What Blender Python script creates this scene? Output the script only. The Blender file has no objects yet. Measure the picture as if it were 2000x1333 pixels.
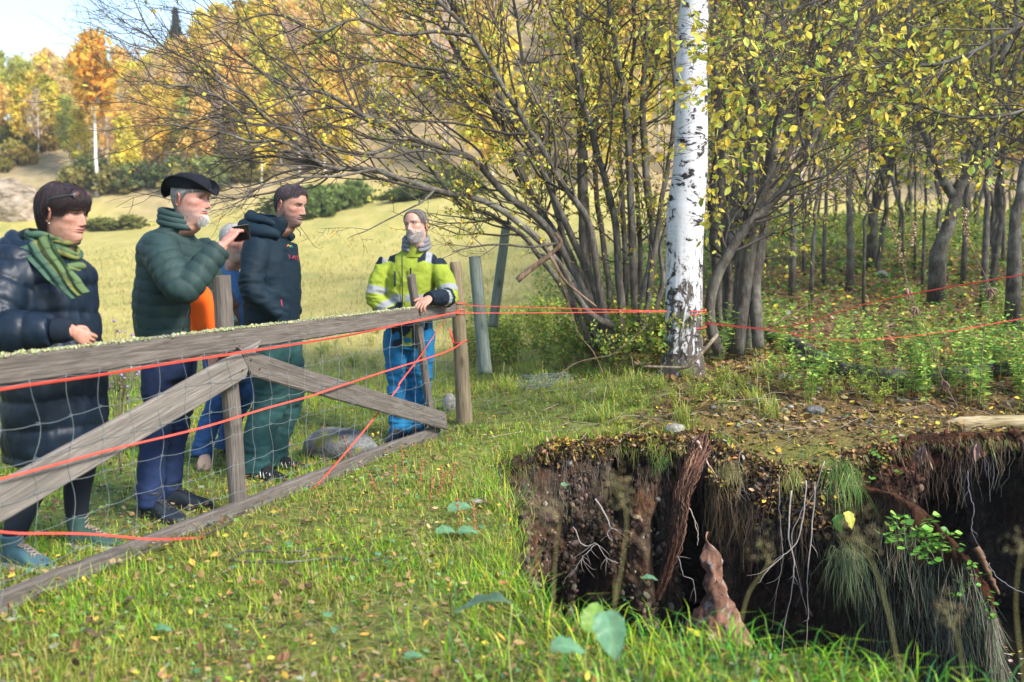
import bpy, bmesh, math, random
import numpy as np
from mathutils import Vector, Matrix, Euler

# ---------------------------------------------------------------- camera, world, sun, exposure
S = bpy.context.scene
COL = S.collection
CAM_Z = 1.38
PITCH = math.radians(4.94)
FPX = 1944.4
cam_data = bpy.data.cameras.new("camera")
cam_data.lens = 35.0
cam_data.sensor_width = 36.0
cam_data.clip_start = 0.05
cam_data.clip_end = 3000
cam_data.dof.use_dof = True
cam_data.dof.focus_distance = 6.6
cam_data.dof.aperture_fstop = 2.2
cam = bpy.data.objects.new("camera", cam_data)
COL.objects.link(cam)
cam.location = (0, 0, CAM_Z)
cam.rotation_euler = (math.radians(90) - PITCH, 0, 0)
S.camera = cam

SUN_EL, SUN_AZ = math.radians(38), math.radians(128)      # azimuth clockwise from +Y (north)
world = bpy.data.worlds.new("World")
S.world = world
world.use_nodes = True
wn, wl = world.node_tree.nodes, world.node_tree.links
wn.clear()
sky = wn.new("ShaderNodeTexSky")
sky.sky_type = 'NISHITA'
sky.sun_disc = False
sky.sun_elevation = SUN_EL
sky.sun_rotation = SUN_AZ
sky.air_density = 1.25
sky.dust_density = 0.4
sky.ozone_density = 4.0
bg = wn.new("ShaderNodeBackground")
bg.inputs[1].default_value = 0.125
wo = wn.new("ShaderNodeOutputWorld")
# thin high cloud: whitens the sky in soft streaks all round
tc = wn.new("ShaderNodeTexCoord")
mp = wn.new("ShaderNodeMapping"); mp.inputs['Scale'].default_value = (1.0, 1.0, 3.0)
nz = wn.new("ShaderNodeTexNoise"); nz.inputs['Scale'].default_value = 2.2; nz.inputs['Detail'].default_value = 6
cr = wn.new("ShaderNodeValToRGB")
cr.color_ramp.elements[0].position = 0.42; cr.color_ramp.elements[0].color = (0, 0, 0, 1)
cr.color_ramp.elements[1].position = 0.72; cr.color_ramp.elements[1].color = (0.30, 0.30, 0.30, 1)
mx = wn.new("ShaderNodeMix"); mx.data_type = 'RGBA'
wl.new(tc.outputs['Generated'], mp.inputs[0]); wl.new(mp.outputs[0], nz.inputs[0])
wl.new(nz.outputs[0], cr.inputs[0]); wl.new(cr.outputs[0], mx.inputs[0])
wl.new(sky.outputs[0], mx.inputs[6]); mx.inputs[7].default_value = (3.0, 3.5, 3.9, 1)
wl.new(mx.outputs[2], bg.inputs[0]); wl.new(bg.outputs[0], wo.inputs[0])

sun_data = bpy.data.lights.new("sun", 'SUN')
sun_data.energy = 3.3
sun_data.angle = math.radians(14)
sun_data.color = (1.0, 0.93, 0.82)
sun = bpy.data.objects.new("sun", sun_data)
COL.objects.link(sun)
sd = Vector((math.sin(SUN_AZ) * math.cos(SUN_EL), math.cos(SUN_AZ) * math.cos(SUN_EL), math.sin(SUN_EL)))
sun.rotation_euler = sd.to_track_quat('Z', 'Y').to_euler()

S.view_settings.view_transform = 'Standard'
S.view_settings.look = 'None'
S.view_settings.gamma = 1
S.view_settings.use_curve_mapping = False
S.view_settings.exposure = 1.58
S.render.engine = 'CYCLES'
S.cycles.max_bounces = 6
S.cycles.diffuse_bounces = 3
S.cycles.transparent_max_bounces = 6
S.cycles.use_denoising = True

# ---------------------------------------------------------------- numeric helpers
rng = np.random.default_rng(7)
R = random.Random(11)
CP, SP = math.cos(PITCH), math.sin(PITCH)

def P(u, v, d):
    """world point seen at photo pixel (u, v) at depth d metres along the view axis"""
    a, b = (u - 1000) / FPX, -(v - 666.5) / FPX
    return np.array([a * d, (CP + b * SP) * d, CAM_Z + (-SP + b * CP) * d])

def _hash(ix, iy, iz, seed):
    h = (ix * 374761393 + iy * 668265263 + iz * 2147483647 + seed * 1274126177) & 0xFFFFFFFF
    h = ((h ^ (h >> 13)) * 1274126177) & 0xFFFFFFFF
    h = (h ^ (h >> 16)) & 0xFFFFFFFF
    return h / 4294967295.0

def vnoise(p, seed=0):
    """smooth value noise in -1..1 at points p (N,3)"""
    p = np.asarray(p, float)
    i = np.floor(p).astype(np.int64); f = p - i
    f = f * f * (3 - 2 * f)
    r = 0
    for dx in (0, 1):
        wx = f[:, 0] if dx else 1 - f[:, 0]
        for dy in (0, 1):
            wy = f[:, 1] if dy else 1 - f[:, 1]
            for dz in (0, 1):
                wz = f[:, 2] if dz else 1 - f[:, 2]
                r = r + wx * wy * wz * _hash(i[:, 0] + dx, i[:, 1] + dy, i[:, 2] + dz, seed)
    return r * 2 - 1

def fbm(p, seed=0, octaves=4, gain=0.5):
    p = np.asarray(p, float); a, t, r = 1.0, 0.0, 0
    for o in range(octaves):
        r = r + a * vnoise(p * (2 ** o) + 17.3 * o, seed + o); t += a; a *= gain
    return r / t

def sstep(a, b, x):
    t = np.clip((x - a) / (b - a), 0, 1)
    return t * t * (3 - 2 * t)

def spline(pts, n):
    """Catmull-Rom through pts (k,m), n samples"""
    pts = np.asarray(pts, float)
    if len(pts) == 2:
        t = np.linspace(0, 1, n)[:, None]
        return pts[0] * (1 - t) + pts[1] * t
    q = np.vstack([2 * pts[0] - pts[1], pts, 2 * pts[-1] - pts[-2]])
    k = len(pts) - 1
    t = np.linspace(0, k, n); i = np.minimum(t.astype(int), k - 1); f = (t - i)[:, None]
    a, b, c, d = q[i], q[i + 1], q[i + 2], q[i + 3]
    return 0.5 * (2 * b + (c - a) * f + (2 * a - 5 * b + 4 * c - d) * f ** 2 + (3 * b - a - 3 * c + d) * f ** 3)

# ---------------------------------------------------------------- mesh helpers
class MB:
    """collects geometry: quads and tris in numpy blocks, optional per-vertex colour"""
    def __init__(s):
        s.V, s.Q, s.T, s.C, s.n = [], [], [], [], 0
    def add(s, V, Q=None, T=None, C=None):
        V = np.asarray(V, float).reshape(-1, 3)
        if Q is not None and len(Q): s.Q.append(np.asarray(Q, np.int64).reshape(-1, 4) + s.n)
        if T is not None and len(T): s.T.append(np.asarray(T, np.int64).reshape(-1, 3) + s.n)
        if C is None: C = np.ones((len(V), 3))
        C = np.asarray(C, float)
        if C.ndim == 1: C = np.tile(C[:3], (len(V), 1))
        s.V.append(V); s.C.append(C); s.n += len(V)
        return s
    def arrays(s):
        V = np.vstack(s.V) if s.V else np.zeros((0, 3))
        Q = np.vstack(s.Q) if s.Q else np.zeros((0, 4), int)
        T = np.vstack(s.T) if s.T else np.zeros((0, 3), int)
        return V, Q, T, np.vstack(s.C)
    def mesh(s, name, mat, smooth=True, color=True):
        V, Q, T, C = s.arrays()
        me = bpy.data.meshes.new(name)
        me.vertices.add(len(V)); me.vertices.foreach_set('co', V.astype(np.float32).ravel())
        nl = len(Q) * 4 + len(T) * 3
        me.loops.add(nl)
        me.loops.foreach_set('vertex_index', np.concatenate([Q.ravel(), T.ravel()]).astype(np.int32))
        me.polygons.add(len(Q) + len(T))
        st = np.concatenate([np.arange(len(Q)) * 4, len(Q) * 4 + np.arange(len(T)) * 3]).astype(np.int32)
        me.polygons.foreach_set('loop_start', st)
        me.polygons.foreach_set('use_smooth', np.full(len(Q) + len(T), smooth))
        me.update(calc_edges=True)
        if color:
            a = me.color_attributes.new('col', 'FLOAT_COLOR', 'POINT')
            a.data.foreach_set('color', np.hstack([C, np.ones((len(C), 1))]).astype(np.float32).ravel())
        if mat is not None: me.materials.append(mat)
        return me
    def build(s, name, mat, parent=None, smooth=True, color=True, kind=None):
        return link(name, s.mesh(name, mat, smooth, color), parent, kind=kind)

def link(name, me, parent=None, loc=None, rot=None, kind=None):
    o = bpy.data.objects.new(name, me)
    COL.objects.link(o)
    if parent is not None: o.parent = parent
    if loc is not None: o.location = loc
    if rot is not None: o.rotation_euler = rot
    if kind: o['kind'] = kind
    return o

def tag(o, label=None, cat=None, group=None, kind=None):
    if label: o['label'] = label
    if cat: o['category'] = cat
    if group: o['group'] = group
    if kind: o['kind'] = kind
    return o

def thing(name, label, cat, loc=(0, 0, 0), rz=0.0, group=None, rot=None):
    o = bpy.data.objects.new(name, None); COL.objects.link(o)
    o.location = loc; o.rotation_euler = rot if rot is not None else (0, 0, rz)
    o.empty_display_size = 0.1
    return tag(o, label, cat, group)

def copy_tree(o, parent=None, loc=None, rot=None, scale=None, label=None):
    c = o.copy(); COL.objects.link(c); c.parent = parent
    if loc is not None: c.location = loc
    if rot is not None: c.rotation_euler = rot
    if scale is not None: c.scale = scale
    if label: c['label'] = label
    for ch in [x for x in KIDS.get(o.name, [])]:
        copy_tree(ch, c)
    return c
KIDS = {}
def remember(root):
    """note the children of a source thing (and theirs) for copy_tree"""
    for ch in root.children:
        KIDS.setdefault(root.name, []).append(ch); remember(ch)

def frames(path):
    """tangent and two normals along a polyline"""
    path = np.asarray(path, float)
    t = np.gradient(path, axis=0); t /= np.linalg.norm(t, axis=1)[:, None] + 1e-12
    up = np.array([0, 0, 1.0]) if abs(t[0][2]) < 0.9 else np.array([1.0, 0, 0])
    n = np.cross(up, t[0]); n /= np.linalg.norm(n)
    N = [n]
    for i in range(1, len(t)):
        n = N[-1] - t[i] * np.dot(N[-1], t[i]); n /= np.linalg.norm(n) + 1e-12; N.append(n)
    N = np.array(N); B = np.cross(t, N)
    return t, N, B

def tube(mb, path, rad, sides=6, C=None, cap=True, wob=0.0, seed=0):
    path = np.asarray(path, float); n = len(path)
    rad = np.broadcast_to(np.asarray(rad, float), (n,))
    t, N, B = frames(path)
    a = np.linspace(0, 2 * math.pi, sides, endpoint=False)
    r = rad[:, None] * np.ones(sides)
    if wob: r = r * (1 + wob * vnoise(np.stack([np.repeat(np.arange(n) * .7, sides), np.tile(np.cos(a) * 1.3, n), np.tile(np.sin(a) * 1.3, n)], 1) + seed * 3.1, seed).reshape(n, sides))
    V = path[:, None] + r[:, :, None] * (np.cos(a)[None, :, None] * N[:, None] + np.sin(a)[None, :, None] * B[:, None])
    V = V.reshape(-1, 3)
    i = np.arange(n - 1)[:, None] * sides; j = np.arange(sides)[None]; k = (j + 1) % sides
    Q = np.stack([i + j, i + k, i + sides + k, i + sides + j], -1).reshape(-1, 4)
    T = None
    if cap:
        V = np.vstack([V, path[0], path[-1]]); c0, c1 = n * sides, n * sides + 1
        j = np.arange(sides); k = (j + 1) % sides
        T = np.vstack([np.stack([np.full(sides, c0), k, j], 1), np.stack([np.full(sides, c1), (n - 1) * sides + j, (n - 1) * sides + k], 1)])
    if C is not None and np.ndim(C) == 2: C = np.vstack([np.repeat(C, sides, 0)] + ([C[:1], C[-1:]] if cap else []))
    mb.add(V, Q, T, C)

def box(mb, c, size, rot=None, C=None, bevel=0.0):
    """box centred at c; rot 3x3; bevel chamfers the long edges a little"""
    sx, sy, sz = np.array(size) / 2
    b = bevel
    if b <= 0:
        V = np.array([[x, y, z] for x in (-sx, sx) for y in (-sy, sy) for z in (-sz, sz)])
        Q = [[0, 1, 3, 2], [4, 6, 7, 5], [0, 4, 5, 1], [2, 3, 7, 6], [0, 2, 6, 4], [1, 5, 7, 3]]
        T = None
    else:
        prof = [(-sy + b, -sz), (sy - b, -sz), (sy, -sz + b), (sy, sz - b), (sy - b, sz), (-sy + b, sz), (-sy, sz - b), (-sy, -sz + b)]
        V = np.array([[x, y, z] for x in (-sx, sx) for y, z in prof])
        Q = [[i, (i + 1) % 8, 8 + (i + 1) % 8, 8 + i] for i in range(8)] + [[0, 3, 2, 1], [0, 7, 4, 3], [7, 6, 5, 4]] + [[8, 9, 10, 11], [8, 11, 12, 15], [15, 12, 13, 14]]
        T = None
    if rot is not None: V = V @ np.asarray(rot).T
    mb.add(V + np.asarray(c), Q, T, C)

def scatter(mb, tV, tQ, tT, M, pos, C, tC=None):
    """copies of a template (verts tV) by 3x3 matrices M (N,3,3) at pos (N,3); C (N,3)"""
    N, k = len(pos), len(tV)
    V = np.einsum('nij,kj->nki', M, tV) + pos[:, None]
    off = (np.arange(N) * k)[:, None, None]
    Q = (np.asarray(tQ)[None] + off).reshape(-1, 4) if tQ is not None and len(tQ) else None
    T = (np.asarray(tT)[None] + off).reshape(-1, 3) if tT is not None and len(tT) else None
    CC = np.repeat(np.asarray(C)[:, None], k, 1)
    if tC is not None: CC = CC * np.asarray(tC)[None, :, None] if np.ndim(tC) == 1 else CC * tC[None]
    mb.add(V.reshape(-1, 3), Q, T, CC.reshape(-1, 3))

def rotmats(yaw, pitch, roll):
    cy, sy, cp, sp, cr_, sr = np.cos(yaw), np.sin(yaw), np.cos(pitch), np.sin(pitch), np.cos(roll), np.sin(roll)
    M = np.empty((len(yaw), 3, 3))
    M[:, 0, 0] = cy * cp; M[:, 0, 1] = cy * sp * sr - sy * cr_; M[:, 0, 2] = cy * sp * cr_ + sy * sr
    M[:, 1, 0] = sy * cp; M[:, 1, 1] = sy * sp * sr + cy * cr_; M[:, 1, 2] = sy * sp * cr_ - cy * sr
    M[:, 2, 0] = -sp; M[:, 2, 1] = cp * sr; M[:, 2, 2] = cp * cr_
    return M

def ico(sub=2):
    bm = bmesh.new(); bmesh.ops.create_icosphere(bm, subdivisions=sub, radius=1)
    V = np.array([v.co[:] for v in bm.verts]); T = np.array([[v.index for v in f.verts] for f in bm.faces]); bm.free()
    return V, T
ICO = {k: ico(k) for k in (1, 2, 3, 4)}

def palette(n, cols, jit=0.12, weights=None, r=None):
    r = r or rng
    cols = np.asarray(cols, float)
    w = None if weights is None else np.asarray(weights, float) / np.sum(weights)
    c = cols[r.choice(len(cols), n, p=w)]
    return np.clip(c * (1 + jit * r.normal(size=(n, 1))) * (1 + 0.4 * jit * r.normal(size=(n, 3))), 0.002, 1)

# ---------------------------------------------------------------- material helpers
class NT:
    def __init__(s, name):
        s.m = bpy.data.materials.new(name); s.m.use_nodes = True
        s.n, s.l = s.m.node_tree.nodes, s.m.node_tree.links
        s.b = s.n['Principled BSDF']; s.b.inputs['Specular IOR Level'].default_value = 0.3
    def node(s, t, **kw):
        x = s.n.new(t)
        for k, v in kw.items():
            if k in x.inputs.keys() if isinstance(k, str) else False: s.put(x.inputs[k], v)
            else: setattr(x, k, v)
        return x
    def put(s, sock, v):
        if isinstance(v, bpy.types.NodeSocket): s.l.new(v, sock)
        else: sock.default_value = v
    def coord(s, kind='Object', scale=(1, 1, 1), rot=(0, 0, 0)):
        t = s.n.new('ShaderNodeTexCoord'); m = s.n.new('ShaderNodeMapping')
        s.l.new(t.outputs[kind], m.inputs[0]); m.inputs['Scale'].default_value = scale; m.inputs['Rotation'].default_value = rot
        return m.outputs[0]
    def noise(s, vec, scale, detail=4, rough=0.55, dist=0.0):
        x = s.n.new('ShaderNodeTexNoise')
        if vec is not None: s.l.new(vec, x.inputs['Vector'])
        x.inputs['Scale'].default_value = scale; x.inputs['Detail'].default_value = detail
        x.inputs['Roughness'].default_value = rough; x.inputs['Distortion'].default_value = dist
        return x.outputs[0]
    def voro(s, vec, scale, feature='F1', rnd=1.0, out='Distance'):
        x = s.n.new('ShaderNodeTexVoronoi'); x.feature = feature
        if vec is not None: s.l.new(vec, x.inputs['Vector'])
        x.inputs['Scale'].default_value = scale; x.inputs['Randomness'].default_value = rnd
        return x.outputs[out]
    def ramp(s, fac, stops):
        x = s.n.new('ShaderNodeValToRGB'); e = x.color_ramp.elements
        while len(e) < len(stops): e.new(0.5)
        for el, (p_, c) in zip(e, stops):
            el.position = p_
            el.color = (c, c, c, 1) if not hasattr(c, '__len__') else (*c[:3], 1)
        s.l.new(fac, x.inputs[0]); return x.outputs[0]
    def mix(s, f, a, b, mode='MIX'):
        x = s.n.new('ShaderNodeMix'); x.data_type = 'RGBA'; x.blend_type = mode
        for i, v in ((0, f), (6, a), (7, b)):
            if isinstance(v, bpy.types.NodeSocket): s.l.new(v, x.inputs[i])
            else: x.inputs[i].default_value = v if i == 0 or len(v) == 4 else (*v, 1)
        return x.outputs[2]
    def math(s, op, a, b=0.5, c=None):
        x = s.n.new('ShaderNodeMath'); x.operation = op
        s.put(x.inputs[0], a); s.put(x.inputs[1], b)
        if c is not None: s.put(x.inputs[2], c)
        return x.outputs[0]
    def attr(s, name='col'):
        x = s.n.new('ShaderNodeAttribute'); x.attribute_name = name; return x.outputs['Color']
    def bump(s, h, strength=0.5, dist=0.01):
        x = s.n.new('ShaderNodeBump'); s.l.new(h, x.inputs['Height'])
        x.inputs['Strength'].default_value = strength; x.inputs['Distance'].default_value = dist
        s.l.new(x.outputs[0], s.b.inputs['Normal']); return x
    def set(s, color=None, rough=None, **kw):
        if color is not None: s.put(s.b.inputs['Base Color'], color if isinstance(color, bpy.types.NodeSocket) or len(color) == 4 else (*color, 1))
        if rough is not None: s.put(s.b.inputs['Roughness'], rough)
        for k, v in kw.items(): s.put(s.b.inputs[k], v)
        return s.m

def mat_leaf(name, trans=0.35, rough=0.5, sat=1.0):
    """thin leaf: colour from the per-vertex attribute, part of the light passes through"""
    m = NT(name)
    c = m.attr()
    v = m.noise(m.coord('Object'), 60, 3)
    c2 = m.mix(0.25, c, m.mix(1.0, c, m.ramp(v, [(0.3, 0.5), (0.7, 1.4)]), 'MULTIPLY'))
    m.set(c2, rough)
    m.b.inputs['Specular IOR Level'].default_value = 0.25
    tr = m.n.new('ShaderNodeBsdfTranslucent'); m.l.new(c2, tr.inputs[0])
    mxs = m.n.new('ShaderNodeMixShader'); mxs.inputs[0].default_value = trans
    m.l.new(m.b.outputs[0], mxs.inputs[1]); m.l.new(tr.outputs[0], mxs.inputs[2])
    m.l.new(mxs.outputs[0], m.n['Material Output'].inputs[0])
    return m.m

def mat_attr(name, rough=0.8, nscale=40, namt=0.35, bump=0.0, bdist=0.005, bscale=60, spec=0.2):
    """matte surface: vertex colour times mottling"""
    m = NT(name); c = m.attr(); co = m.coord('Object')
    v = m.noise(co, nscale, 5, 0.6)
    c2 = m.mix(1.0, c, m.ramp(v, [(0.25, 1 - namt), (0.75, 1 + namt)]), 'MULTIPLY')
    m.set(c2, rough); m.b.inputs['Specular IOR Level'].default_value = spec
    if bump: m.bump(m.noise(co, bscale, 5, 0.65), bump, bdist)
    return m.m
M = {}
def unit(v): return v / (np.linalg.norm(v) + 1e-12)
# ================================================================ TERRAIN
def H_base(x, y):
    x = np.asarray(x, float); y = np.asarray(y, float)
    # right side: the ground lifts towards the birch and climbs through the wood
    rise = 0.16 * sstep(-1.2, 0.6, x) * sstep(6.0, 8.5, y) + 0.16 * sstep(0.0, 1.6, x) * sstep(7.0, 9.3, y)
    wood = np.where(y < 28, 0.118 * np.clip(y - 9.5, 0, 60), 2.183 + 0.04 * (y - 28)) * sstep(-0.02, 0.24, x / (np.abs(y) + 3) + 0.0)
    mead = 0.0012 * np.clip(y - 10, 0, None) ** 2 * (1 + .25 * sstep(-8, 4, x))
    mead = np.where(y > 62, 0.0012 * 52 ** 2 * (1 + .25 * sstep(-8, 4, x)) + 0.16 * (y - 62), mead)
    mm_ = mead * sstep(9, 14, y)
    z = rise + 0.5 * (wood + mm_ + np.sqrt((wood - mm_) ** 2 + 0.04)) - 0.1
    # valley side behind the meadow: climbs, higher to the right
    y0 = 64 + 6 * np.sin(x * 0.05)
    cap = 7.8 + 45 * sstep(-.37, -.06, x / (np.abs(y) + 3)) + 10 * sstep(0, .3, x / (np.abs(y) + 3))
    hill = np.clip(y - y0, 0, None) * 0.52
    hill = cap * (1 - np.exp(-hill / cap))
    z = z + hill
    z = np.where(y > 62, np.minimum(z, 3.3 + cap + 0.05 * (y - 62)), z)
    # knoll with junipers right of the middle of the meadow
    z = z + 2.4 * np.exp(-(((x + 1.5) / 12) ** 2 + ((y - 55) / 11) ** 2))
    # far left bank
    z = z + 0.03 * np.clip(-2 - x, 0, 30) * sstep(9, 20, y) * 0.2
    return z

def H(x, y):
    x = np.atleast_1d(np.asarray(x, float)); y = np.atleast_1d(np.asarray(y, float))
    z = H_base(x, y)
    p = np.stack([x, y, np.zeros_like(x)], 1)
    near = 1 - sstep(14, 30, y)
    z = z - .13 * np.exp(-(((x - 1.95) / .75) ** 2 + ((y - 6.95) / .42) ** 2)) - .05 * np.exp(-(((x - .9) / .3) ** 2 + ((y - 7.2) / .25) ** 2)) - .06 * np.exp(-((x / .35) ** 2 + ((y - 6.3) / .4) ** 2))
    z = z + near * (0.035 * vnoise(p * 0.9, 3) + 0.018 * vnoise(p * 3.1, 5)) + (1 - near) * 0.22 * vnoise(p * 0.12, 6)
    return z
def h1(x, y): return float(H(x, y)[0])

_gd = 1.0 * 1.02 ** np.arange(290)
def G(u, v, dz=0.0):
    """where the photo pixel (u, v) meets the ground (march along the ray)"""
    base = P(u, v, 1.0) - np.array([0, 0, CAM_Z])
    def under(d):
        p = base[None] * d[:, None]; return p[:, 2] + CAM_Z <= H(p[:, 0], p[:, 1]) + dz
    k = under(_gd); i = int(np.argmax(k)) if k.any() else len(_gd) - 1
    lo = _gd[max(i - 1, 0)]; f = np.linspace(lo, _gd[i], 24); k = under(f); j = int(np.argmax(k)) if k.any() else 23
    return P(u, v, f[j])

# ---------------------------------------------------------------- rim of the sinkhole
RIM = np.array([(-.10, 6.1), (-.04, 6.6), (.18, 6.95), (.52, 7.05), (.80, 7.22), (1.1, 7.2), (1.40, 7.32), (1.66, 7.12), (1.95, 6.86), (2.25, 6.8),
                (2.5, 7.05), (2.9, 7.2), (3.4, 7.25), (4.1, 7.35), (4.9, 7.2), (5.6, 6.4), (5.7, 5.0), (5.2, 3.6), (4.0, 2.4), (2.9, 2.05),
                (2.1, 2.35), (1.62, 2.72), (1.22, 3.08), (.95, 3.3), (.72, 3.48), (.45, 3.58), (.2, 3.75), (.08, 4.1), (.03, 4.6), (-.02, 5.1), (.0, 5.6)])
_c = np.vstack([RIM, RIM[:1]])
_q = np.vstack([RIM[-1:], RIM, RIM[:2]])
NS = 1500
_t = np.linspace(0, len(RIM), NS, endpoint=False); _i = _t.astype(int); _f = (_t - _i)[:, None]
def _cm(a, b, c, d, f): return 0.5 * (2 * b + (c - a) * f + (2 * a - 5 * b + 4 * c - d) * f ** 2 + (3 * b - a - 3 * c + d) * f ** 3)
rimS = _cm(_q[_i], _q[_i + 1], _q[_i + 2], _q[(_i + 3) % len(_q)] if False else np.vstack([_q, RIM[2:3]])[_i + 3], _f)
seg = np.linalg.norm(np.diff(np.vstack([rimS, rimS[:1]]), axis=0), axis=1)
arc = np.concatenate([[0], np.cumsum(seg)[:-1]]); RLEN = seg.sum()
tt = np.linspace(0, RLEN, NS, endpoint=False)
rimS = np.stack([np.interp(tt, np.append(arc, RLEN), np.append(rimS[:, k], rimS[0, k])) for k in (0, 1)], 1)
rimS = rimS + 0.06 * np.stack([vnoise(np.stack([tt * 2.3, tt * 0, tt * 0], 1), 21), vnoise(np.stack([tt * 2.3, tt * 0 + 5, tt * 0], 1), 22)], 1) + 0.035 * np.stack([vnoise(np.stack([tt * 7, tt * 0, tt * 0], 1), 23), vnoise(np.stack([tt * 7, tt * 0 + 5, tt * 0], 1), 24)], 1)
tg = np.roll(rimS, -3, 0) - np.roll(rimS, 3, 0); tg /= np.linalg.norm(tg, axis=1)[:, None]
rimN = np.stack([-tg[:, 1], tg[:, 0]], 1)              # rim runs clockwise seen from above: left normal = outward
if np.mean(np.sum(rimN * (rimS - rimS.mean(0)), 1)) < 0: rimN = -rimN
for _ in range(60): rimN = (rimN + np.roll(rimN, 1, 0) + np.roll(rimN, -1, 0)) / 3
rimN /= np.linalg.norm(rimN, axis=1)[:, None]

def inside_pit(x, y, grow=0.0):
    poly = rimS[::6] + rimN[::6] * grow
    x = np.asarray(x); y = np.asarray(y); r = np.zeros(x.shape, bool)
    j = len(poly) - 1
    for i in range(len(poly)):
        xi, yi = poly[i]; xj, yj = poly[j]
        c = ((yi > y) != (yj > y)) & (x < (xj - xi) * (y - yi) / (yj - yi + 1e-12) + xi)
        r ^= c; j = i
    return r
def rim_dist(x, y):
    d = np.full(np.shape(x), 9.0)
    for q in rimS[::10]: d = np.minimum(d, np.hypot(x - q[0], y - q[1]))
    return d

# ---------------------------------------------------------------- ground material: turf near, straw meadow, leaf mould in the wood, forest floor on the hill
def mat_ground():
    m = NT('ground'); co = m.coord('Object')
    n1 = m.noise(co, 0.9, 6, 0.6); n2 = m.noise(co, 9, 6, 0.65); n3 = m.noise(co, 60, 4, 0.7)
    turf = m.ramp(n2, [(0.3, (.055, .055, .016)), (0.5, (.12, .15, .025)), (0.72, (.25, .25, .05))])
    mnoise = m.noise(m.coord('Object', (1, .35, 1)), 1.1, 7, 0.65)
    mead = m.ramp(mnoise, [(0.25, (.22, .23, .065)), (0.5, (.37, .31, .085)), (0.75, (.47, .38, .14))])
    mead = m.mix(1.0, mead, m.ramp(n3, [(0.3, .75), (0.7, 1.2)]), 'MULTIPLY')
    mold = m.ramp(n3, [(0.3, (.030, .018, .010)), (0.48, (.10, .052, .022)), (0.6, (.20, .11, .045)), (0.75, (.30, .19, .07))])
    a = m.n.new('ShaderNodeAttribute'); a.attribute_name = 'col'
    sp = m.n.new('ShaderNodeSeparateColor'); m.l.new(a.outputs['Color'], sp.inputs[0])
    c = m.mix(sp.outputs[0], turf, mead); c = m.mix(sp.outputs[1], c, mold)
    hillc = m.ramp(n1, [(0.35, (.20, .16, .08)), (0.65, (.38, .28, .15))])
    c = m.mix(sp.outputs[2], c, hillc)
    m.set(c, 0.95); m.bump(n3, 0.5, 0.02)
    return m.m
M['ground'] = mat_ground()

def grow_axis(a0, a1, step, lo, hi, k=1.07):
    c = list(np.arange(a0, a1, step)); s = step
    v = c[-1]; up = []
    while v < hi: s = min(s * k, 12); v += s; up.append(v)
    s = step; v = c[0]; dn = []
    while v > lo: s = min(s * k, 12); v -= s; dn.append(v)
    return np.array(dn[::-1] + c + up)
gx = grow_axis(-4.2, 6.2, 0.045, -260, 320, 1.06)
gy = grow_axis(1.2, 9.8, 0.045, -40, 560, 1.05)
GX, GY = np.meshgrid(gx, gy); sh = GX.shape
GZ = H(GX.ravel(), GY.ravel()).reshape(sh)
rd = np.full(sh, 9.0)
near = (GX > -2) & (GX < 8) & (GY > 0) & (GY < 9.5)
rd[near] = rim_dist(GX[near], GY[near])
def wood_mask(x, y):
    x = np.atleast_1d(x); y = np.atleast_1d(y)
    n = vnoise(np.stack([x * 1.4, y * 1.4, x * 0], 1), 31) * .5 + vnoise(np.stack([x * 5, y * 5, x * 0], 1), 32) * .25
    return sstep(0.2, 1.2, x - 0.25 + n - 0.06 * np.clip(y - 10, 0, 30) * 0) * (.80 * sstep(6.6, 7.4, y + n * .6) + .20 * sstep(7.6, 9.0, y + n)) * (1 - sstep(16, 24, y)) * sstep(-.02, .10, x / (np.abs(y) + 3))
WM = wood_mask(GX.ravel(), GY.ravel()).reshape(sh)
MEAD = sstep(9, 17, GY) * (1 - sstep(.06, .16, GX / (np.abs(GY) + 3)) * (1 - sstep(24, 32, GY)))
HL = sstep(60.5, 64, GY + 4 * vnoise(np.stack([GX.ravel() * .1, GY.ravel() * .1, GX.ravel() * 0], 1), 8).reshape(sh))
soil_edge = np.clip(1 - rd / 0.05, 0, 1)
C = np.stack([MEAD, np.maximum(WM, soil_edge), HL], -1).reshape(-1, 3)
ny, nx = sh
qi = (np.arange(ny - 1)[:, None] * nx + np.arange(nx - 1)[None])
Q = np.stack([qi, qi + 1, qi + nx + 1, qi + nx], -1).reshape(-1, 4)
V = np.stack([GX.ravel(), GY.ravel(), GZ.ravel()], 1)
cen = V[Q].mean(1)
keep = np.ones(len(Q), bool)
nearq = (cen[:, 0] > -1) & (cen[:, 0] < 6.5) & (cen[:, 1] > 1) & (cen[:, 1] < 8.2)
keep[nearq] = ~inside_pit(cen[nearq, 0], cen[nearq, 1], -0.02)
mb = MB(); mb.add(V, Q[keep], None, C)
mb.build('ground', M['ground'], kind='structure')

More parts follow.
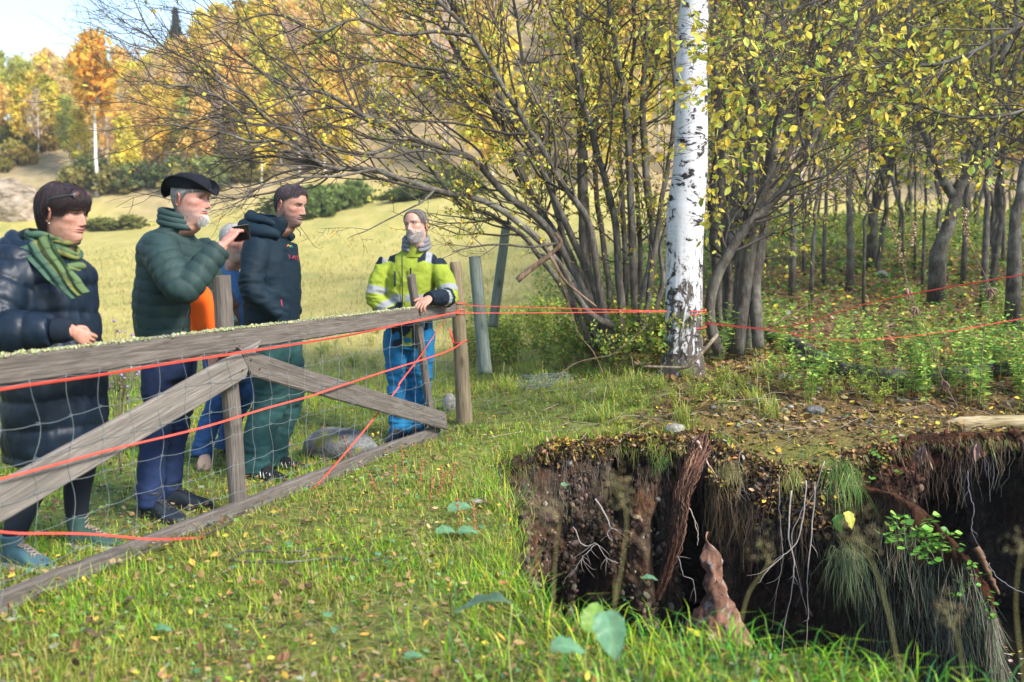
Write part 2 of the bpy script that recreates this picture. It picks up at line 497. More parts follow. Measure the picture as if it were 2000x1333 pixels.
# ---------------------------------------------------------------- sinkhole wall
def mat_soil():
    m = NT('soil'); co = m.coord('Object'); cs = m.coord('Object', (1, 1, .35))
    n1 = m.noise(co, 3.0, 6, 0.65); n2 = m.noise(cs, 16, 8, 0.72, 0.6); n3 = m.noise(co, 90, 5, 0.75)
    c = m.ramp(n2, [(0.28, (.007, .005, .004)), (0.45, (.035, .024, .017)), (0.6, (.085, .060, .041)), (0.78, (.20, .155, .11))])
    c = m.mix(m.ramp(n1, [(0.5, 0.0), (0.66, 0.7)]), c, m.mix(1.0, c, (1.5, .8, .5), 'MULTIPLY'))
    c = m.mix(1.0, c, m.ramp(n3, [(0.3, .45), (0.7, 1.6)]), 'MULTIPLY')
    c = m.mix(1.0, c, m.attr(), 'MULTIPLY')
    m.set(c, 0.95); m.b.inputs['Specular IOR Level'].default_value = 0.15
    h = m.math('ADD', m.math('MULTIPLY', n2, 1.0), m.math('MULTIPLY', n3, 0.35))
    m.bump(h, 1.0, 0.045)
    return m.m
M['soil'] = mat_soil()
WATER_Z = -1.62
def rim_u(u):
    """arc index of the far rim seen at photo column u"""
    a = (u - 1000) / FPX
    k = np.where((rimS[:, 1] > 5.9))[0]
    return k[np.argmin(np.abs(rimS[k, 0] / (rimS[k, 1]) - a))]
def wall_points():
    s = np.arange(NS); ds = RLEN / NS
    nt = 150
    t = np.linspace(0, 1, nt)
    depth = np.concatenate([np.linspace(0, 0.0, 1), np.linspace(0.004, 2.0, nt - 1)])
    SS = np.repeat(tt[:, None], nt, 1); DD = np.repeat(depth[None], NS, 0)
    shp = SS.shape
    # noise lookup uses plan position so the seam closes
    px = np.repeat(rimS[:, 0][:, None], nt, 1); py = np.repeat(rimS[:, 1][:, None], nt, 1)
    def N(fx, fz, seed, oc=4): return fbm(np.stack([px.ravel() * fx, py.ravel() * fx, DD.ravel() * fz], 1), seed, oc).reshape(shp)
    lip = 1 - sstep(0, 0.16, DD)
    off = -0.02 * lip + (1 - lip) * (0.06 + 0.10 * DD)
    off = off + sstep(0.05, 0.4, DD) * (0.22 * N(1.8, 1.1, 41, 4) + 0.13 * N(5.5, 2.2, 45, 5)) + 0.050 * N(17, 13, 51, 3) * sstep(0, .04, DD)
    # turf roll bulging over the lip
    off = off - 0.05 * np.exp(-((DD - 0.07) / 0.06) ** 2) * (0.5 + N(3, 3, 61, 2))
    # columns of soil and the black hollows between them (photo columns, width m, top depth, bottom depth, amount)
    for u, w, d0, d1, am in [(1222, .05, .02, .6, .45), (1165, .10, .75, 2.2, 1.0), (1300, .05, .5, 2.2, .5), (1392, .10, .30, 1.55, 1.3), (1372, .06, .9, 2.2, 1.0),
                             (1530, .22, .5, 2.2, 1.3), (1590, .14, .35, 2.2, 1.1), (1080, .07, 1.0, 2.2, .5), (1660, .15, .9, 2.2, .8),
                             (1800, .35, .75, 2.2, 1.0), (1925, .22, .25, 2.2, 1.2), (1985, .25, .15, 2.2, 1.3), (2080, .3, .2, 2.2, 1.0), (2250, .4, .2, 2.2, 1.0)]:
        c = tt[rim_u(u)]
        w_ = w * (1 + 0.5 * N(2.5, 2.5, 71, 2))
        prof = np.exp(-np.clip(np.abs((SS - c + 0.05 * N(4, 3, 73, 2)) / w_), 0, 6) ** 3.0)
        off = off + am * prof * sstep(d0, d0 + .1 + .12, DD) * (1 - sstep(d1 - .1, d1 + .15, DD))
    for u, w, d0, am in [(1040, .25, .1, .06), (1130, .12, .05, .05), (1275, .12, .12, .20), (1345, .06, .05, .16), (1435, .20, .0, .34), (1510, .16, .0, .26), (1640, .16, .0, .22), (1590, .1, .0, .18)]:
        c = tt[rim_u(u)]
        off = off - am * np.exp(-((SS - c) / w) ** 2) * sstep(d0, d0 + .2, DD)
    X = px + rimN[:, 0][:, None] * off; Y = py + rimN[:, 1][:, None] * off
    zr = H(rimS[:, 0] + rimN[:, 0] * .02, rimS[:, 1] + rimN[:, 1] * .02)
    Z = zr[:, None] - DD + 0.03 * N(9, 9, 81, 2) * sstep(0.03, .2, DD)
    col = 0.85 + 0.35 * N(1.2, 2.5, 85, 3)
    # tint rises to the left: paler gritty soil with extra light painted in
    uu = px / py * FPX + 1000
    tint = np.ones(shp + (3,)) * col[..., None]
    pale = sstep(1200, 1000, uu)[..., None] * sstep(0.1, .4, DD)[..., None]
    tint = tint * (1 + pale * np.array([1.0, .95, .85]) * 1.9)
    grit = np.exp(-((uu - 1275) / 50) ** 2)[..., None] * sstep(.3, .6, DD)[..., None]
    tint = tint * (1 + grit * np.array([2.2, 2.2, 2.0]))
    red = sstep(1640, 1700, uu)[..., None] * (1 - sstep(.1, .7, DD))[..., None]
    tint = tint * (1 - red) + red * tint * np.array([1.15, .72, .58])
    # outward skirt tucked under the sod
    X0 = px[:, :1] + rimN[:, :1] * .09; Y0 = py[:, :1] + rimN[:, 1:] * .09
    Z0 = H(X0[:, 0], Y0[:, 0])[:, None] - 0.006
    X = np.hstack([X0, X]); Y = np.hstack([Y0, Y]); Z = np.hstack([Z0, Z]); tint = np.concatenate([tint[:, :1], tint], 1)
    Z[:, 1] += 0.012
    return X, Y, Z, tint
WX, WY, WZ, WT = wall_points()
nt1 = WX.shape[1]
i = np.arange(NS)[:, None]; j = np.arange(nt1 - 1)[None]
Q = np.stack([i * nt1 + j, i * nt1 + j + 1, ((i + 1) % NS) * nt1 + j + 1, ((i + 1) % NS) * nt1 + j], -1).reshape(-1, 4)
# keep only what any nearby viewpoint can see of the near side: coarse there
mb = MB(); mb.add(np.stack([WX.ravel(), WY.ravel(), WZ.ravel()], 1), Q, None, WT.reshape(-1, 3))
wall = mb.build('sinkhole_wall', M['soil'], kind='structure')
def wall_at(u, depth):
    """point on the far wall below photo column u at a depth under the rim"""
    s = rim_u(u); k = 1 + int(np.clip(depth / 2.0 * 149, 0, 149))
    return np.array([WX[s, k], WY[s, k], WZ[s, k]]), np.array([-rimN[s, 0], -rimN[s, 1], 0])

# pit floor: black water with floating leaves, mud shelf below it
m = NT('water'); m.set((.012, .012, .008), 0.06); m.b.inputs['Specular IOR Level'].default_value = 0.5
m.bump(m.noise(m.coord('Object'), 9, 2), 0.08, 0.01); M['water'] = m.m
mb = MB()
xs = np.linspace(-1.8, 8.2, 30); ys = np.linspace(0.4, 10, 30); A, B_ = np.meshgrid(xs, ys)
qi = (np.arange(29)[:, None] * 30 + np.arange(29)[None]); Q = np.stack([qi, qi + 1, qi + 31, qi + 30], -1).reshape(-1, 4)
mb.add(np.stack([A.ravel(), B_.ravel(), np.full(900, WATER_Z)], 1), Q)
mb.build('water', M['water'], color=False, kind='structure')
# ================================================================ GRASS, LITTER, LOW HERBS
M['grass'] = mat_leaf('grass_blade', 0.3, 0.45)
M['litter'] = mat_leaf('dead_leaf', 0.12, 0.7)
M['leaf'] = mat_leaf('green_leaf', 0.35, 0.45)

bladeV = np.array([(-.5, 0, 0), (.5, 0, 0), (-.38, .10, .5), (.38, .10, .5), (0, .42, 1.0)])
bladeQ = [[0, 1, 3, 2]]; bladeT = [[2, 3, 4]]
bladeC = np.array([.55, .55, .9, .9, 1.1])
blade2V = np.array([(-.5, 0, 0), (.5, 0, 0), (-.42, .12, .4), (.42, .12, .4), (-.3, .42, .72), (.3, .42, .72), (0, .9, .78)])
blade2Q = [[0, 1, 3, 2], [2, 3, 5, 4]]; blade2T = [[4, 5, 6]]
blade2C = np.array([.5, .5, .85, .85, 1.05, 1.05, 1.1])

def blades(mb, x, y, h, w, C, lean=0.35, long=False, z=None, spread=1.0):
    n = len(x)
    if z is None: z = H(x, y) - 0.008
    yaw = rng.uniform(0, 2 * math.pi, n); k = rng.normal(0, lean, n)
    ca, sa = np.cos(yaw), np.sin(yaw)
    Mx = np.zeros((n, 3, 3))
    # columns: width axis, bend axis, up axis
    Mx[:, :, 0] = np.stack([ca, sa, 0 * ca], 1) * w[:, None]
    Mx[:, :, 1] = np.stack([-sa, ca, 0 * ca], 1) * (h * spread)[:, None]
    Mx[:, :, 2] = np.stack([-sa * k, ca * k, np.ones(n)], 1) * h[:, None]
    a = (blade2V, blade2Q, blade2T, blade2C) if long else (bladeV, bladeQ, bladeT, bladeC)
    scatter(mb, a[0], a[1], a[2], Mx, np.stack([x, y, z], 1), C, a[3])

def sample(n, x0, x1, y0, y1, ybias=1.0, fan=True, margin=0.62):
    """random plan points, more of them near; inside a fan a little wider than the view"""
    t = rng.random(n)
    y = y0 * (y1 / y0) ** (t ** ybias)
    hw = margin * (y + 1.2)
    x = rng.uniform(-1, 1, n) * hw
    k = (x > x0) & (x < x1); return x[k], y[k]

GREEN = [(.11, .33, .015), (.19, .42, .018), (.31, .48, .022), (.43, .49, .035), (.05, .20, .02), (.48, .43, .11), (.40, .30, .11)]
GW = [3, 4.5, 5, 4, 1.5, 1.6, 1.1]
STRAW = [(.42, .36, .09), (.50, .40, .13), (.30, .30, .05), (.36, .25, .09), (.22, .27, .04)]

# tufty density field
def tuft(x, y, f, seed): return 0.5 + 0.5 * vnoise(np.stack([x * f, y * f, x * 0], 1), seed)

mb = MB()
x, y = sample(330000, -8, 8, 1.5, 11.5, 0.9)
k = ~inside_pit(x, y, -0.015)
wm = wood_mask(x, y)
k &= rng.random(len(x)) > wm * 0.90
tf = tuft(x, y, 2.2, 91) * .6 + tuft(x, y, 8, 92) * .4
k &= rng.random(len(x)) < np.clip(tf * 1.7 - .25, 0.1, 1)
x, y, tf = x[k], y[k], tf[k]
h = rng.gamma(5, 0.2, len(x)) * (0.022 + 0.038 * tf) * (1 + .35 * sstep(7, 9, y)); w = rng.uniform(.0022, .0048, len(x)) * (1 + y * .07)
C = palette(len(x), GREEN, .2, GW)
dry = sstep(.36, .72, tuft(x, y, 1.3, 95) + .25 * sstep(6.5, 8.5, y) - .12 * sstep(3.6, 2.2, y))[:, None] * rng.random((len(x), 1))
C = C * (1 - dry) + palette(len(x), STRAW, .2) * dry
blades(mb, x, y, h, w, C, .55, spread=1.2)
# dead grass lying flat in the sward
x, y = sample(90000, -8, 8, 1.5, 11.5, 0.9); k = ~inside_pit(x, y, 0.03) & (rng.random(len(x)) < .25 + tuft(x, y, 1.1, 94)) & (rng.random(len(x)) > wood_mask(x, y) * .8); x, y = x[k], y[k]; n = len(x)
a_ = rng.uniform(0, 6.28, n); L_ = rng.uniform(.03, .10, n); Mx = np.zeros((n, 3, 3)); ca, sa = np.cos(a_), np.sin(a_)
Mx[:, :, 0] = np.stack([ca, sa, 0 * ca], 1) * rng.uniform(.002, .0045, n)[:, None]; Mx[:, :, 1] = np.stack([-sa, ca, 0 * ca], 1) * .3 * L_[:, None]; Mx[:, :, 2] = np.stack([-sa, ca, rng.normal(.05, .12, n)], 1) * L_[:, None]
scatter(mb, bladeV, bladeQ, bladeT, Mx, np.stack([x, y, H(x, y) + rng.uniform(.004, .03, n)], 1), palette(n, [(.44, .36, .14), (.34, .24, .12), (.52, .45, .22), (.22, .15, .08), (.30, .32, .08)], .2), bladeC)
# long lush blades close to the lens and along the near lip
x, y = sample(14000, -3, 4.5, 1.7, 3.9, 1.0)
rd_ = rim_dist(x, y)
k = ~inside_pit(x, y, -0.02) & (rng.random(len(x)) < np.clip(1.0 - rd_ * 1.1, .12, 1) * sstep(-.6, .3, x))
x, y = x[k], y[k]
x = x + .02 * rng.normal(size=len(x))
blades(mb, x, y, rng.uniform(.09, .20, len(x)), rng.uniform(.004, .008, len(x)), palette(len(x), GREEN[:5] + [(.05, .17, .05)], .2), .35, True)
mb.build('grass', M['grass'], kind='stuff', smooth=False)

# meadow sward: coarser, further away
mb = MB()
x, y = sample(90000, -40, 10, 9, 45, 0.9, margin=.6)
k = rng.random(len(x)) > sstep(.04, .13, x / (y + 3)) * 1.0
k &= rng.random(len(x)) < tuft(x, y, .9, 96) + .2
x, y = x[k], y[k]
h = rng.gamma(4, .25, len(x)) * (0.05 + .002 * y); w = .003 + .0009 * y * rng.random(len(x))
t_ = sstep(8, 14, y + 3 * (tuft(x, y, .6, 97) - .5))[:, None]
C = palette(len(x), GREEN, .15, GW) * (1 - t_) + palette(len(x), [(.50, .43, .14), (.56, .48, .18), (.40, .38, .10), (.50, .38, .15)], .15) * t_
blades(mb, x, y, h, w, C, .6)
mb.build('meadow_grass', M['grass'], kind='stuff', smooth=False)

# ---------------------------------------------------------------- leaves: template of an oval leaf, slightly folded and curled
def leaf_template(n=4, width=.6, curl=.18, fold=.12, tip=1.25):
    """returns V, Q: a leaf 1 long lying along +x from its stalk"""
    V, Q = [], []
    for i in range(n + 1):
        t = i / n; w = width / 2 * math.sin(math.pi * t ** (1 / tip)) ** .8 if 0 < i < n else 0.02
        zc = curl * (t * t - t * .3)
        V += [(t, -w, zc + fold * w * 2), (t, 0, zc), (t, w, zc + fold * w * 2)]
    for i in range(n):
        a = i * 3
        Q += [[a, a + 3, a + 4, a + 1], [a + 1, a + 4, a + 5, a + 2]]
    return np.array(V), Q
LF3 = leaf_template(3); LF4 = leaf_template(4, .62); LFflat = leaf_template(2, .7, .1, .2)
LITTER = [(.22, .125, .05), (.28, .17, .07), (.36, .25, .12), (.13, .07, .035), (.42, .29, .05), (.56, .40, .05), (.34, .17, .05), (.26, .23, .18), (.07, .045, .03)]
LW = [4, 4, 3, 4, 1.6, 1.2, 1.3, 1.2, 3]
def litter(mb, x, y, size, cols, w=None, lift=0.012, tilt=.35, tmpl=None):
    n = len(x); z = H(x, y) + lift * rng.random(n)
    Mx = rotmats(rng.uniform(0, 6.28, n), rng.normal(0, tilt, n), rng.normal(0, tilt, n)) * size[:, None, None]
    Mx[:, :, 2] *= rng.uniform(-1.5, 2.2, n)[:, None]
    V, Q = tmpl or LF3
    scatter(mb, V, Q, None, Mx, np.stack([x, y, z], 1), palette(n, cols, .22, w))
mb = MB()
x, y = sample(120000, -4, 12, 6.2, 20, .75, margin=.62)
wm = wood_mask(x, y); k = (rng.random(len(x)) < wm * (.45 + .6 * tuft(x, y, 2, 98))) & ~inside_pit(x, y, .02)
x, y = x[k], y[k]
litter(mb, x, y, np.exp(rng.normal(-3.2, .38, len(x))), LITTER, LW, .03)
x, y = sample(26000, -7, 4, 1.6, 11, .85); k = ~inside_pit(x, y, .02)
x, y = x[k], y[k]
litter(mb, x, y, np.minimum(np.exp(rng.normal(-3.75, .42, len(x))), .045), LITTER, LW, .055)
mb.build('leaf_litter', M['litter'], kind='stuff', smooth=False)

# clover-like ground leaves in the turf
mb = MB()
x, y = sample(30000, -8, 6, 1.6, 13, .85)
k = ~inside_pit(x, y, .04) & (rng.random(len(x)) < tuft(x, y, 1.7, 99) ** 2 * 1.3) & (rng.random(len(x)) > wood_mask(x, y) * .8)
x, y = x[k], y[k]
litter(mb, x, y, rng.uniform(.014, .034, len(x)), [(.10, .26, .05), (.16, .33, .07), (.09, .24, .12), (.20, .36, .16), (.26, .36, .06)], None, .045, .4, LFflat)
mb.build('ground_herbs', M['leaf'], kind='stuff', smooth=False)

# grass thickening on the left shoulder of the hole
n = 16000; s = rng.integers(0, NS, n); s = s[((rimS[s, 0] < .6) & (rimS[s, 1] > 3.6)) | ((rimS[s, 1] > 6.6) & (rimS[s, 0] < 1.6))]; n = len(s); o = rng.normal(.05, .05, n); x = rimS[s, 0] + rimN[s, 0] * o; y = rimS[s, 1] + rimN[s, 1] * o
mb = MB(); blades(mb, x, y, rng.gamma(5, .2, n) * .055, rng.uniform(.003, .006, n), palette(n, GREEN + [(.30, .24, .10)], .2), .8, z=H(x, y) - .005, spread=1.6)
mb.build('shoulder_grass', M['grass'], kind='stuff', smooth=False)
# turf hanging over the lip of the sinkhole: dead roots and grass
mb = MB()
n = 15000
s = rng.integers(0, NS, n); s = s[(rimS[s, 1] > 3.9) & (rimS[s, 0] < 4.6)]
n = len(s); o = rng.uniform(-.03, .05, n)
x = rimS[s, 0] + rimN[s, 0] * o; y = rimS[s, 1] + rimN[s, 1] * o
dens = tuft(x, y, 3.5, 101); k = rng.random(n) < dens * 1.2; x, y, s = x[k], y[k], s[k]; n = len(x)
z = H(x, y) - rng.uniform(0, .03, n)
h = rng.uniform(.03, .13, n) * (.5 + dens[k])
Mx = np.zeros((n, 3, 3)); tx = np.stack([rimN[s, 1], -rimN[s, 0], 0 * x], 1)
Mx[:, :, 0] = tx * rng.uniform(.002, .004, n)[:, None]
Mx[:, :, 1] = (np.stack([-rimN[s, 0], -rimN[s, 1], 0 * x], 1) * .25 + .25 * rng.normal(size=(n, 3)) + np.array([0, 0, -.3])) * h[:, None]
Mx[:, :, 2] = (np.stack([-rimN[s, 0] * .35, -rimN[s, 1] * .35, rng.uniform(-1, .5, n)], 1)) * h[:, None]
C = palette(n, [(.20, .26, .03), (.30, .26, .06), (.22, .14, .06), (.14, .22, .02), (.12, .08, .05)], .2)
scatter(mb, blade2V, blade2Q, blade2T, Mx, np.stack([x, y, z], 1), C, blade2C)
mb.build('lip_grass', M['grass'], kind='stuff', smooth=False)
# leaves and crumbs sliding over the far lip
mb = MB(); n = 5200; uu = rng.uniform(1060, 1760, n); n_ = 0; ss = np.array([rim_u(u) for u in np.linspace(1060, 1760, 350)])[((uu - 1060) / 700 * 349).astype(int)]
kk = (1 + 34 * rng.random(n) ** 1.3 * np.where((uu > 1380) & (uu < 1700), 1, .4)).astype(int); p = np.stack([WX[ss, kk], WY[ss, kk], WZ[ss, kk]], 1) + np.stack([-rimN[ss, 0], -rimN[ss, 1], 0 * uu + .6], 1) * .012 + rng.normal(0, .008, (n, 3))
Mx = rotmats(rng.uniform(0, 6.28, n), rng.normal(0, .7, n), rng.normal(0, .7, n)) * rng.uniform(.015, .05, n)[:, None, None]
scatter(mb, LF3[0], LF3[1], None, Mx, p, palette(n, LITTER, .22, LW)); mb.build('sliding_leaves', M['litter'], kind='stuff', smooth=False)
# ================================================================ GATE, POSTS, TAPE
def mat_wood(name, dark, mid, light, moss=0.0):
    m = NT(name)
    co = m.coord('Object', (1.2, 22, 22)); co2 = m.coord('Object'); fine = m.coord('Object', (3, 120, 120))
    # knots bend the grain
    kn = m.voro(m.coord('Object', (2.6, 7, 7)), 1.0)
    kmask = m.ramp(kn, [(0.05, 1.0), (0.16, 0.0)])
    g = m.noise(co, 3.0, 7, 0.62, 1.4); f = m.noise(fine, 1.0, 3, 0.6, .3)
    c = m.ramp(g, [(0.28, dark), (0.48, mid), (0.72, light)])
    c = m.mix(1.0, c, m.ramp(f, [(0.35, .75), (0.62, 1.15)]), 'MULTIPLY')
    c = m.mix(m.math('MULTIPLY', kmask, 0.8), c, tuple(x * .35 for x in dark))
    c = m.mix(m.ramp(m.noise(co2, 5, 4, .6), [(0.45, 0.0), (0.75, .45)]), c, tuple(x * .75 for x in (mid[0] * .95, mid[1], mid[2] * 1.05)))
    if moss:
        c = m.mix(m.ramp(m.noise(co2, 14, 5, .7), [(0.55, 0.0), (0.72, moss)]), c, (.16, .19, .07))
    m.set(c, .88)
    h = m.math('ADD', g, m.math('MULTIPLY', f, .8)); m.bump(h, .75, .006)
    return m.m
M['wood_grey'] = mat_wood('weathered_wood', (.060, .050, .043), (.115, .095, .081), (.185, .160, .140))
M['wood_pale'] = mat_wood('pale_weathered_wood', (.10, .086, .074), (.165, .142, .122), (.25, .22, .195))
M['wood_round'] = mat_wood('round_post_wood', (.10, .07, .04), (.20, .15, .09), (.30, .24, .16), .25)
M['wood_blue'] = mat_wood('old_treated_wood', (.07, .085, .07), (.14, .165, .145), (.22, .245, .22), .6)

def orient(o, a, b, up=(0, 0, 1)):
    """put o's local x axis along a->b, z near up, origin half way"""
    a, b = Vector(a), Vector(b); x = (b - a).normalized()
    y = Vector(up).cross(x).normalized(); z = x.cross(y)
    o.matrix_basis = Matrix.Translation((a + b) / 2) @ Matrix((x, y, z)).transposed().to_4x4()

def plank(name, a, b, w, t, mat, parent=None, up=(0, 0, 1), seed=0, rough=.003, skew0=0.0, skew1=0.0, n=None):
    """board from a to b: w across (local z), t thick (local y), ends optionally cut on the skew"""
    a = np.array(a, float); b = np.array(b, float); L = np.linalg.norm(b - a); n = n or max(6, int(L / .06))
    xs = np.linspace(-L / 2, L / 2, n)
    bv = .008
    prof = np.array([(-t / 2 + bv, -w / 2), (0, -w / 2 - .001), (t / 2 - bv, -w / 2), (t / 2, -w / 2 + bv), (t / 2, 0), (t / 2, w / 2 - bv), (t / 2 - bv, w / 2), (0, w / 2 + .001), (-t / 2 + bv, w / 2), (-t / 2, w / 2 - bv), (-t / 2, 0), (-t / 2, -w / 2 + bv)])
    k = len(prof)
    V = np.zeros((n, k, 3)); V[:, :, 0] = xs[:, None]; V[:, :, 1] = prof[None, :, 0]; V[:, :, 2] = prof[None, :, 1]
    V[0, :, 0] += prof[:, 1] * skew0; V[-1, :, 0] += prof[:, 1] * skew1
    W = V.reshape(-1, 3)
    W[:, 1:] += rough * np.stack([vnoise(W * [3, 20, 20] + seed, seed), vnoise(W * [3.5, 20, 20] - seed, seed + 1)], 1) + .5 * rough * np.stack([vnoise(W * [14, 5, 5], seed + 2)] * 2, 1)
    i = np.arange(n - 1)[:, None] * k; j = np.arange(k)[None]; jj = (j + 1) % k
    Q = np.stack([i + j, i + k + j, i + k + jj, i + jj], -1).reshape(-1, 4)
    j = np.arange(1, k - 1)
    T = np.vstack([np.stack([0 * j, j, j + 1], 1), np.stack([0 * j, j + 1, j], 1) + (n - 1) * k])
    m_ = MB(); m_.add(W, Q, T)
    o = link(name, m_.mesh(name, mat, False, False), parent); orient(o, a, b, up)
    return o

def gy_of_u(u):      # where the gate line crosses photo column u
    return 3.2505 / (.365 - (u - 1000) / FPX)
def gp(y, z, off=0.0):
    """point on the gate's plane at depth y, height z; off > 0 towards the lens"""
    nx_, ny_ = .3429, -.9394 * -1
    d = np.array([.343, .939]); nrm = np.array([.939, -.343])
    return np.array([-1.9 + (y - 3.7) * .365 + nrm[0] * off, y + nrm[1] * off, z])
def guv(u, v, off=0.0):
    y = gy_of_u(u); return gp(y, CAM_Z - (v - 498) / FPX * y * 1.0, off)

m = NT('rusty_nail'); m.set((.10, .05, .035), .7, Metallic=.4); M['nail'] = m.m
gate = thing('gate', 'long weathered wooden gate with wire netting, diagonal braces and lichen along its top rail', 'gate', gp(5.0, 0))
gate.location = (0, 0, 0)
top = plank('top_rail', gp(1.75, .948), gp(7.66, .958), .110, .05, M['wood_grey'], gate, seed=3, rough=.005, n=110)
plank('bottom_rail', gp(1.8, .055, -.03), gp(7.44, .045, -.03), .11, .045, M['wood_grey'], gate, seed=5, rough=.005, n=100)
plank('brace', gp(1.95, .06, .035), gp(5.10, .835, .035), .15, .03, M['wood_pale'], gate, seed=7, skew1=1.6, skew0=1.2, n=60)['label'] = 'pale grey board rising from the lower left to the middle post'
plank('brace', gp(5.06, .835, .04), gp(7.42, .135, .04), .125, .03, M['wood_grey'], gate, seed=9, skew0=-1.2, skew1=-.8, n=50)['label'] = 'brown grey board falling from the middle post to the lower right corner'
plank('upright', gp(5.12, -.02, -.055), gp(5.02, 1.275, -.055), .098, .055, M['wood_grey'], gate, up=(.34, .94, 0), seed=11, rough=.004)
plank('upright', gp(7.42, .0, -.05), gp(7.07, 1.235, -.05), .072, .04, M['wood_grey'], gate, up=(.34, .94, 0), seed=13)
plank('upright', gp(1.9, .0, -.05), gp(1.9, 1.2, -.05), .09, .05, M['wood_grey'], gate, up=(.34, .94, 0), seed=15)
# nail heads and the split at the brace ends
for y_, z_ in ((5.02, .80), (5.09, .845), (5.16, .79), (7.36, .16), (7.40, .20), (7.06, .93), (7.12, .96), (2.9, .37), (5.0, .95), (5.04, .92)):
    mb = MB(); V_, T_n = ICO[1]; mb.add(V_ * np.array([.006, .003, .006]) + gp(y_, z_, .062 if z_ < .9 else .028), None, T_n, (.10, .05, .03)); mb.build('nail', M['nail'], gate)
# lichen crust along the top edge of the rail
mb = MB(); V, T = ICO[1]
n = 9500; yy = rng.uniform(1.8, 7.6, n); keepl = rng.random(n) < .35 + .65 * (vnoise(np.stack([yy * 4, yy * 0, yy * 0], 1), 4) > -.1); yy = yy[keepl]; n = len(yy)
off = rng.uniform(-.027, .027, n)
pos = np.stack([gp(a, 1.004 + 0.001 * (a - 1.75) + abs(rng.normal(0, .003)), b) for a, b in zip(yy, off)])
s_ = rng.gamma(2.5, .0011, n) + .0008
scatter(mb, V, None, T, rotmats(rng.uniform(0, 6, n), rng.normal(0, .6, n), rng.normal(0, .6, n)) * (s_[:, None, None] * np.array([1.3, 1, .8])[None, None]), pos, palette(n, [(.24, .26, .13), (.32, .32, .20), (.17, .20, .08), (.36, .33, .17)], .2))
M['lichen'] = mat_attr('lichen', .95)
mb.build('lichen', M['lichen'], gate, kind='stuff')

# wire netting, each strand its own part
m = NT('galvanised_wire'); m.set((.24, .27, .28), .5, Metallic=.5); M['wire'] = m.m
wr = np.random.default_rng(5)
def sag(y, z): 
    p = np.stack([y * 1.7, z * 2.5, y * 0], -1).reshape(-1, 3)
    a = vnoise(p, 61) * .03; b = vnoise(p + 40, 62) * .028; c = vnoise(p * 2.3 + 9, 63) * .012
    return a, b, c
def netpt(y, z):
    y = np.atleast_1d(y).astype(float); z = np.broadcast_to(np.asarray(z, float), y.shape)
    a, b, c = sag(y, z); edge = sstep(.88, .75, z)
    b = b * edge
    return np.array([gp(yy_ + a_ * edge_, z_ + b_ + c_ * edge_, .045 + .006 + abs(c_) * 1.5) for yy_, z_, a_, b_, c_, edge_ in zip(y, z, a, b, c, edge)])
heights = [.905, .765, .62, .475, .33, .20, .09]
vys = np.arange(1.95, 7.45, .165)
for z in heights:
    ys_ = np.arange(1.9, 7.45, .04)
    path = netpt(ys_, z); path[:, 2] += .008 * np.abs(np.sin((ys_ - 1.95) / .165 * math.pi)) * -1
    mb = MB(); tube(mb, path, .0011, 4); mb.build('wire', M['wire'], gate, color=False)
for k_, yv in enumerate(vys):
    zs = np.linspace(.915, .08, 26)
    path = netpt(np.full(26, yv) + .012 * np.sin(zs * 21 + k_), zs)
    mb = MB(); tube(mb, path, .0010, 4)
    mb.build('wire', M['wire'], gate, color=False)
mb = MB()
for z in heights[1:]:
    for yv in vys:
        c0 = netpt(yv, z)[0]; a = np.linspace(0, 2 * math.pi, 9)
        tube(mb, c0 + np.stack([np.cos(a) * .006, 0 * a - .003, np.sin(a) * .006], 1), .0011, 3, cap=False)
mb.build('wire_knots', M['wire'], gate, color=False, kind='stuff')

# ---- round post and the two behind it
def round_post(name, label, pa, pb, r0, r1, mat, sides=20):
    pa, pb = np.array(pa), np.array(pb); L = np.linalg.norm(pb - pa)
    xs = np.concatenate([np.linspace(-L / 2, L / 2 - .006, 26), [L / 2]]); rr = r0 + (r1 - r0) * (xs + L / 2) / L; rr[-1] *= .9
    mb = MB(); tube(mb, np.stack([xs, 0 * xs, 0 * xs], 1), rr, sides, wob=.05, seed=len(label))
    o = tag(link(name, mb.mesh(name, mat, True, False)), label, 'post'); orient(o, pa, pb, (0, 1, 0)); return o
postB, postT = np.array([-.372, 7.85, -.05]), np.array([-.447, 7.9, 1.325])
rp = round_post('round_post', 'round tan wooden gate post bound with red cord at the right end of the gate', postB, postT, .068, .045, M['wood_round'])
round_post('grey_post', 'squat grey green fence post standing behind the round gate post', P(948, 730, 9.6), P(927, 501, 9.6), .066, .058, M['wood_blue'])
round_post('leaning_pole', 'blue grey pole leaning right between the fence posts and the shrub', P(962, 640, 11), P(990, 432, 11), .055, .050, M['wood_blue'])

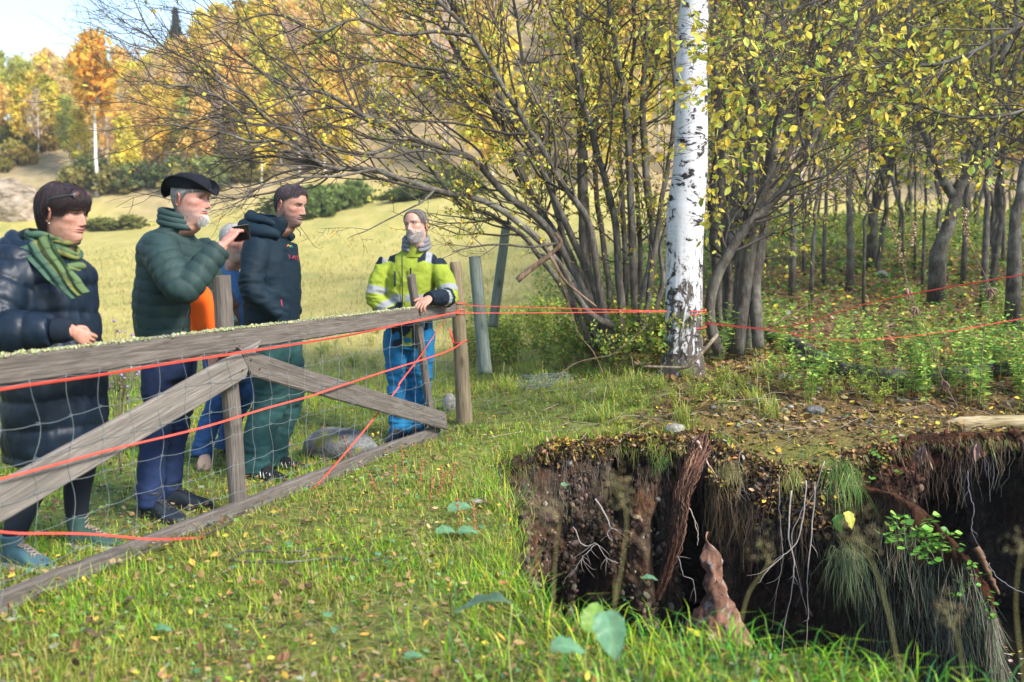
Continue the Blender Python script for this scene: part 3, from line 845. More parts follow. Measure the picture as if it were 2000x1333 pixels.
# ---- red cord and tape
m = NT('red_cord'); m.set(m.mix(m.noise(m.coord('Object'), 25, 3), (.50, .045, .03), (.72, .10, .065)), .55); M['red'] = m.m
def ribbon(name, label, pts, w=.011, seed=0, twist=1.2, cat='tape', parent=None, mb=None, sagv=0.0, n=90, t=.002):
    own = mb is None
    w = w * .78; mb = mb or MB(); path = spline(pts, n); q = np.linspace(0, 1, n); path[:, 2] -= sagv * 4 * q * (1 - q)
    tg_, N, B = frames(path)
    L = np.concatenate([[0], np.cumsum(np.linalg.norm(np.diff(path, axis=0), axis=1))])
    a = twist * vnoise(np.stack([L * .9, L * 0 + seed, L * 0], 1), seed) + .5 * math.pi
    n_ = np.cos(a)[:, None] * N + np.sin(a)[:, None] * B; b_ = -np.sin(a)[:, None] * N + np.cos(a)[:, None] * B
    V = np.stack([path + n_ * w / 2 + b_ * t, path + n_ * w / 2 - b_ * t, path - n_ * w / 2 - b_ * t, path - n_ * w / 2 + b_ * t], 1).reshape(-1, 3)
    i = np.arange(n - 1)[:, None] * 4; j = np.arange(4)[None]; jj = (j + 1) % 4
    mb.add(V, np.stack([i + j, i + jj, i + 4 + jj, i + 4 + j], -1).reshape(-1, 4))
    if own:
        o = mb.build(name, M['red'], parent, smooth=False, color=False)
        return tag(o, label, cat) if label else o
def ring(mb, c, r, z_amp=.004, w=.010, seed=0, axis_tilt=(0, 0), turns=1.0):
    a = np.linspace(0, 2 * math.pi * turns, 40)
    pts = np.stack([c[0] + r * np.cos(a), c[1] + r * np.sin(a), c[2] + axis_tilt[0] * np.cos(a) + axis_tilt[1] * np.sin(a) + z_amp * np.sin(a * 2 + seed)], 1)
    tube(mb, pts, w / 2, 6, cap=False)
BIR = np.array([P(1340, 700, 9.0)[0], 9.0])       # birch foot in plan
f_ = lambda u, v, off=.085: guv(u, v, off)
ribbon('cord', 'red tape running just under the top rail for the whole length of the gate', [gp(1.9, .87, .03), f_(-300, 800), f_(0, 753), f_(160, 731), f_(300, 708), f_(470, 683), f_(650, 655), f_(780, 628), f_(877, 608)], .014, 1, .7)
ribbon('cord', 'red tape crossing the netting at mid height and both braces', [gp(1.9, .50, .06), f_(-320, 1005), f_(0, 925), f_(180, 878), f_(350, 838), f_(486, 798), f_(572, 775), f_(634, 755), f_(731, 724), f_(849, 687), P(905, 668, 7.8)], .012, 2, 1.0)
ribbon('cord', 'red tape falling from the round post down to the grass in front of the gate', [P(876, 613, 7.55), P(823, 693, 7.2), P(782, 747, 6.95), P(774, 763, 6.9), P(704, 850, 6.35), P(640, 925, 5.95), P(604, 962, 5.78)], .012, 3, 1.3)
ribbon('cord', 'red tape hanging loose near the grass at the lower left of the gate', [gp(1.9, .55, .06), f_(-300, 1052), f_(0, 1047), f_(110, 1048), f_(190, 1054), f_(250, 1059), f_(320, 1058), f_(390, 1054), P(450, 1040, 4.9)], .012, 4, .9)
za, zb = P(905, 597, 7.9), P(1300, 606, 8.9)
ribbon('cord', 'upper of the two red cords strung from the round post to the birch', [P(908, 597, 7.85), P(1100, 600, 8.3), P(1302, 608, 8.86)], .008, 5, .4, sagv=.01)
ribbon('cord', 'lower of the two red cords strung from the round post to the birch', [P(908, 612, 7.85), P(1100, 611, 8.3), P(1302, 609, 8.86)], .009, 6, .4)
ribbon('cord', 'red cord rising from the birch to the far right over the nettles', [P(1378, 630, 8.9), P(1525, 640, 8.4), P(1700, 592, 7.9), P(1850, 562, 7.6), P(2010, 535, 7.3), P(2200, 500, 7.0)], .011, 7, .8)
ribbon('cord', 'slack red cord sagging through the nettles right of the birch', [P(1378, 633, 8.9), P(1500, 645, 8.7), P(1600, 661, 8.6), P(1700, 664, 8.6), P(1850, 648, 8.7), P(1990, 624, 8.8), P(2150, 600, 8.9)], .009, 8, .8)
kn = thing('cord_wrap', 'turns of red cord knotted round the round gate post', 'cord')
for v_, tl in ((591, (0, .004)), (607, (.006, 0)), (611, (-.006, .003)), (668, (.01, 0))):
    mb = MB(); z_ = CAM_Z - (v_ - 498) / FPX * 7.85; k_ = (z_ + .05) / 1.375; c_ = postB * (1 - k_) + postT * k_
    ring(mb, (c_[0], c_[1], z_), .068 + (.045 - .068) * k_ + .004, axis_tilt=tl, seed=v_)
    mb.build('turn', M['red'], kn, color=False)
ribbon('knot_end', None, [P(886, 668, 7.75), P(881, 655, 7.7), P(879, 642, 7.7)], .02, 9, 2, parent=kn, n=12); ribbon('knot_end', None, [P(886, 668, 7.75), P(880, 676, 7.7), P(877, 688, 7.72)], .02, 9, 2, parent=kn, n=12)
kn = thing('cord_wrap', 'red cord wound round the foot of the white birch', 'cord')
for v_, r_ in ((612, .168), (640, .172), (607, .167)):
    mb = MB(); z_ = CAM_Z - (v_ - 498) / FPX * 8.85
    ring(mb, (BIR[0] + .012, BIR[1], z_), r_, axis_tilt=(.006, .01), seed=v_); mb.build('turn', M['red'], kn, color=False)
# ================================================================ TREES NEAR THE HOLE
def mat_bark(name, a, b, c_, lich=.3, stretch=.3):
    m = NT(name); co = m.coord('Object', (1, 1, stretch)); o = m.coord('Object')
    n1 = m.noise(co, 28, 7, .65, .5); n2 = m.noise(o, 5, 4, .6)
    c = m.ramp(n1, [(0.3, a), (0.5, b), (0.72, c_)])
    c = m.mix(m.ramp(n2, [(0.48, 0.0), (0.68, lich)]), c, (.30, .31, .26))
    c = m.mix(1.0, c, m.attr(), 'MULTIPLY')
    m.set(c, .9); m.bump(n1, .8, .008); return m.m
M['bark'] = mat_bark('grey_bark', (.035, .028, .022), (.085, .070, .056), (.19, .165, .14), .30)
M['bark_dark'] = mat_bark('dark_bark', (.018, .016, .014), (.055, .047, .038), (.12, .105, .085), .35)
M['twig'] = mat_attr('twig', .8, 30, .3)
M['tree_leaf'] = mat_leaf('yellow_leaf', .42, .45)

def mat_birch():
    m = NT('birch_bark'); o = m.coord('Object')
    cz = m.coord('Object', (1, 1, 7)); n = m.noise(cz, 3.2, 5, .6)
    white = m.mix(m.noise(o, 2.2, 5, .6), (.40, .39, .40), (.62, .61, .62))
    white = m.mix(m.ramp(m.noise(m.coord('Object', (1, 1, 30)), 4, 3, .6), [(.52, 0.), (.62, .35)]), white, (.45, .37, .32))
    black = (.018, .015, .014)
    # thin horizontal lenticels
    len_ = m.voro(m.coord('Object', (9, 9, 60)), 1.3); lm = m.ramp(len_, [(.10, 1.), (.16, 0.)])
    gate_ = m.ramp(m.noise(o, 6, 3), [(.42, 0.), (.48, 1.)])
    c = m.mix(m.math('MULTIPLY', lm, gate_), white, (.08, .065, .06))
    # ragged dark scars: ring-shaped patches where branches fell
    sc = m.noise(m.coord('Object', (5.2, 5.2, 8.5)), 1.0, 7, .72, .9)
    scar = m.ramp(sc, [(.548, 0.), (.57, 1.)])
    c = m.mix(scar, c, black)
    # fissured dark plates low on the trunk
    sp = m.n.new('ShaderNodeSeparateXYZ'); m.l.new(o, sp.inputs[0])
    low = m.n.new('ShaderNodeMapRange'); m.l.new(sp.outputs[2], low.inputs[0])
    for i_, v_ in ((1, 0.1), (2, 2.3), (3, .155), (4, -.19)): low.inputs[i_].default_value = v_
    fis = m.noise(m.coord('Object', (13, 13, 4.2)), 1.2, 8, .68, 1.3)
    f2 = m.math('ADD', fis, low.outputs[0]); f3 = m.ramp(f2, [(.555, 0.), (.60, 1.)])
    c = m.mix(f3, c, m.mix(m.noise(o, 40, 4), (.03, .025, .022), (.15, .115, .09)))
    m.set(c, .75)
    h = m.math('SUBTRACT', 1.0, m.math('MULTIPLY', m.math('ADD', f3, m.math('MULTIPLY', scar, .7)), .8))
    m.bump(m.math('ADD', h, m.math('MULTIPLY', n, .1)), .9, .018)
    return m.m
M['birch'] = mat_birch()

# ---- the white birch
birch = thing('birch_tree', 'thick white birch with black scars standing at the back of the hole', 'tree', (BIR[0], BIR[1], h1(*BIR) - .05))
z0 = birch.location.z
def loc(u, v, d=9.0): return P(u, v, d) - np.array(birch.location)
prof = [(1332, 745, 52), (1333, 722, 44), (1334, 690, 38.5), (1335, 640, 36), (1336, 560, 35.5), (1337, 480, 36), (1339, 420, 37), (1341, 395, 36), (1348, 330, 33.5), (1350, 250, 32), (1350, 180, 31), (1351, 100, 30), (1354, 40, 29), (1357, 0, 28), (1362, -90, 27), (1370, -260, 25), (1380, -600, 20), (1400, -1200, 12)]
path = np.array([loc(u, v) for u, v, r in prof]); rad = np.array([r / FPX * 9.0 for u, v, r in prof])
pr = spline(np.hstack([path, rad[:, None]]), 260)
path, rad = pr[:, :3], pr[:, 3]
sides = 96
t_, N_, B_ = frames(path); a = np.linspace(0, 2 * math.pi, sides, endpoint=False)
Z = path[:, 2]
base = np.stack([np.tile(np.cos(a) * 2.0, len(path)), np.tile(np.sin(a) * 2.0, len(path)), np.repeat(Z, sides) * .9], 1)
fl = sstep(1.7, .1, Z)[:, None]
w1 = (fbm(base * [2.6, 2.6, 1.6], 7, 4).reshape(len(path), sides)) * .085 * fl
lob = .10 * sstep(.25, -.05, Z)[:, None] * np.cos(a * 5 + .7)[None]
rr = rad[:, None] * (1 + w1 + lob + .012 * fbm(base * [1, 1, 3], 8, 3).reshape(len(path), sides))
V = path[:, None] + rr[:, :, None] * (np.cos(a)[None, :, None] * N_[:, None] + np.sin(a)[None, :, None] * B_[:, None])
i = np.arange(len(path) - 1)[:, None] * sides; j = np.arange(sides)[None]; k = (j + 1) % sides
mb = MB(); mb.add(V.reshape(-1, 3), np.stack([i + j, i + k, i + sides + k, i + sides + j], -1).reshape(-1, 4))
mb.build('trunk', M['birch'], birch, color=False)
mb = MB()
for (u0, v0, u1, v1, r0) in [(1380, 20, 1400, -180, .05), (1330, -40, 1250, -300, .05), (1385, -120, 1500, -420, .05), (1370, -300, 1200, -700, .05), (1375, -450, 1560, -800, .04)]:
    tube(mb, spline([loc(u0 - (8 if u1 > u0 else -8), v0 + 10), loc((u0 + u1) / 2 + 6, (v0 + v1) / 2, 8.8), loc(u1, v1, 8.5)], 14), np.linspace(r0, .01, 14), 7)
mb.build('limb', M['bark'], birch, color=True)

# ---------------------------------------------------------------- twiggy growth
TWC = [(.085, .070, .062), (.12, .098, .085), (.055, .046, .042)]
class Grower:
    def __init__(s, seed):
        s.r = np.random.default_rng(seed); s.tw = MB(); s.leafP, s.leafD = [], []; s.nt = 0
    def child(s, p, d, L, r, level, leafy, bend=(0, 0, .25), bias=None, sides=4):
        n = max(4, int(L / .10)) if level == 0 else 5
        n = min(n, 12)
        pts = [np.array(p, float)]; d = unit(np.array(d, float))
        for i in range(n - 1):
            d = unit(d + s.r.normal(0, .16, 3) + np.array(bend) * .12 + (0 if bias is None else np.array(bias) * .10))
            pts.append(pts[-1] + d * L / (n - 1))
        pts = np.array(pts); rad = np.linspace(r, max(r * .35, .0012), n)
        c = np.array(TWC[s.r.integers(3)]) * s.r.uniform(.8, 1.2)
        tube(s.tw, pts, rad, sides if level == 0 else 3, C=c, cap=False); s.nt += 1
        if level < 2:
            m_ = s.r.integers(3, 6) if level == 0 else s.r.integers(2, 4)
            for q in range(m_):
                k = s.r.uniform(.25, .98) * (n - 1); i0 = int(k); b = pts[i0] + (pts[min(i0 + 1, n - 1)] - pts[i0]) * (k - i0)
                dd = unit(pts[min(i0 + 1, n - 1)] - pts[max(i0 - 1, 0)])
                nd = unit(dd + s.r.normal(0, .65, 3))
                s.child(b, nd, L * s.r.uniform(.35, .6), max(r * .5, .0016), level + 1, leafy, bend, bias)
        if s.r.random() < leafy or level == 2:
            cnt = s.r.poisson(leafy * (2.5 if level == 2 else 1.5))
            for q in range(cnt):
                k = s.r.uniform(.2, 1) * (n - 1); i0 = min(int(k), n - 2)
                s.leafP.append(pts[i0] + (pts[i0 + 1] - pts[i0]) * (k - i0)); s.leafD.append(s.r.normal(0, 1, 3) * .7 + np.array([0, 0, -.5]) + unit(pts[-1] - pts[0]) * .4)
    def along(s, path, rad, count, L0, L1, leafy, t0=.15, t1=1.0, bend=(0, 0, .25), bias=None, spread=1.0):
        path = np.asarray(path); n = len(path); t, N, B = frames(path)
        for q in range(count):
            k = (t0 + (t1 - t0) * s.r.random() ** .85) * (n - 1); i0 = min(int(k), n - 2); f = k - i0
            p = path[i0] * (1 - f) + path[i0 + 1] * f; a = s.r.uniform(0, 6.28)
            d = unit(t[i0] * s.r.uniform(.3, 1.1) + spread * (math.cos(a) * N[i0] + math.sin(a) * B[i0]) + (0 if bias is None else np.array(bias) * .5))
            L = s.r.uniform(L0, L1); r_ = min(rad[i0] * .55, .004 + L * .008)
            s.child(p, d, L, r_, 0, leafy, bend, bias)
    def leaves(s, parent, cols, w, size=(.03, .055), biggest=0, dens=1.0, name='leaves', tmpl=None):
        if not s.leafP: return
        p = np.array(s.leafP); D = np.array(s.leafD); D /= np.linalg.norm(D, axis=1)[:, None] + 1e-9
        n = len(p); side = np.cross(D, s.r.normal(size=(n, 3))); side /= np.linalg.norm(side, axis=1)[:, None] + 1e-9
        up = np.cross(D, side); sz = s.r.uniform(size[0], size[1], n)
        Mx = np.stack([D, side, up], 2) * sz[:, None, None]
        C = palette(n, cols, .16, w, s.r); V, Q = tmpl or LF3
        order = np.argsort(-sz / np.maximum(np.linalg.norm(p - np.array([0, 0, CAM_Z]), axis=1), .5))
        big = order[:biggest]; rest = order[biggest:]
        if biggest:
            protos = []
            for c in cols[:6]:
                me = MB().add(V, Q, None, c).mesh('leaf', M['tree_leaf'], False); protos.append((np.array(c), me))
            for i in big:
                k = np.argmin([np.abs(c - C[i]).sum() for c, _ in protos])
                o = link('leaf', protos[k][1], parent)
                o.matrix_basis = Matrix.Translation(p[i]) @ Matrix(Mx[i].tolist()).to_4x4()
        if len(rest):
            mb = MB(); scatter(mb, V, Q, None, Mx[rest], p[rest], C[rest]); mb.build(name, M['tree_leaf'], parent, smooth=False, kind='stuff')

YEL = [(.70, .54, .07), (.62, .55, .10), (.47, .50, .09), (.70, .44, .06), (.26, .36, .07), (.36, .20, .06)]
def limb_path(px, d0, d1, n=None, jit=.015, seed=0):
    """limb through photo points, depth going from d0 to d1 along it"""
    q = np.linspace(0, 1, len(px)); pts = np.array([P(u, v, d0 + (d1 - d0) * t) for (u, v), t in zip(px, q)])
    n = n or max(16, int(sum(np.linalg.norm(np.diff(pts, axis=0), axis=1)) / .09))
    s = spline(pts, n); s += jit * np.stack([vnoise(np.stack([np.arange(n) * .35, np.full(n, seed * 1.7 + k), np.zeros(n)], 1), 9) for k in range(3)], 1)
    return s

def shrub(name, label, base, limbs, seed, leafy_cols, w, size, biggest=0, cat='tree', barkm='bark', group=None, twigc=1.0):
    """many-stemmed tree: limbs = list of (pixels, d0, d1, r0, r1, twigs, Lmin, Lmax, leafy, bias)"""
    t = thing(name, label, cat, base, group=group); g = Grower(seed); off = np.array(base)
    for k, (px, d0, d1, r0, r1, cnt, L0, L1, leafy, bias) in enumerate(limbs):
        path = limb_path(px, d0, d1, seed=k + seed) - off; n = len(path)
        q = np.linspace(0, 1, n); rad = .68 * r0 * (1 - q) ** .8 + r1
        mb = MB(); tube(mb, path, rad, 10, C=np.ones(3) * g.r.uniform(.75, 1.15), wob=.12, seed=k)
        mb.build('stem', M[barkm], t)
        g.along(path, rad, int(cnt * twigc * (.72 if px[-1][0] < 700 else 1)), L0, L1, leafy, .22 if k else .3, 1.0, bias=bias)
    if name == 'goat_willow' and g.leafP:
        kp = [i for i, q in enumerate(g.leafP) if q[0] + base[0] > -1.7 + g.r.normal(0, .4) or g.r.random() < .12]; g.leafP = [g.leafP[i] for i in kp]; g.leafD = [g.leafD[i] for i in kp]
    g.tw.build('twigs', M['twig'], t, kind='stuff')
    g.leaves(t, leafy_cols, w, size, biggest)
    return t, g
L = (-1, 0, .1)
big, gbig = shrub('goat_willow', 'wide many-stemmed shrub with long limbs leaning left over the people, yellow leaves', tuple(P(1190, 690, 9.7)), [
    ([(1185, 690), (1120, 560), (1065, 480), (1000, 425), (920, 385), (850, 372), (790, 352), (733, 334), (680, 330), (648, 329), (618, 314), (575, 290), (540, 277), (493, 277), (440, 262), (380, 252), (320, 240)], 9.6, 8.0, .044, .005, 40, .5, 1.5, .8, (-1, 0, .3)),
    ([(1195, 690), (1180, 600), (1148, 435), (1104, 371), (1050, 277), (996, 192), (925, 74), (845, -10), (760, -120), (650, -230)], 9.5, 8.6, .050, .007, 40, .5, 1.4, 2.2, (-.7, 0, .4)),
    ([(1190, 690), (1160, 560), (1110, 450), (1040, 300), (985, 210), (952, 118), (905, 45), (871, -10), (820, -130)], 9.9, 9.3, .048, .008, 30, .5, 1.3, 2.4, (-.4, 0, .5)),
    ([(1205, 690), (1212, 600), (1202, 435), (1175, 331), (1151, 236), (1134, 189), (1117, 78), (1094, -10), (1060, -200)], 9.8, 9.6, .05, .010, 30, .5, 1.2, 2.4, None),
    ([(1160, 690), (1150, 600), (1142, 450), (1136, 304), (1132, 150), (1130, -10), (1128, -200)], 10.2, 10.2, .058, .03, 24, .5, 1.2, 2.4, None),
    ([(1235, 690), (1240, 600), (1236, 450), (1225, 236), (1205, 111), (1185, -10), (1160, -200)], 9.9, 9.8, .055, .012, 26, .5, 1.2, 2.3, None),
    ([(1185, 690), (1150, 590), (1070, 449), (989, 381), (928, 314), (860, 290), (800, 270), (720, 230), (640, 185), (560, 170), (480, 120), (420, 60)], 9.7, 8.3, .052, .006, 40, .5, 1.4, 1.8, (-1, 0, .3)),
    ([(1170, 690), (1120, 520), (1050, 400), (989, 270), (935, 175), (870, 60), (820, -60), (760, -180)], 10.0, 9.4, .045, .008, 32, .5, 1.3, 2.4, (-.5, 0, .4)),
    ([(1250, 690), (1265, 590), (1280, 480), (1296, 380), (1310, 290), (1318, 200), (1310, 60), (1300, -80)], 9.8, 9.7, .036, .010, 18, .4, 1.0, 1.3, None),
    ([(1220, 690), (1255, 580), (1275, 470), (1262, 350), (1255, 200), (1262, 60), (1270, -100)], 10.1, 10.3, .05, .02, 20, .4, 1.1, 1.4, None),
    ([(618, 314), (560, 262), (515, 225), (490, 190), (440, 165), (390, 130), (330, 100), (290, 60), (255, -10)], 8.7, 7.9, .020, .004, 22, .4, 1.0, .15, (-1, 0, .5)),
    ([(493, 277), (469, 223), (430, 190), (370, 170), (310, 165), (265, 100)], 8.4, 7.8, .014, .003, 16, .3, .9, .12, (-1, 0, .3)),
    ([(733, 334), (650, 345), (560, 350), (500, 372), (450, 392)], 8.5, 7.6, .014, .003, 12, .3, .7, .15, (-1, 0, -.2)),
    ([(845, 372), (820, 398), (780, 420), (720, 448), (680, 470)], 8.3, 7.6, .011, .002, 3, .2, .4, .1, (-1, 0, -.3)),
    ([(1090, 475), (1040, 483), (980, 478), (930, 484), (882, 492)], 9.3, 7.9, .014, .004, 5, .2, .5, .15, (-1, 0, 0)),
    ([(800, 270), (720, 300), (640, 285), (560, 250), (480, 240), (400, 230), (330, 260)], 8.9, 8.2, .018, .004, 26, .4, 1.0, .5, (-1, 0, .2)),
    ([(925, 74), (860, 60), (780, 65), (700, 40), (620, 60), (540, 30), (450, 45), (380, 20)], 8.9, 8.2, .020, .004, 28, .4, 1.1, 1.3, (-1, 0, .2)),
    ([(985, 210), (900, 150), (820, 130), (740, 120), (660, 140), (600, 100)], 9.4, 8.8, .020, .005, 28, .4, 1.1, 1.3, (-1, 0, .2)),
    ([(1195, 640), (1140, 600), (1095, 520), (1060, 500)], 9.4, 9.0, .035, .014, 4, .2, .5, .3, None),
    ([(1260, 680), (1292, 560), (1290, 480), (1302, 430)], 9.6, 9.5, .03, .012, 4, .2, .5, .6, None),
    ([(1200, 690), (1188, 560), (1170, 420), (1160, 300), (1172, 160), (1190, 20), (1200, -120)], 10.4, 10.6, .035, .012, 18, .4, 1.1, 2.0, None),
    ([(1215, 690), (1222, 560), (1216, 420), (1212, 300), (1230, 180), (1238, 40), (1230, -120)], 10.3, 10.4, .032, .012, 18, .4, 1.1, 2.0, None),
    ([(1175, 690), (1130, 540), (1088, 420), (1066, 300), (1030, 170), (1010, 40), (990, -80)], 10.3, 10.1, .036, .010, 22, .4, 1.2, 2.2, (-.2, 0, .4)),
    ([(1165, 690), (1095, 560), (1030, 470), (960, 420), (900, 400), (840, 330), (770, 240), (700, 160)], 9.9, 9.0, .034, .005, 26, .4, 1.2, 1.6, (-.7, 0, .3)),
    ([(1240, 690), (1250, 560), (1246, 400), (1240, 260), (1280, 130), (1290, 0), (1285, -100)], 10.6, 10.8, .03, .010, 18, .4, 1.1, 2.0, None),
    ([(1150, 690), (1105, 540), (1066, 440), (1010, 340), (960, 250), (900, 190), (830, 60), (800, -60)], 10.5, 10.2, .034, .008, 26, .4, 1.2, 2.2, (-.3, 0, .4)),
], 101, YEL, [4, 4, 3, 1.5, 1.6, .8], (.020, .050), 300)

# shrub right of the birch
rsh, grs = shrub('grey_alder', 'grey stemmed clump of smooth trunks leaning right, just right of the white birch', tuple(P(1440, 690, 9.9)), [
    ([(1440, 690), (1450, 600), (1470, 450), (1494, 371), (1511, 270), (1532, 189), (1562, 101), (1590, 0), (1620, -150)], 9.8, 9.6, .085, .02, 30, .5, 1.3, 1.2, (.4, 0, .4)),
    ([(1405, 690), (1385, 600), (1420, 500), (1478, 422), (1542, 358), (1589, 263), (1616, 203), (1660, 90), (1700, -40)], 9.5, 9.1, .062, .014, 34, .5, 1.3, 1.2, (.6, 0, .3)),
    ([(1430, 690), (1440, 600), (1452, 480), (1467, 382), (1472, 236), (1466, 135), (1454, 40), (1467, -10), (1480, -150)], 10.1, 10.1, .06, .022, 24, .5, 1.2, 1.2, None),
    ([(1455, 690), (1468, 600), (1485, 480), (1500, 380), (1560, 250), (1580, 130), (1600, 20), (1610, -100)], 10.2, 10.0, .07, .02, 20, .5, 1.2, 1.0, None),
    ([(1425, 690), (1420, 560), (1412, 400), (1402, 250), (1398, 100), (1404, -50)], 10.3, 10.3, .055, .02, 20, .5, 1.2, 1.4, None),
    ([(1410, 690), (1398, 560), (1392, 460), (1396, 330), (1430, 200), (1440, 60), (1420, -60)], 10.6, 10.5, .05, .02, 16, .5, 1.2, 1.4, None),
    ([(1560, 330), (1640, 235), (1700, 240), (1760, 270), (1800, 305), (1850, 350)], 9.0, 8.4, .014, .003, 10, .3, .8, .8, (1, 0, 0)),
    ([(1480, 680), (1476, 560), (1490, 440), (1492, 400)], 9.7, 9.9, .05, .03, 4, .3, .6, .5, None),
], 202, YEL, [4, 4, 3, 1, 1.6, .6], (.024, .055), 150)

# overhanging twigs of a tree outside the frame, big leaves near the lens at the upper right
ov, gov = shrub('overhanging_branch', 'thin leafy twigs with large yellow oval leaves hanging across the upper right', tuple(P(2350, -250, 6.0)), [
    ([(2350, -250), (2150, -60), (1980, 60), (1850, 120), (1720, 130), (1600, 160), (1480, 200)], 6.6, 6.2, .022, .003, 46, .3, .8, .50, (-1, 0, -.2)),
    ([(2350, -250), (2200, 100), (2050, 200), (1900, 230), (1780, 200), (1680, 180)], 6.9, 6.2, .018, .003, 36, .3, .8, .50, (-1, 0, -.3)),
    ([(2350, -250), (2100, -150), (1800, -60), (1600, 0), (1500, 60), (1400, 110)], 7.4, 7.0, .018, .003, 36, .3, .8, .45, (-1, 0, -.3)),
    ([(1480, -120), (1530, 20), (1500, 110), (1470, 200), (1450, 300), (1440, 380)], 7.6, 7.6, .010, .002, 12, .2, .5, .6, (0, 0, -.6)),
], 303, YEL, [5, 4, 3, .5, 1.2, .2], (.040, .070), 150, cat='branch', barkm='bark_dark')
gsave = None

# ---- trees of the wood behind on the right
def wood_tree(label, px, d, r0, r1, seed, cnt=14, leafy=.8, barkm='bark_dark', forks=(), cat='tree'):
    base = G(px[0][0], px[0][1]) if d is None else P(px[0][0], px[0][1], d)
    dd = float(base[1]) if d is None else d
    base[2] = h1(base[0], base[1]) - .05
    t = thing('wood_tree', label, cat, tuple(base)); g = Grower(seed)
    path = limb_path(px, dd, dd, seed=seed, jit=.03); path[0] = base; path = path - base
    q = np.linspace(0, 1, len(path)); rad = .56 * r0 * (1 - q * .5) * (1 + .35 * np.exp(-q * 40)) ; rad[-1] = r1 * .6
    mb = MB(); tube(mb, path, rad, 12, wob=.14, seed=seed, C=np.ones(3)); mb.build('trunk', M[barkm], t)
    g.along(path, rad, cnt, .5, 1.6, leafy, .35, 1, bend=(0, 0, .5))
    for fx, fr in forks:
        p2 = limb_path(fx, dd, dd - .3, seed=seed + 5, jit=.03) - base; q = np.linspace(0, 1, len(p2))
        rd2 = .7 * fr * (1 - q * .6); mb = MB(); tube(mb, p2, rd2, 10, wob=.12, seed=seed, C=np.ones(3)); mb.build('limb', M[barkm], t)
        g.along(p2, rd2, cnt, .5, 1.6, leafy, .15, 1, bend=(0, 0, .5))
    g.tw.build('twigs', M['twig'], t, kind='stuff'); g.leaves(t, YEL, [4, 4, 3, 1, 2.5, .6], (.04, .075))
    return t
wood_tree('dark forked tree with a crooked trunk, the largest in the wood at the right', [(1832, 505), (1850, 440), (1868, 375), (1900, 320), (1925, 240), (1945, 150), (1975, 60), (2000, -60)], 13.5, .17, .07, 1, 26, 1.2,
          forks=[([(1862, 385), (1835, 335), (1812, 280), (1790, 210), (1780, 120), (1770, 20), (1750, -80)], .10), ([(1893, 330), (1940, 300), (1990, 270), (2040, 200)], .04)])
wood_tree('straight grey trunk with a mossy foot left of the forked tree', [(1661, 478), (1660, 400), (1657, 320), (1655, 250), (1650, 150), (1640, 0), (1635, -100)], 14.5, .085, .04, 2, 14, 1.2, 'bark')
wood_tree('dark leaning tree in the shade between the straight trunk and the forked one', [(1705, 425), (1722, 370), (1738, 320), (1745, 260), (1735, 200), (1720, 120), (1700, 0)], 17, .13, .05, 3, 16, 1.2, forks=[([(1725, 360), (1705, 300), (1700, 240), (1690, 150)], .06), ([(1708, 420), (1690, 380), (1668, 330)], .05)])
wood_tree('broad dark trunk standing at the right edge of the picture', [(1985, 480), (1990, 400), (2005, 300), (2010, 200), (2030, 50), (2040, -80)], 11.5, .12, .07, 4, 18, 1.2)
for i_, (u, v, lean, r, lab) in enumerate([(1926, 455, 8, .07, 'upright grey trunk just right of the forked tree'), (1945, 450, 14, .065, 'pale grey trunk paired with another right of the forked tree'), (1962, 445, -4, .05, 'slim whitish trunk near the right edge of the wood'),
        (1548, 470, -10, .075, 'pale leaning trunk just right of the alder clump'), (1572, 475, 14, .045, 'thin dark trunk behind the alder clump'), (1586, 478, 30, .04, 'thin dark stem leaning right behind the alder clump'),
        (1612, 440, 6, .05, 'slender trunk in the left part of the wood'), (1765, 470, -24, .04, 'thin crooked stem left of the forked tree'), (1805, 455, 8, .035, 'thin straight stem close to the foot of the forked tree'),
        (1790, 440, -6, .03, 'thinnest bare stem left of the forked tree'), (1690, 470, 10, .03, 'thin bare stem right of the mossy trunk'), (1885, 440, 18, .06, 'dark trunk seen through the fork of the crooked tree')]):
    wood_tree(lab, [(u, v), (u + lean * .3, v - 90), (u + lean * .9, v - 190), (u + lean * .8, v - 300), (u + lean * 1.6, v - 420), (u + lean * 2, v - 560)], 13 + (i_ * 7 % 5) * 1.1, r, .02, 20 + i_, 12, 1.2, 'bark' if i_ in (1, 2, 3, 6) else 'bark_dark')

# ---- the thicket further back in the wood: three kinds of tree, each copied
def thicket_tree(seed, ht):
    r = np.random.default_rng(seed); t = thing('thicket_tree', 'x', 'tree'); g = Grower(seed)
    z = np.linspace(-.2, ht, 22); path = np.stack([.25 * np.cumsum(r.normal(0, .25, 22)), .25 * np.cumsum(r.normal(0, .25, 22)), z], 1); path -= [path[1][0], path[1][1], 0]; rad = np.linspace(.048, .010, 22)
    mb = MB(); tube(mb, path, rad, 9, wob=.15, seed=seed, C=np.ones(3)); mb.build('trunk', M['bark_dark'], t)
    g.along(path, rad, 34, .6, 1.7, 1.5, .15, 1, bend=(0, 0, .3)); g.tw.build('twigs', M['twig'], t, kind='stuff')
    g.leaves(t, [(.52, .46, .05), (.36, .38, .05), (.18, .26, .04), (.10, .17, .03), (.60, .46, .04)], [2, 3, 3, 2, 1.5], (.06, .11)); return t
TT = [thicket_tree(71 + i, 6.5 + i * .6) for i in range(4)]
for t in TT: remember(t)
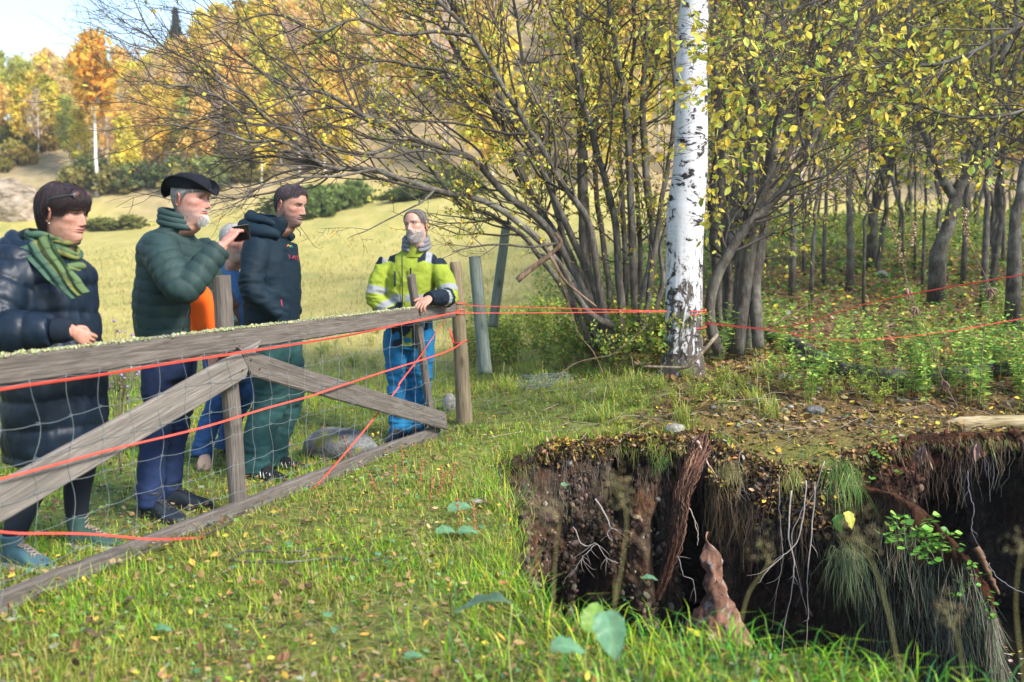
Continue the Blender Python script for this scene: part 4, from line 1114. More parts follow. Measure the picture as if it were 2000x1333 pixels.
for (x, y) in [(9.6, 11.5), (9.2, 13.6), (11.5, 14.0), (12.5, 12.0)]:  # unseen trees right of the view, added to shade the wood
    t = copy_tree(TT[int(x * 7) % 4]); t.location = (x, y, h1(x, y)); t.scale = (1.1, 1.1, 1.1); t.rotation_euler = (0, 0, x * 3); tag(t, 'thin dark twiggy tree out of view at the right, added to shade the wood', 'tree', 'thicket trees deep in the wood')
tr_ = np.random.default_rng(91); done = []; cnt_ = 0
for tries in range(4000):
    if cnt_ >= 60: break
    y = tr_.uniform(14.5, 36); a = tr_.uniform(.20, .66); x = a * y
    if any((x - p) ** 2 + (y - q) ** 2 < 1.4 for p, q in done) or (.26 < a < .40 and y < 30 and tr_.random() < .7): continue
    done.append((x, y)); t = TT[cnt_ % 4]; s_ = tr_.uniform(.9, 1.35); lc = (x, y, h1(x, y)); ro = (tr_.normal(0, .06), tr_.normal(0, .06), tr_.uniform(0, 6.28))
    if cnt_ >= 4: t = copy_tree(t)
    t.location = lc; t.rotation_euler = ro; t.scale = (s_, s_, s_); tag(t, 'thin dark twiggy tree out of view at the right, added to shade the wood', 'tree', 'thicket trees deep in the wood'); cnt_ += 1
# ================================================================ FAR HILLSIDE: birches, aspens, bare trees, spruces, bushes
def mat_far(name, trans=.5):
    m = NT(name); oi = m.n.new('ShaderNodeObjectInfo')
    c = m.mix(1.0, m.attr(), oi.outputs['Color'], 'MULTIPLY'); m.set(c, .7)
    tr = m.n.new('ShaderNodeBsdfTranslucent'); m.l.new(c, tr.inputs[0]); mxs = m.n.new('ShaderNodeMixShader'); mxs.inputs[0].default_value = trans
    m.l.new(m.b.outputs[0], mxs.inputs[1]); m.l.new(tr.outputs[0], mxs.inputs[2]); m.l.new(mxs.outputs[0], m.n['Material Output'].inputs[0]); return m.m
M['far_leaf'] = mat_far('far_foliage')
M['far_trunk'] = mat_attr('far_trunk', .8, 6, .3)
quadV = np.array([(-.5, 0, -.5), (.5, 0, -.5), (.5, .12, .5), (-.5, .12, .5)]); quadQ = [[0, 1, 2, 3]]
fr = np.random.default_rng(77)
def crown(kind, Ht, seed):
    r = np.random.default_rng(seed); mb = MB(); tk = MB(); pts = []
    base = {'birch': .28, 'aspen': .3, 'bare': .3, 'spruce': .05, 'thin': .55}[kind] * Ht
    if kind == 'spruce':
        nl = 34
        for i in range(nl):
            z = base + (Ht - base) * (i / nl) ** .9; R_ = (1 - i / nl) ** .9 * Ht * .17 + .05
            for k in range(9):
                a = r.uniform(0, 6.28)
                for q in np.linspace(.15, 1, 7): pts.append((R_ * q * math.cos(a), R_ * q * math.sin(a), z - .35 * R_ * q + r.normal(0, .08)))
        size = (.22, .5); 
    else:
        nb = {'birch': 46, 'aspen': 40, 'bare': 40, 'thin': 24}[kind]; W = {'birch': .24, 'aspen': .22, 'bare': .20, 'thin': .13}[kind] * Ht
        for b in range(nb):
            f = r.random() ** .8; z = base + (Ht - base) * f; a = r.uniform(0, 6.28)
            R_ = W * (math.sin(math.pi * min(.97, .18 + .8 * f)) ** .7) * r.uniform(.6, 1.1)
            tip = np.array([R_ * math.cos(a), R_ * math.sin(a), z + R_ * r.uniform(.1, .6)])
            st = np.array([0, 0, z - R_ * .5]); mid = (st + tip) / 2 + np.array([0, 0, .2])
            br = spline([st, mid, tip], 5); tube(tk, br, np.linspace(.04, .012, 5), 3, C=(.30, .24, .21) if kind != 'bare' else (.44, .35, .32), cap=False)
            n = {'birch': 46, 'aspen': 46, 'bare': 3, 'thin': 30}[kind]
            for q in range(n):
                t = r.uniform(.25, 1.05); c = st + (tip - st) * t + r.normal(0, .28, 3)
                if kind in ('birch', 'thin'): c[2] -= abs(r.normal(0, .75))
                pts.append(c)
            if kind == 'bare':
                for q in range(9):
                    s_ = st + (tip - st) * r.uniform(.4, 1); e = s_ + r.normal(0, .45, 3) + np.array([0, 0, .3])
                    tube(tk, np.array([s_, (s_ + e) / 2 + r.normal(0, .05, 3), e]), [.016, .012, .008], 3, C=(.44, .35, .33), cap=False)
        size = (.18, .42)
    p = np.array(pts); n = len(p)
    s_ = r.uniform(size[0], size[1], n); Mx = rotmats(r.uniform(0, 6.28, n), r.normal(0, .8, n), r.normal(0, .8, n)) * s_[:, None, None]
    if kind in ('birch', 'thin'): Mx[:, :, 2] *= 1.6; Mx[:, :, 0] *= .7
    v = .78 + .45 * fbm(p * .9, seed, 3)[:, None] + .15 * r.normal(size=(n, 1))
    C = np.clip(np.ones((n, 3)) * v * (1 + .08 * r.normal(size=(n, 3))), .1, 1.6)
    scatter(mb, quadV, quadQ, None, Mx, p, C)
    tz = np.linspace(-.3, Ht * .93, 12); x = .12 * np.cumsum(r.normal(0, 1, 12)) * .6
    tube(tk, np.stack([x - x[0], x[::-1] * .3 - x[-1] * .3, tz], 1), np.linspace(Ht * .0125, .02, 12), 7, C=(.62, .58, .54) if kind in ('birch', 'thin') else (.48, .42, .38) if kind != 'spruce' else (.10, .08, .06))
    return tk.mesh('trunk', M['far_trunk']), mb.mesh('crown', M['far_leaf'], False)
TPL = {}
for kind, k_ in (('birch', 4), ('aspen', 3), ('bare', 3), ('spruce', 2), ('thin', 2)):
    TPL[kind] = [crown(kind, 12.0, 500 + 7 * i + len(kind)) for i in range(k_)]
FCOL = {'birch': [(.94, .70, .13), (.96, .78, .12), (.96, .66, .20), (.96, .82, .13), (.98, .72, .30)], 'aspen': [(.95, .72, .10), (.85, .72, .11), (.65, .64, .12), (.50, .54, .13)],
        'bare': [(.80, .50, .28), (.85, .60, .30)], 'spruce': [(.035, .065, .035), (.045, .08, .04)], 'thin': [(.84, .46, .06), (.80, .52, .06)]}
FLAB = {'birch': ('golden orange birch with drooping branches on the hillside beyond the meadow', 'golden birches on the hillside'),
        'aspen': ('yellow green broad crowned tree on the hillside beyond the meadow', 'yellow green trees on the hillside'),
        'bare': ('nearly leafless grey brown tree on the hillside beyond the meadow', 'leafless trees on the hillside'),
        'spruce': ('dark green pointed spruce among the golden trees of the hillside', 'spruces on the hillside'),
        'thin': ('tall slender birch with long bare white trunk and small golden crown', 'slender birches at the meadow edge')}
FNAME = {'birch': 'birch_tree', 'aspen': 'aspen_tree', 'bare': 'bare_tree', 'spruce': 'spruce_tree', 'thin': 'slender_birch'}
def far_tree(kind, x, y, ht, col=None, label=None):
    tk, cr_ = TPL[kind][fr.integers(len(TPL[kind]))]
    l, g = FLAB[kind]
    t = thing(FNAME[kind], label or l, 'tree', (x, y, h1(x, y) - .1), fr.uniform(0, 6.28), None if label else g)
    s_ = ht / 12.0; t.scale = (s_ * fr.uniform(.9, 1.15), s_ * fr.uniform(.9, 1.15), s_)
    link('trunk', tk, t); o = link('crown', cr_, t)
    c = np.array(col if col is not None else FCOL[kind][fr.integers(len(FCOL[kind]))]) * fr.uniform(.85, 1.12)
    o.color = (*c, 1)
placed = []
# front ranks of the golden wood on the left
for row, (y_, lo, hi) in enumerate([(65, .09, .14), (69, .13, .165), (74, .155, .19), (80, .175, .205), (88, .19, .212)]):
    for u in np.arange(-130 + row * 9, 700, 38 - row * 3):
        u_ = u + fr.uniform(-10, 10); y = y_ + fr.uniform(-1.5, 1.5); x = (u_ - 1000) / FPX * y; a = x / y
        if row == 0 and u_ < 110: continue
        q = fr.random(); kind = 'birch' if q < (.55 if u_ < 150 else .72) else 'aspen' if q < (.9 if u_ < 150 else .80) else 'bare'
        el = fr.uniform(lo, hi) + .05 * float(sstep(300, 480, u_)); ht = (1.38 + el * y - h1(x, y)) / 1.04
        ht = max(ht, 4.5)
        far_tree(kind, x, y, min(ht, 13), (.66, .66, .16) if (u_ < 70 and row > 2) else (.62, .55, .06) if (u_ < 260 and q > .35 and row > 1) else None); placed.append((x, y))
tries = 0
while len(placed) < 290 and tries < 9000:
    tries += 1
    y = 65 + 105 * fr.random() ** 1.4; x = fr.uniform(-.60, .60) * y
    if any((x - a) ** 2 + (y - b) ** 2 < (2.6 + .015 * y) ** 2 for a, b in placed): continue
    a = x / y
    if a < -.36 and y > 105: continue
    if a < -.2 and y < 102: continue
    placed.append((x, y))
    u_ = 1000 + FPX * a; q = fr.random()
    if a < -.42: kind = 'aspen' if q < .45 else 'birch'
    elif a < -.30: kind = 'birch' if q < .75 else 'aspen' if q < .85 else 'thin'
    elif a < .02: kind = 'birch' if q < .52 else 'bare' if q < .90 else 'spruce' if q < .95 else 'aspen'
    else: kind = 'bare' if q < .5 else 'birch' if q < .9 else 'aspen'
    col = None
    if a < -.40 and kind == 'aspen' and y > 80: col = (.62, .64, .16)
    ht = fr.uniform(9.5, 13.0) * (.85 if kind == 'bare' else 1); top_el = float(np.interp(a, [-.5, -.40, -.33, -.25, -.19], [.205, .195, .215, .235, .40])) * fr.uniform(.93, 1.0)
    ht = min(ht, (1.38 + top_el * y - h1(x, y)) / 1.04)
    if ht < 4.5: continue
    far_tree(kind, x, y, ht, col)
p_ = P(345, 95, 118); far_tree('spruce', p_[0], p_[1], 13.5, None, 'lone dark spruce whose tip stands above the golden trees against the sky')
p_ = P(192, 440, 62); far_tree('thin', p_[0], p_[1], 10, None, 'slender white trunk standing alone at the meadow edge left of the hat')
p_ = P(483, 425, 64); far_tree('thin', p_[0], p_[1], 6, (.7, .5, .1), 'short pale sapling at the meadow edge behind the raised phone')

# bushes: junipers on the knoll, willow scrub along the foot of the wood
def bush_mesh(seed, upright=False):
    r = np.random.default_rng(seed); pts = []
    for b in range(60):
        a = r.uniform(0, 6.28); e = r.uniform(.1, 1.45); R_ = r.uniform(.6, 1.05)
        tip = np.array([R_ * math.cos(a) * math.cos(e), R_ * math.sin(a) * math.cos(e), R_ * math.sin(e) * (1.0 if not upright else 1.5)])
        for q in range(34): pts.append(tip * r.uniform(.35, 1.05) + r.normal(0, .06, 3))
    p = np.array(pts); p[:, 2] = np.abs(p[:, 2]); n = len(p); mb = MB()
    s_ = r.uniform(.05, .13, n); Mx = rotmats(r.uniform(0, 6.28, n), r.normal(0, .7, n), r.normal(0, .7, n)) * s_[:, None, None]; Mx[:, :, 2] *= 1.5
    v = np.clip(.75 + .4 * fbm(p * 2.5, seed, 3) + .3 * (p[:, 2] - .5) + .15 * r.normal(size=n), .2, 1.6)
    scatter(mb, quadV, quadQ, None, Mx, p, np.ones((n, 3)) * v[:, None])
    for b in range(10):
        a = r.uniform(0, 6.28); tube(mb, np.array([(0, 0, -.1), (.3 * math.cos(a), .3 * math.sin(a), .4), (.6 * math.cos(a), .6 * math.sin(a), .8)]), [.02, .015, .006], 3, C=(.6, .5, .4), cap=False)
    return mb.mesh('bush', M['far_leaf'], False)
BM = [bush_mesh(900 + i, i == 2) for i in range(4)]
def bush(u, v, s_, col, label, group=None, y=None, zs=1.0):
    p = G(u, v) if y is None else P(u, v, y); o = link('juniper_bush' if 'juniper' in label else 'bush', BM[fr.integers(4)], None, (p[0], p[1], h1(p[0], p[1]) - .1), (0, 0, fr.uniform(0, 6)))
    o.scale = (s_, s_ * .8, s_ * zs); o.color = (*(np.array(col) * fr.uniform(.85, 1.15)), 1); tag(o, label, 'bush', group)
GR = (.13, .19, .05)
for u, y, s_ in [(575, 50, 1.7), (610, 51, 2.1), (640, 52, 2.4), (672, 53, 2.0), (690, 56, 2.2), (560, 56, 2.2), (600, 58, 2.6), (640, 60, 2.4)]:
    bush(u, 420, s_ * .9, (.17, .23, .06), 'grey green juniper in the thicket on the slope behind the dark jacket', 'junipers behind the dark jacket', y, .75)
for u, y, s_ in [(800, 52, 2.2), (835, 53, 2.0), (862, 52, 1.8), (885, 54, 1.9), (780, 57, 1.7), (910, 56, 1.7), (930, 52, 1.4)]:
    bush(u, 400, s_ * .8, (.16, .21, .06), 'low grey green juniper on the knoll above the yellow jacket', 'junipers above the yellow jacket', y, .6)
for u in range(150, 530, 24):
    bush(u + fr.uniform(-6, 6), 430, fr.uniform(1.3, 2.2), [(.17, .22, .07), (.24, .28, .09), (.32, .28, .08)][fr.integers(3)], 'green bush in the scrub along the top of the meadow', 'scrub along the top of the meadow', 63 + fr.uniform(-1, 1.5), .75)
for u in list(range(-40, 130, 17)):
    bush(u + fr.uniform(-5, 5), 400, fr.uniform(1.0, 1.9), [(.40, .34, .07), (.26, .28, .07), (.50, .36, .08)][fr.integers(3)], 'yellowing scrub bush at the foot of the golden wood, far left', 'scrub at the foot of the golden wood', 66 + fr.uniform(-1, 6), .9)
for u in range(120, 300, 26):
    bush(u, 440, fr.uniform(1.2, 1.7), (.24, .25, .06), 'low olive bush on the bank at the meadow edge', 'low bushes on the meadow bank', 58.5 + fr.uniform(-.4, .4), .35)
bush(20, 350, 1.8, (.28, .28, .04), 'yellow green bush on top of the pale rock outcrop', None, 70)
bush(345, 620, .0001, GR, 'x') if False else None
# pale rock outcrop at the left
m = NT('outcrop_rock'); o_ = m.coord('Object'); n_ = m.noise(m.coord('Object', (1, 1, 2)), 1.2, 8, .7)
m.set(m.ramp(n_, [(.35, (.09, .07, .04)), (.5, (.36, .28, .20)), (.7, (.62, .50, .38))]), .9); m.bump(n_, 1, .4); M['outcrop'] = m.m
V, T = ICO[4]; Wv = V * np.array([3.0, 1.6, 1.7]); Wv = Wv * (1 + .30 * fbm(Wv * .55, 3, 5)[:, None] + .10 * np.round(fbm(Wv * 1.3, 5, 3) * 3)[:, None] / 2)
mb = MB(); mb.add(Wv, None, T); p_ = P(5, 415, 60)
tag(link('rock_outcrop', mb.mesh('rock', M['outcrop'], False, False), None, (p_[0], p_[1], 4.1)), 'pale pinkish rock outcrop below the trees at the left edge', 'rock')
# ================================================================ UNDERGROWTH AND SMALL THINGS
hr = np.random.default_rng(31)
NETC = [(.11, .25, .04), (.18, .35, .05), (.30, .44, .07), (.44, .50, .10), (.08, .18, .035)]
def leaf_pairs(mb, path, n, size, cols, r, droop=.4, tmpl=None, whorl=2, t0=.2):
    V, Q = tmpl or LF4; P_, Mx_, C_ = [], [], []
    t, N, B = frames(path); K = len(path)
    for i in range(n):
        f = t0 + (1 - t0) * i / max(n - 1, 1); k = min(int(f * (K - 1)), K - 2); p = path[k] + (path[k + 1] - path[k]) * (f * (K - 1) - k)
        a0 = i * 1.57 + r.normal(0, .3); s_ = size * (1 - .55 * abs(f - .45)) * r.uniform(.75, 1.15)
        for w in range(whorl):
            a = a0 + w * 2 * math.pi / whorl; d = math.cos(a) * N[k] + math.sin(a) * B[k] + t[k] * .35 - np.array([0, 0, droop * r.uniform(.3, 1.2)]); d = unit(d)
            sd_ = unit(np.cross(d, np.array([0, 0, 1.0]) + .3 * r.normal(size=3))); up = np.cross(sd_, d) * -1
            P_.append(p + d * .01); Mx_.append(np.stack([d, sd_, -up], 1) * s_); C_.append(np.array(cols[r.integers(len(cols))]) * r.uniform(.8, 1.2) * (.8 + .5 * f))
    scatter(mb, V, Q, None, np.array(Mx_), np.array(P_), np.array(C_))
def nettle_meshes(seed, hgt=.6, stems=5):
    r = np.random.default_rng(seed); st, lf = MB(), MB()
    for s in range(stems):
        h = hgt * r.uniform(.6, 1.1); a = r.uniform(0, 6.28); b = r.uniform(0, .10)
        path = spline([(b * math.cos(a), b * math.sin(a), -.03), (b * 1.5 * math.cos(a), b * 1.5 * math.sin(a), h * .5), ((b * 2 + .06) * math.cos(a) + r.normal(0, .03), (b * 2 + .06) * math.sin(a) + r.normal(0, .03), h)], 10)
        tube(st, path, np.linspace(.0035, .0015, 10), 4, C=(.24, .28, .07), cap=False); leaf_pairs(lf, path, 9, .085, NETC, r, tmpl=LEAF_N)
    return st.mesh('stems', M['twig']), lf.mesh('leaves', M['leaf'], False)
LEAF_N = leaf_template(4, .55, .12, .14, 1.6)
LEAF_R = leaf_template(3, .8, .08, .12, 1.1)
NET = [nettle_meshes(60 + i, .55 + .08 * i, 4 + i) for i in range(4)]
def bramble_meshes(seed):
    r = np.random.default_rng(seed); st, lf = MB(), MB()
    for s in range(7):
        h = r.uniform(.25, .6); a = r.uniform(0, 6.28); L_ = r.uniform(.15, .45)
        path = spline([(0, 0, -.03), (L_ * .3 * math.cos(a), L_ * .3 * math.sin(a), h * .7), (L_ * math.cos(a), L_ * math.sin(a), h)], 9)
        tube(st, path, np.linspace(.003, .001, 9), 3, C=(.20, .13, .06), cap=False)
        leaf_pairs(lf, path, 10, .048, [(.12, .24, .04), (.20, .32, .05), (.30, .36, .05), (.44, .40, .06), (.09, .18, .03)], r, .2, LEAF_R, 2, .15)
        for q in range(3):
            k = r.integers(3, 8); e = path[k] + r.normal(0, .09, 3) + np.array([0, 0, .06]); sp_ = spline([path[k], (path[k] + e) / 2 + .02, e], 5)
            tube(st, sp_, .001, 3, C=(.20, .13, .06), cap=False); leaf_pairs(lf, sp_, 4, .042, [(.14, .26, .04), (.28, .36, .05), (.46, .42, .07)], r, .2, LEAF_R)
    return st.mesh('stems', M['twig']), lf.mesh('leaves', M['leaf'], False)
BRA = [bramble_meshes(80 + i) for i in range(4)]
def grass_clump(seed):
    r = np.random.default_rng(seed); n = 90; mb = MB(); h = r.uniform(.06, .20, n); a = r.uniform(0, 6.28, n); k = r.normal(0, .45, n); ca, sa = np.cos(a), np.sin(a); Mx = np.zeros((n, 3, 3))
    Mx[:, :, 0] = np.stack([ca, sa, 0 * ca], 1) * .004; Mx[:, :, 1] = np.stack([-sa, ca, 0 * ca], 1) * h[:, None] * .8; Mx[:, :, 2] = np.stack([-sa * k, ca * k, np.ones(n)], 1) * h[:, None]
    scatter(mb, blade2V, blade2Q, blade2T, Mx, r.normal(0, .035, (n, 3)) * [1, 1, .1], palette(n, [(.45, .46, .08), (.30, .42, .05), (.50, .42, .16), (.20, .34, .04)], .2, None, r), blade2C); st = MB(); tube(st, np.array([(0, 0, 0), (.01, 0, .12), (.03, 0, .24)]), .0012, 3, C=(.5, .42, .2)); return st.mesh('stems', M['twig']), mb.mesh('leaves', M['grass'], False)
GCL = [grass_clump(5), grass_clump(6)]
def plant(name, meshes, label, group, u, v, sc, cat='plant', dz=0.0, z=None):
    p = G(u, v); t = thing(name, label, cat, (p[0], p[1], (h1(p[0], p[1]) if z is None else z) - .01 + dz), hr.uniform(0, 6.28), group)
    s_ = sc * hr.uniform(.8, 1.2); t.scale = (s_, s_, s_)
    for nm, me in zip(('stems', 'leaves'), meshes): link(nm, me, t)
for i in range(15):
    plant('nettle', NET[i % 4], 'bright yellow green nettle clump growing against the right side of the birch foot', 'nettles at the birch foot', 1372 + (i * 37) % 150, 655 + (i * 23) % 60, .72)
for i in range(64):
    u = 1500 + 550 * hr.random() ** .7; v = hr.uniform(665, 790) + .04 * (u - 1500)
    plant('nettle', NET[i % 4], 'green nettle in the patch between the fallen trunk and the hole', 'nettles in the patch on the right', u, v, .66)
for i in range(12):
    plant('nettle', NET[i % 4], 'green nettle growing behind the red cord at the far right', 'nettles behind the cord', hr.uniform(1760, 2050), hr.uniform(600, 660), .6)
for i in range(46):
    u = hr.uniform(940, 1310); v = hr.uniform(655, 735)
    plant('bramble', BRA[i % 4], 'small leaved bramble in the thicket under the goat willow stems', 'brambles under the goat willow', u, v, .95)
for i in range(34):
    plant('forest_herb', BRA[i % 4], 'leafy green herb on the shaded floor of the wood', 'green herbs on the floor of the wood', hr.uniform(1500, 2050), hr.uniform(400, 520), 1.1)
for i in range(14):
    plant('forest_herb', BRA[i % 4], 'leafy herb beside the posts at the end of the gate', 'herbs beside the gate posts', hr.uniform(905, 1010), hr.uniform(620, 720), .8)
for i in range(16):
    plant('forest_herb', BRA[i % 4], 'short green herb in the grass between the dark jacket and the yellow jacket', 'herbs between the men', hr.uniform(600, 760), hr.uniform(640, 720), .32)

for i in range(26):
    plant('forest_herb', BRA[i % 4], 'low leafy herb among the dead leaves between the birch and the rim', 'herbs between the birch and the rim', hr.uniform(1180, 1720), hr.uniform(725, 812), .34)
for i in range(18):
    plant('grass_clump', GCL[i % 2], 'yellowish grass clump among the dead leaves behind the rim', 'grass clumps behind the rim', hr.uniform(960, 1560), hr.uniform(735, 825), 1.0)
# low green carpet on the wood floor
mb = MB(); x, y = sample(60000, .3, 22, 9.6, 34, .8)
k = (x / (y + 3) > .02) & (rng.random(len(x)) < np.clip(tuft(x, y, .55, 131) * 1.6 - .45 + sstep(12, 18, y) * .9, 0.02, 1)) & ~inside_pit(x, y, .1) 
x, y = x[k], y[k]; n = len(x); dens = np.clip((y - 9) / 8, .2, 1)
z = H(x, y) + rng.random(n) ** 1.5 * .22 * dens
sz = rng.uniform(.03, .075, n) * (1 + .02 * y)
Mx = rotmats(rng.uniform(0, 6.28, n), rng.normal(.2, .4, n), rng.normal(0, .4, n)) * sz[:, None, None]
V, Q = LEAF_R
scatter(mb, V, Q, None, Mx, np.stack([x, y, z], 1), palette(n, [(.05, .12, .02), (.09, .19, .03), (.15, .25, .04), (.30, .30, .05), (.50, .40, .05)], .2, [3, 4, 3, 1.8, 1.4]))
mb.build('forest_floor_herbs', M['leaf'], kind='stuff', smooth=False)
# brushwood on the ground among the litter
mb = MB()
for q in range(260):
    u_, v_ = hr.uniform(950, 2000), hr.uniform(640, 860)
    p = G(u_, v_)
    if inside_pit(np.array([p[0]]), np.array([p[1]]), .05)[0]: continue
    a = hr.uniform(0, 6.28); L_ = hr.uniform(.1, .45); e = p + np.array([math.cos(a) * L_, math.sin(a) * L_, 0]); e[2] = h1(e[0], e[1]) + hr.uniform(.0, .08); p[2] += .01
    tube(mb, spline([p, (p + e) / 2 + hr.normal(0, .02, 3), e], 6), np.linspace(.004, .0015, 6), 4, C=np.array([.28, .22, .17]) * hr.uniform(.5, 1.3))
mb.build('fallen_twigs', M['twig'], kind='stuff')

# ---- logs, trunk on the ground, stones
m = NT('log_wood'); c_ = m.noise(m.coord('Object', (1.5, 14, 14)), 3, 6, .6, .8)
m.set(m.ramp(c_, [(.3, (.12, .085, .04)), (.5, (.30, .23, .12)), (.75, (.46, .38, .24))]), .8); m.bump(c_, .6, .01); M['log'] = m.m
a_, b_ = P(1843, 832, 7.55), P(2120, 822, 7.5); L_ = np.linalg.norm(b_ - a_)
xs = np.linspace(-L_ / 2, L_ / 2, 30); q = (xs + L_ / 2) / L_
mb = MB(); tube(mb, np.stack([xs, 0 * xs, .01 * np.sin(q * 5)], 1), .058 * np.clip(.30 + q * 6, 0, 1) ** .6 * (1 - .12 * q), 14, wob=.08)
o = link('log', mb.mesh('log', M['log'], True, False)); orient(o, a_, b_); tag(o, 'peeled yellowish log lying on the far right rim of the hole', 'log')
def ground_limb(name, label, pix, r0, r1, mat='bark_dark', lift=.04, cat='branch', sides=10):
    pts = np.array([G(u, v) for u, v in pix]); pts[:, 2] += lift
    path = spline(pts, max(12, int(np.linalg.norm(np.diff(pts, axis=0), axis=1).sum() / .05))); org = path[0].copy(); n = len(path)
    mb = MB(); tube(mb, path - org, np.linspace(r0, r1, n), sides, wob=.12, seed=len(label), C=np.ones(3))
    o = link(name, mb.mesh(name, M[mat]), None, org); return tag(o, label, cat)
ground_limb('log', 'dark fallen trunk curving through the nettles on the right', [(1500, 668), (1560, 690), (1610, 722), (1680, 745), (1760, 752), (1840, 748), (1920, 738), (2020, 735)], .075, .055, lift=.07, cat='log')
pts = [P(1255, 716, 8.4), P(1310, 718, 8.35), P(1340, 718, 8.3), P(1356, 706, 8.3), P(1376, 684, 8.35), P(1400, 655, 8.6)]
mb = MB(); pa = spline(pts, 24); tube(mb, pa - pa[0], np.linspace(.010, .016, 24), 8, C=(1.9, 1.6, 1.3), wob=.1); o = link('dead_branch', mb.mesh('dead_branch', M['bark']), None, pa[0]); tag(o, 'bare bent tan branch lying across the foot of the birch', 'branch')
for px, lab, r0 in [([(1238, 606), (1200, 560), (1140, 520), (1080, 505), (1050, 500)], 'x', .0)][:0]: pass
for px, d_, r0, lab in [([(1010, 548), (1045, 520), (1075, 497), (1095, 475), (1085, 455)], 8.9, .030, 'broken stub of pale split wood hanging in front of the willow stems'),
                        ([(1075, 500), (1100, 545), (1130, 572), (1165, 600)], 8.9, .018, 'barkless tan stick slanting down among the willow stems'),
                        ([(1085, 740), (1120, 712), (1160, 700), (1200, 690), (1260, 640)], 8.6, .006, 'thin dark twig arching over the brambles'),
                        ([(1190, 760), (1160, 690), (1130, 650), (1100, 560), (1060, 470)], 8.6, .005, 'long thin grey twig leaning over the brambles'),
                        ([(1500, 640), (1560, 605), (1600, 580), (1636, 556)], 8.3, .006, 'straight bare pale twig pointing up right over the cord')]:
    mb = MB(); pa = spline([P(u, v, d_) for u, v in px], 20); tube(mb, pa - pa[0], np.linspace(r0, r0 * .5, 20), 8, C=(1.9, 1.4, 1.1), wob=.2); o = link('dead_branch', mb.mesh('dead_branch', M['bark']), None, pa[0]); tag(o, lab, 'branch')

def mat_stone(name, a, b, c, moss=0):
    m = NT(name); o = m.coord('Object'); n = m.noise(o, 9, 7, .65); n2 = m.noise(o, 45, 5, .7)
    c_ = m.ramp(n, [(.3, a), (.5, b), (.72, c)]); c_ = m.mix(1.0, c_, m.ramp(n2, [(.3, .6), (.7, 1.35)]), 'MULTIPLY')
    if moss: c_ = m.mix(m.ramp(m.noise(o, 6, 5, .7), [(.55, 0.), (.62, moss)]), c_, (.20, .19, .03))
    m.set(c_, .85); m.bump(m.math('ADD', n, m.math('MULTIPLY', n2, .5)), .8, .02); return m.m
M['stone'] = mat_stone('grey_stone', (.06, .06, .06), (.13, .13, .13), (.23, .225, .21), .9)
M['pebble'] = mat_stone('pebble', (.14, .125, .11), (.25, .23, .20), (.38, .36, .33))
def stone(name, label, u, v, size, mat, seed, sink=.25, cat='stone', group=None, sub=4, p=None):
    V, T = ICO[sub]; W = V * (1 + .22 * fbm(V * 1.3 + seed, seed, 4)[:, None]); W = W * np.array(size)
    mb = MB(); mb.add(W, None, T); p = G(u, v) if p is None else p
    o = link(name, mb.mesh(name, M[mat], True, False), None, (p[0], p[1], p[2] + size[2] * (1 - 2 * sink)), (0, 0, seed)); return tag(o, label, cat, group)
stone('boulder', 'grey boulder with moss and lichen between the dark jacket and the yellow jacket', 660, 888, (.25, .19, .125), 'stone', 3, .28)
stone('stone', 'small pale angular stone at the foot of the round gate post', 878, 800, (.07, .06, .10), 'pebble', 5, .3)
stone('stone', 'tan stone lodged in the turf at the far rim above the rotten root', 1318, 842, (.09, .06, .04), 'pebble', 7, .3)
stone('stone', 'blue grey stone in the leaf litter behind the rim', 1592, 806, (.08, .06, .04), 'stone', 9, .3)
stone('stone', 'flat grey stone half hidden beside the fallen trunk', 1565, 706, (.14, .08, .05), 'stone', 11, .3)
stone('stone', 'small whitish stone in the leaf litter near the birch', 1532, 742, (.07, .05, .04), 'pebble', 12, .3)
stone('stone', 'white stone in the grass at the left corner of the hole', 930, 985, (.05, .035, .025), 'pebble', 13, .35)
stone('stone', 'pale stone far back on the floor of the wood', 1722, 540, (.16, .1, .07), 'pebble', 14, .3)
for i in range(40):
    u, v = hr.uniform(1390, 1800), hr.uniform(745, 835)
    p = G(u, v)
    if inside_pit(np.array([p[0]]), np.array([p[1]]), .03)[0]: continue
    stone('pebble', 'little grey pebble among the dead leaves behind the rim', u, v, np.array((.022, .018, .014)) * hr.uniform(.6, 1.5), 'pebble', i, .3, 'pebble', 'pebbles behind the rim', 2, p)

# ---- roll of old wire netting in the grass behind the gate
wrl = thing('wire_roll', 'flattened roll of rusty wire netting lying in the grass left of the birch', 'wire roll', tuple(G(1065, 758))); o_ = np.array(wrl.location)
for i in range(15):
    mb = MB(); a = np.linspace(0, 2 * math.pi, 20); x_ = -.22 + .44 * i / 14
    tube(mb, np.stack([np.full(20, x_) + .01 * np.sin(a * 3), .11 * np.cos(a) + .02 * math.sin(i), .065 + .06 * np.sin(a) + .01 * math.cos(i * 2)], 1), .0018, 3, cap=False); mb.build('wire', M['wire'], wrl, color=False)
for i in range(11):
    a = 2 * math.pi * i / 11; mb = MB(); x_ = np.linspace(-.24, .24, 14)
    tube(mb, np.stack([x_, np.full(14, .11 * math.cos(a)) + .008 * np.sin(x_ * 40 + i), .065 + .06 * math.sin(a) + .006 * np.cos(x_ * 30)], 1), .0016, 3, cap=False); mb.build('wire', M['wire'], wrl, color=False)
wrl.rotation_euler = (0, 0, .5)

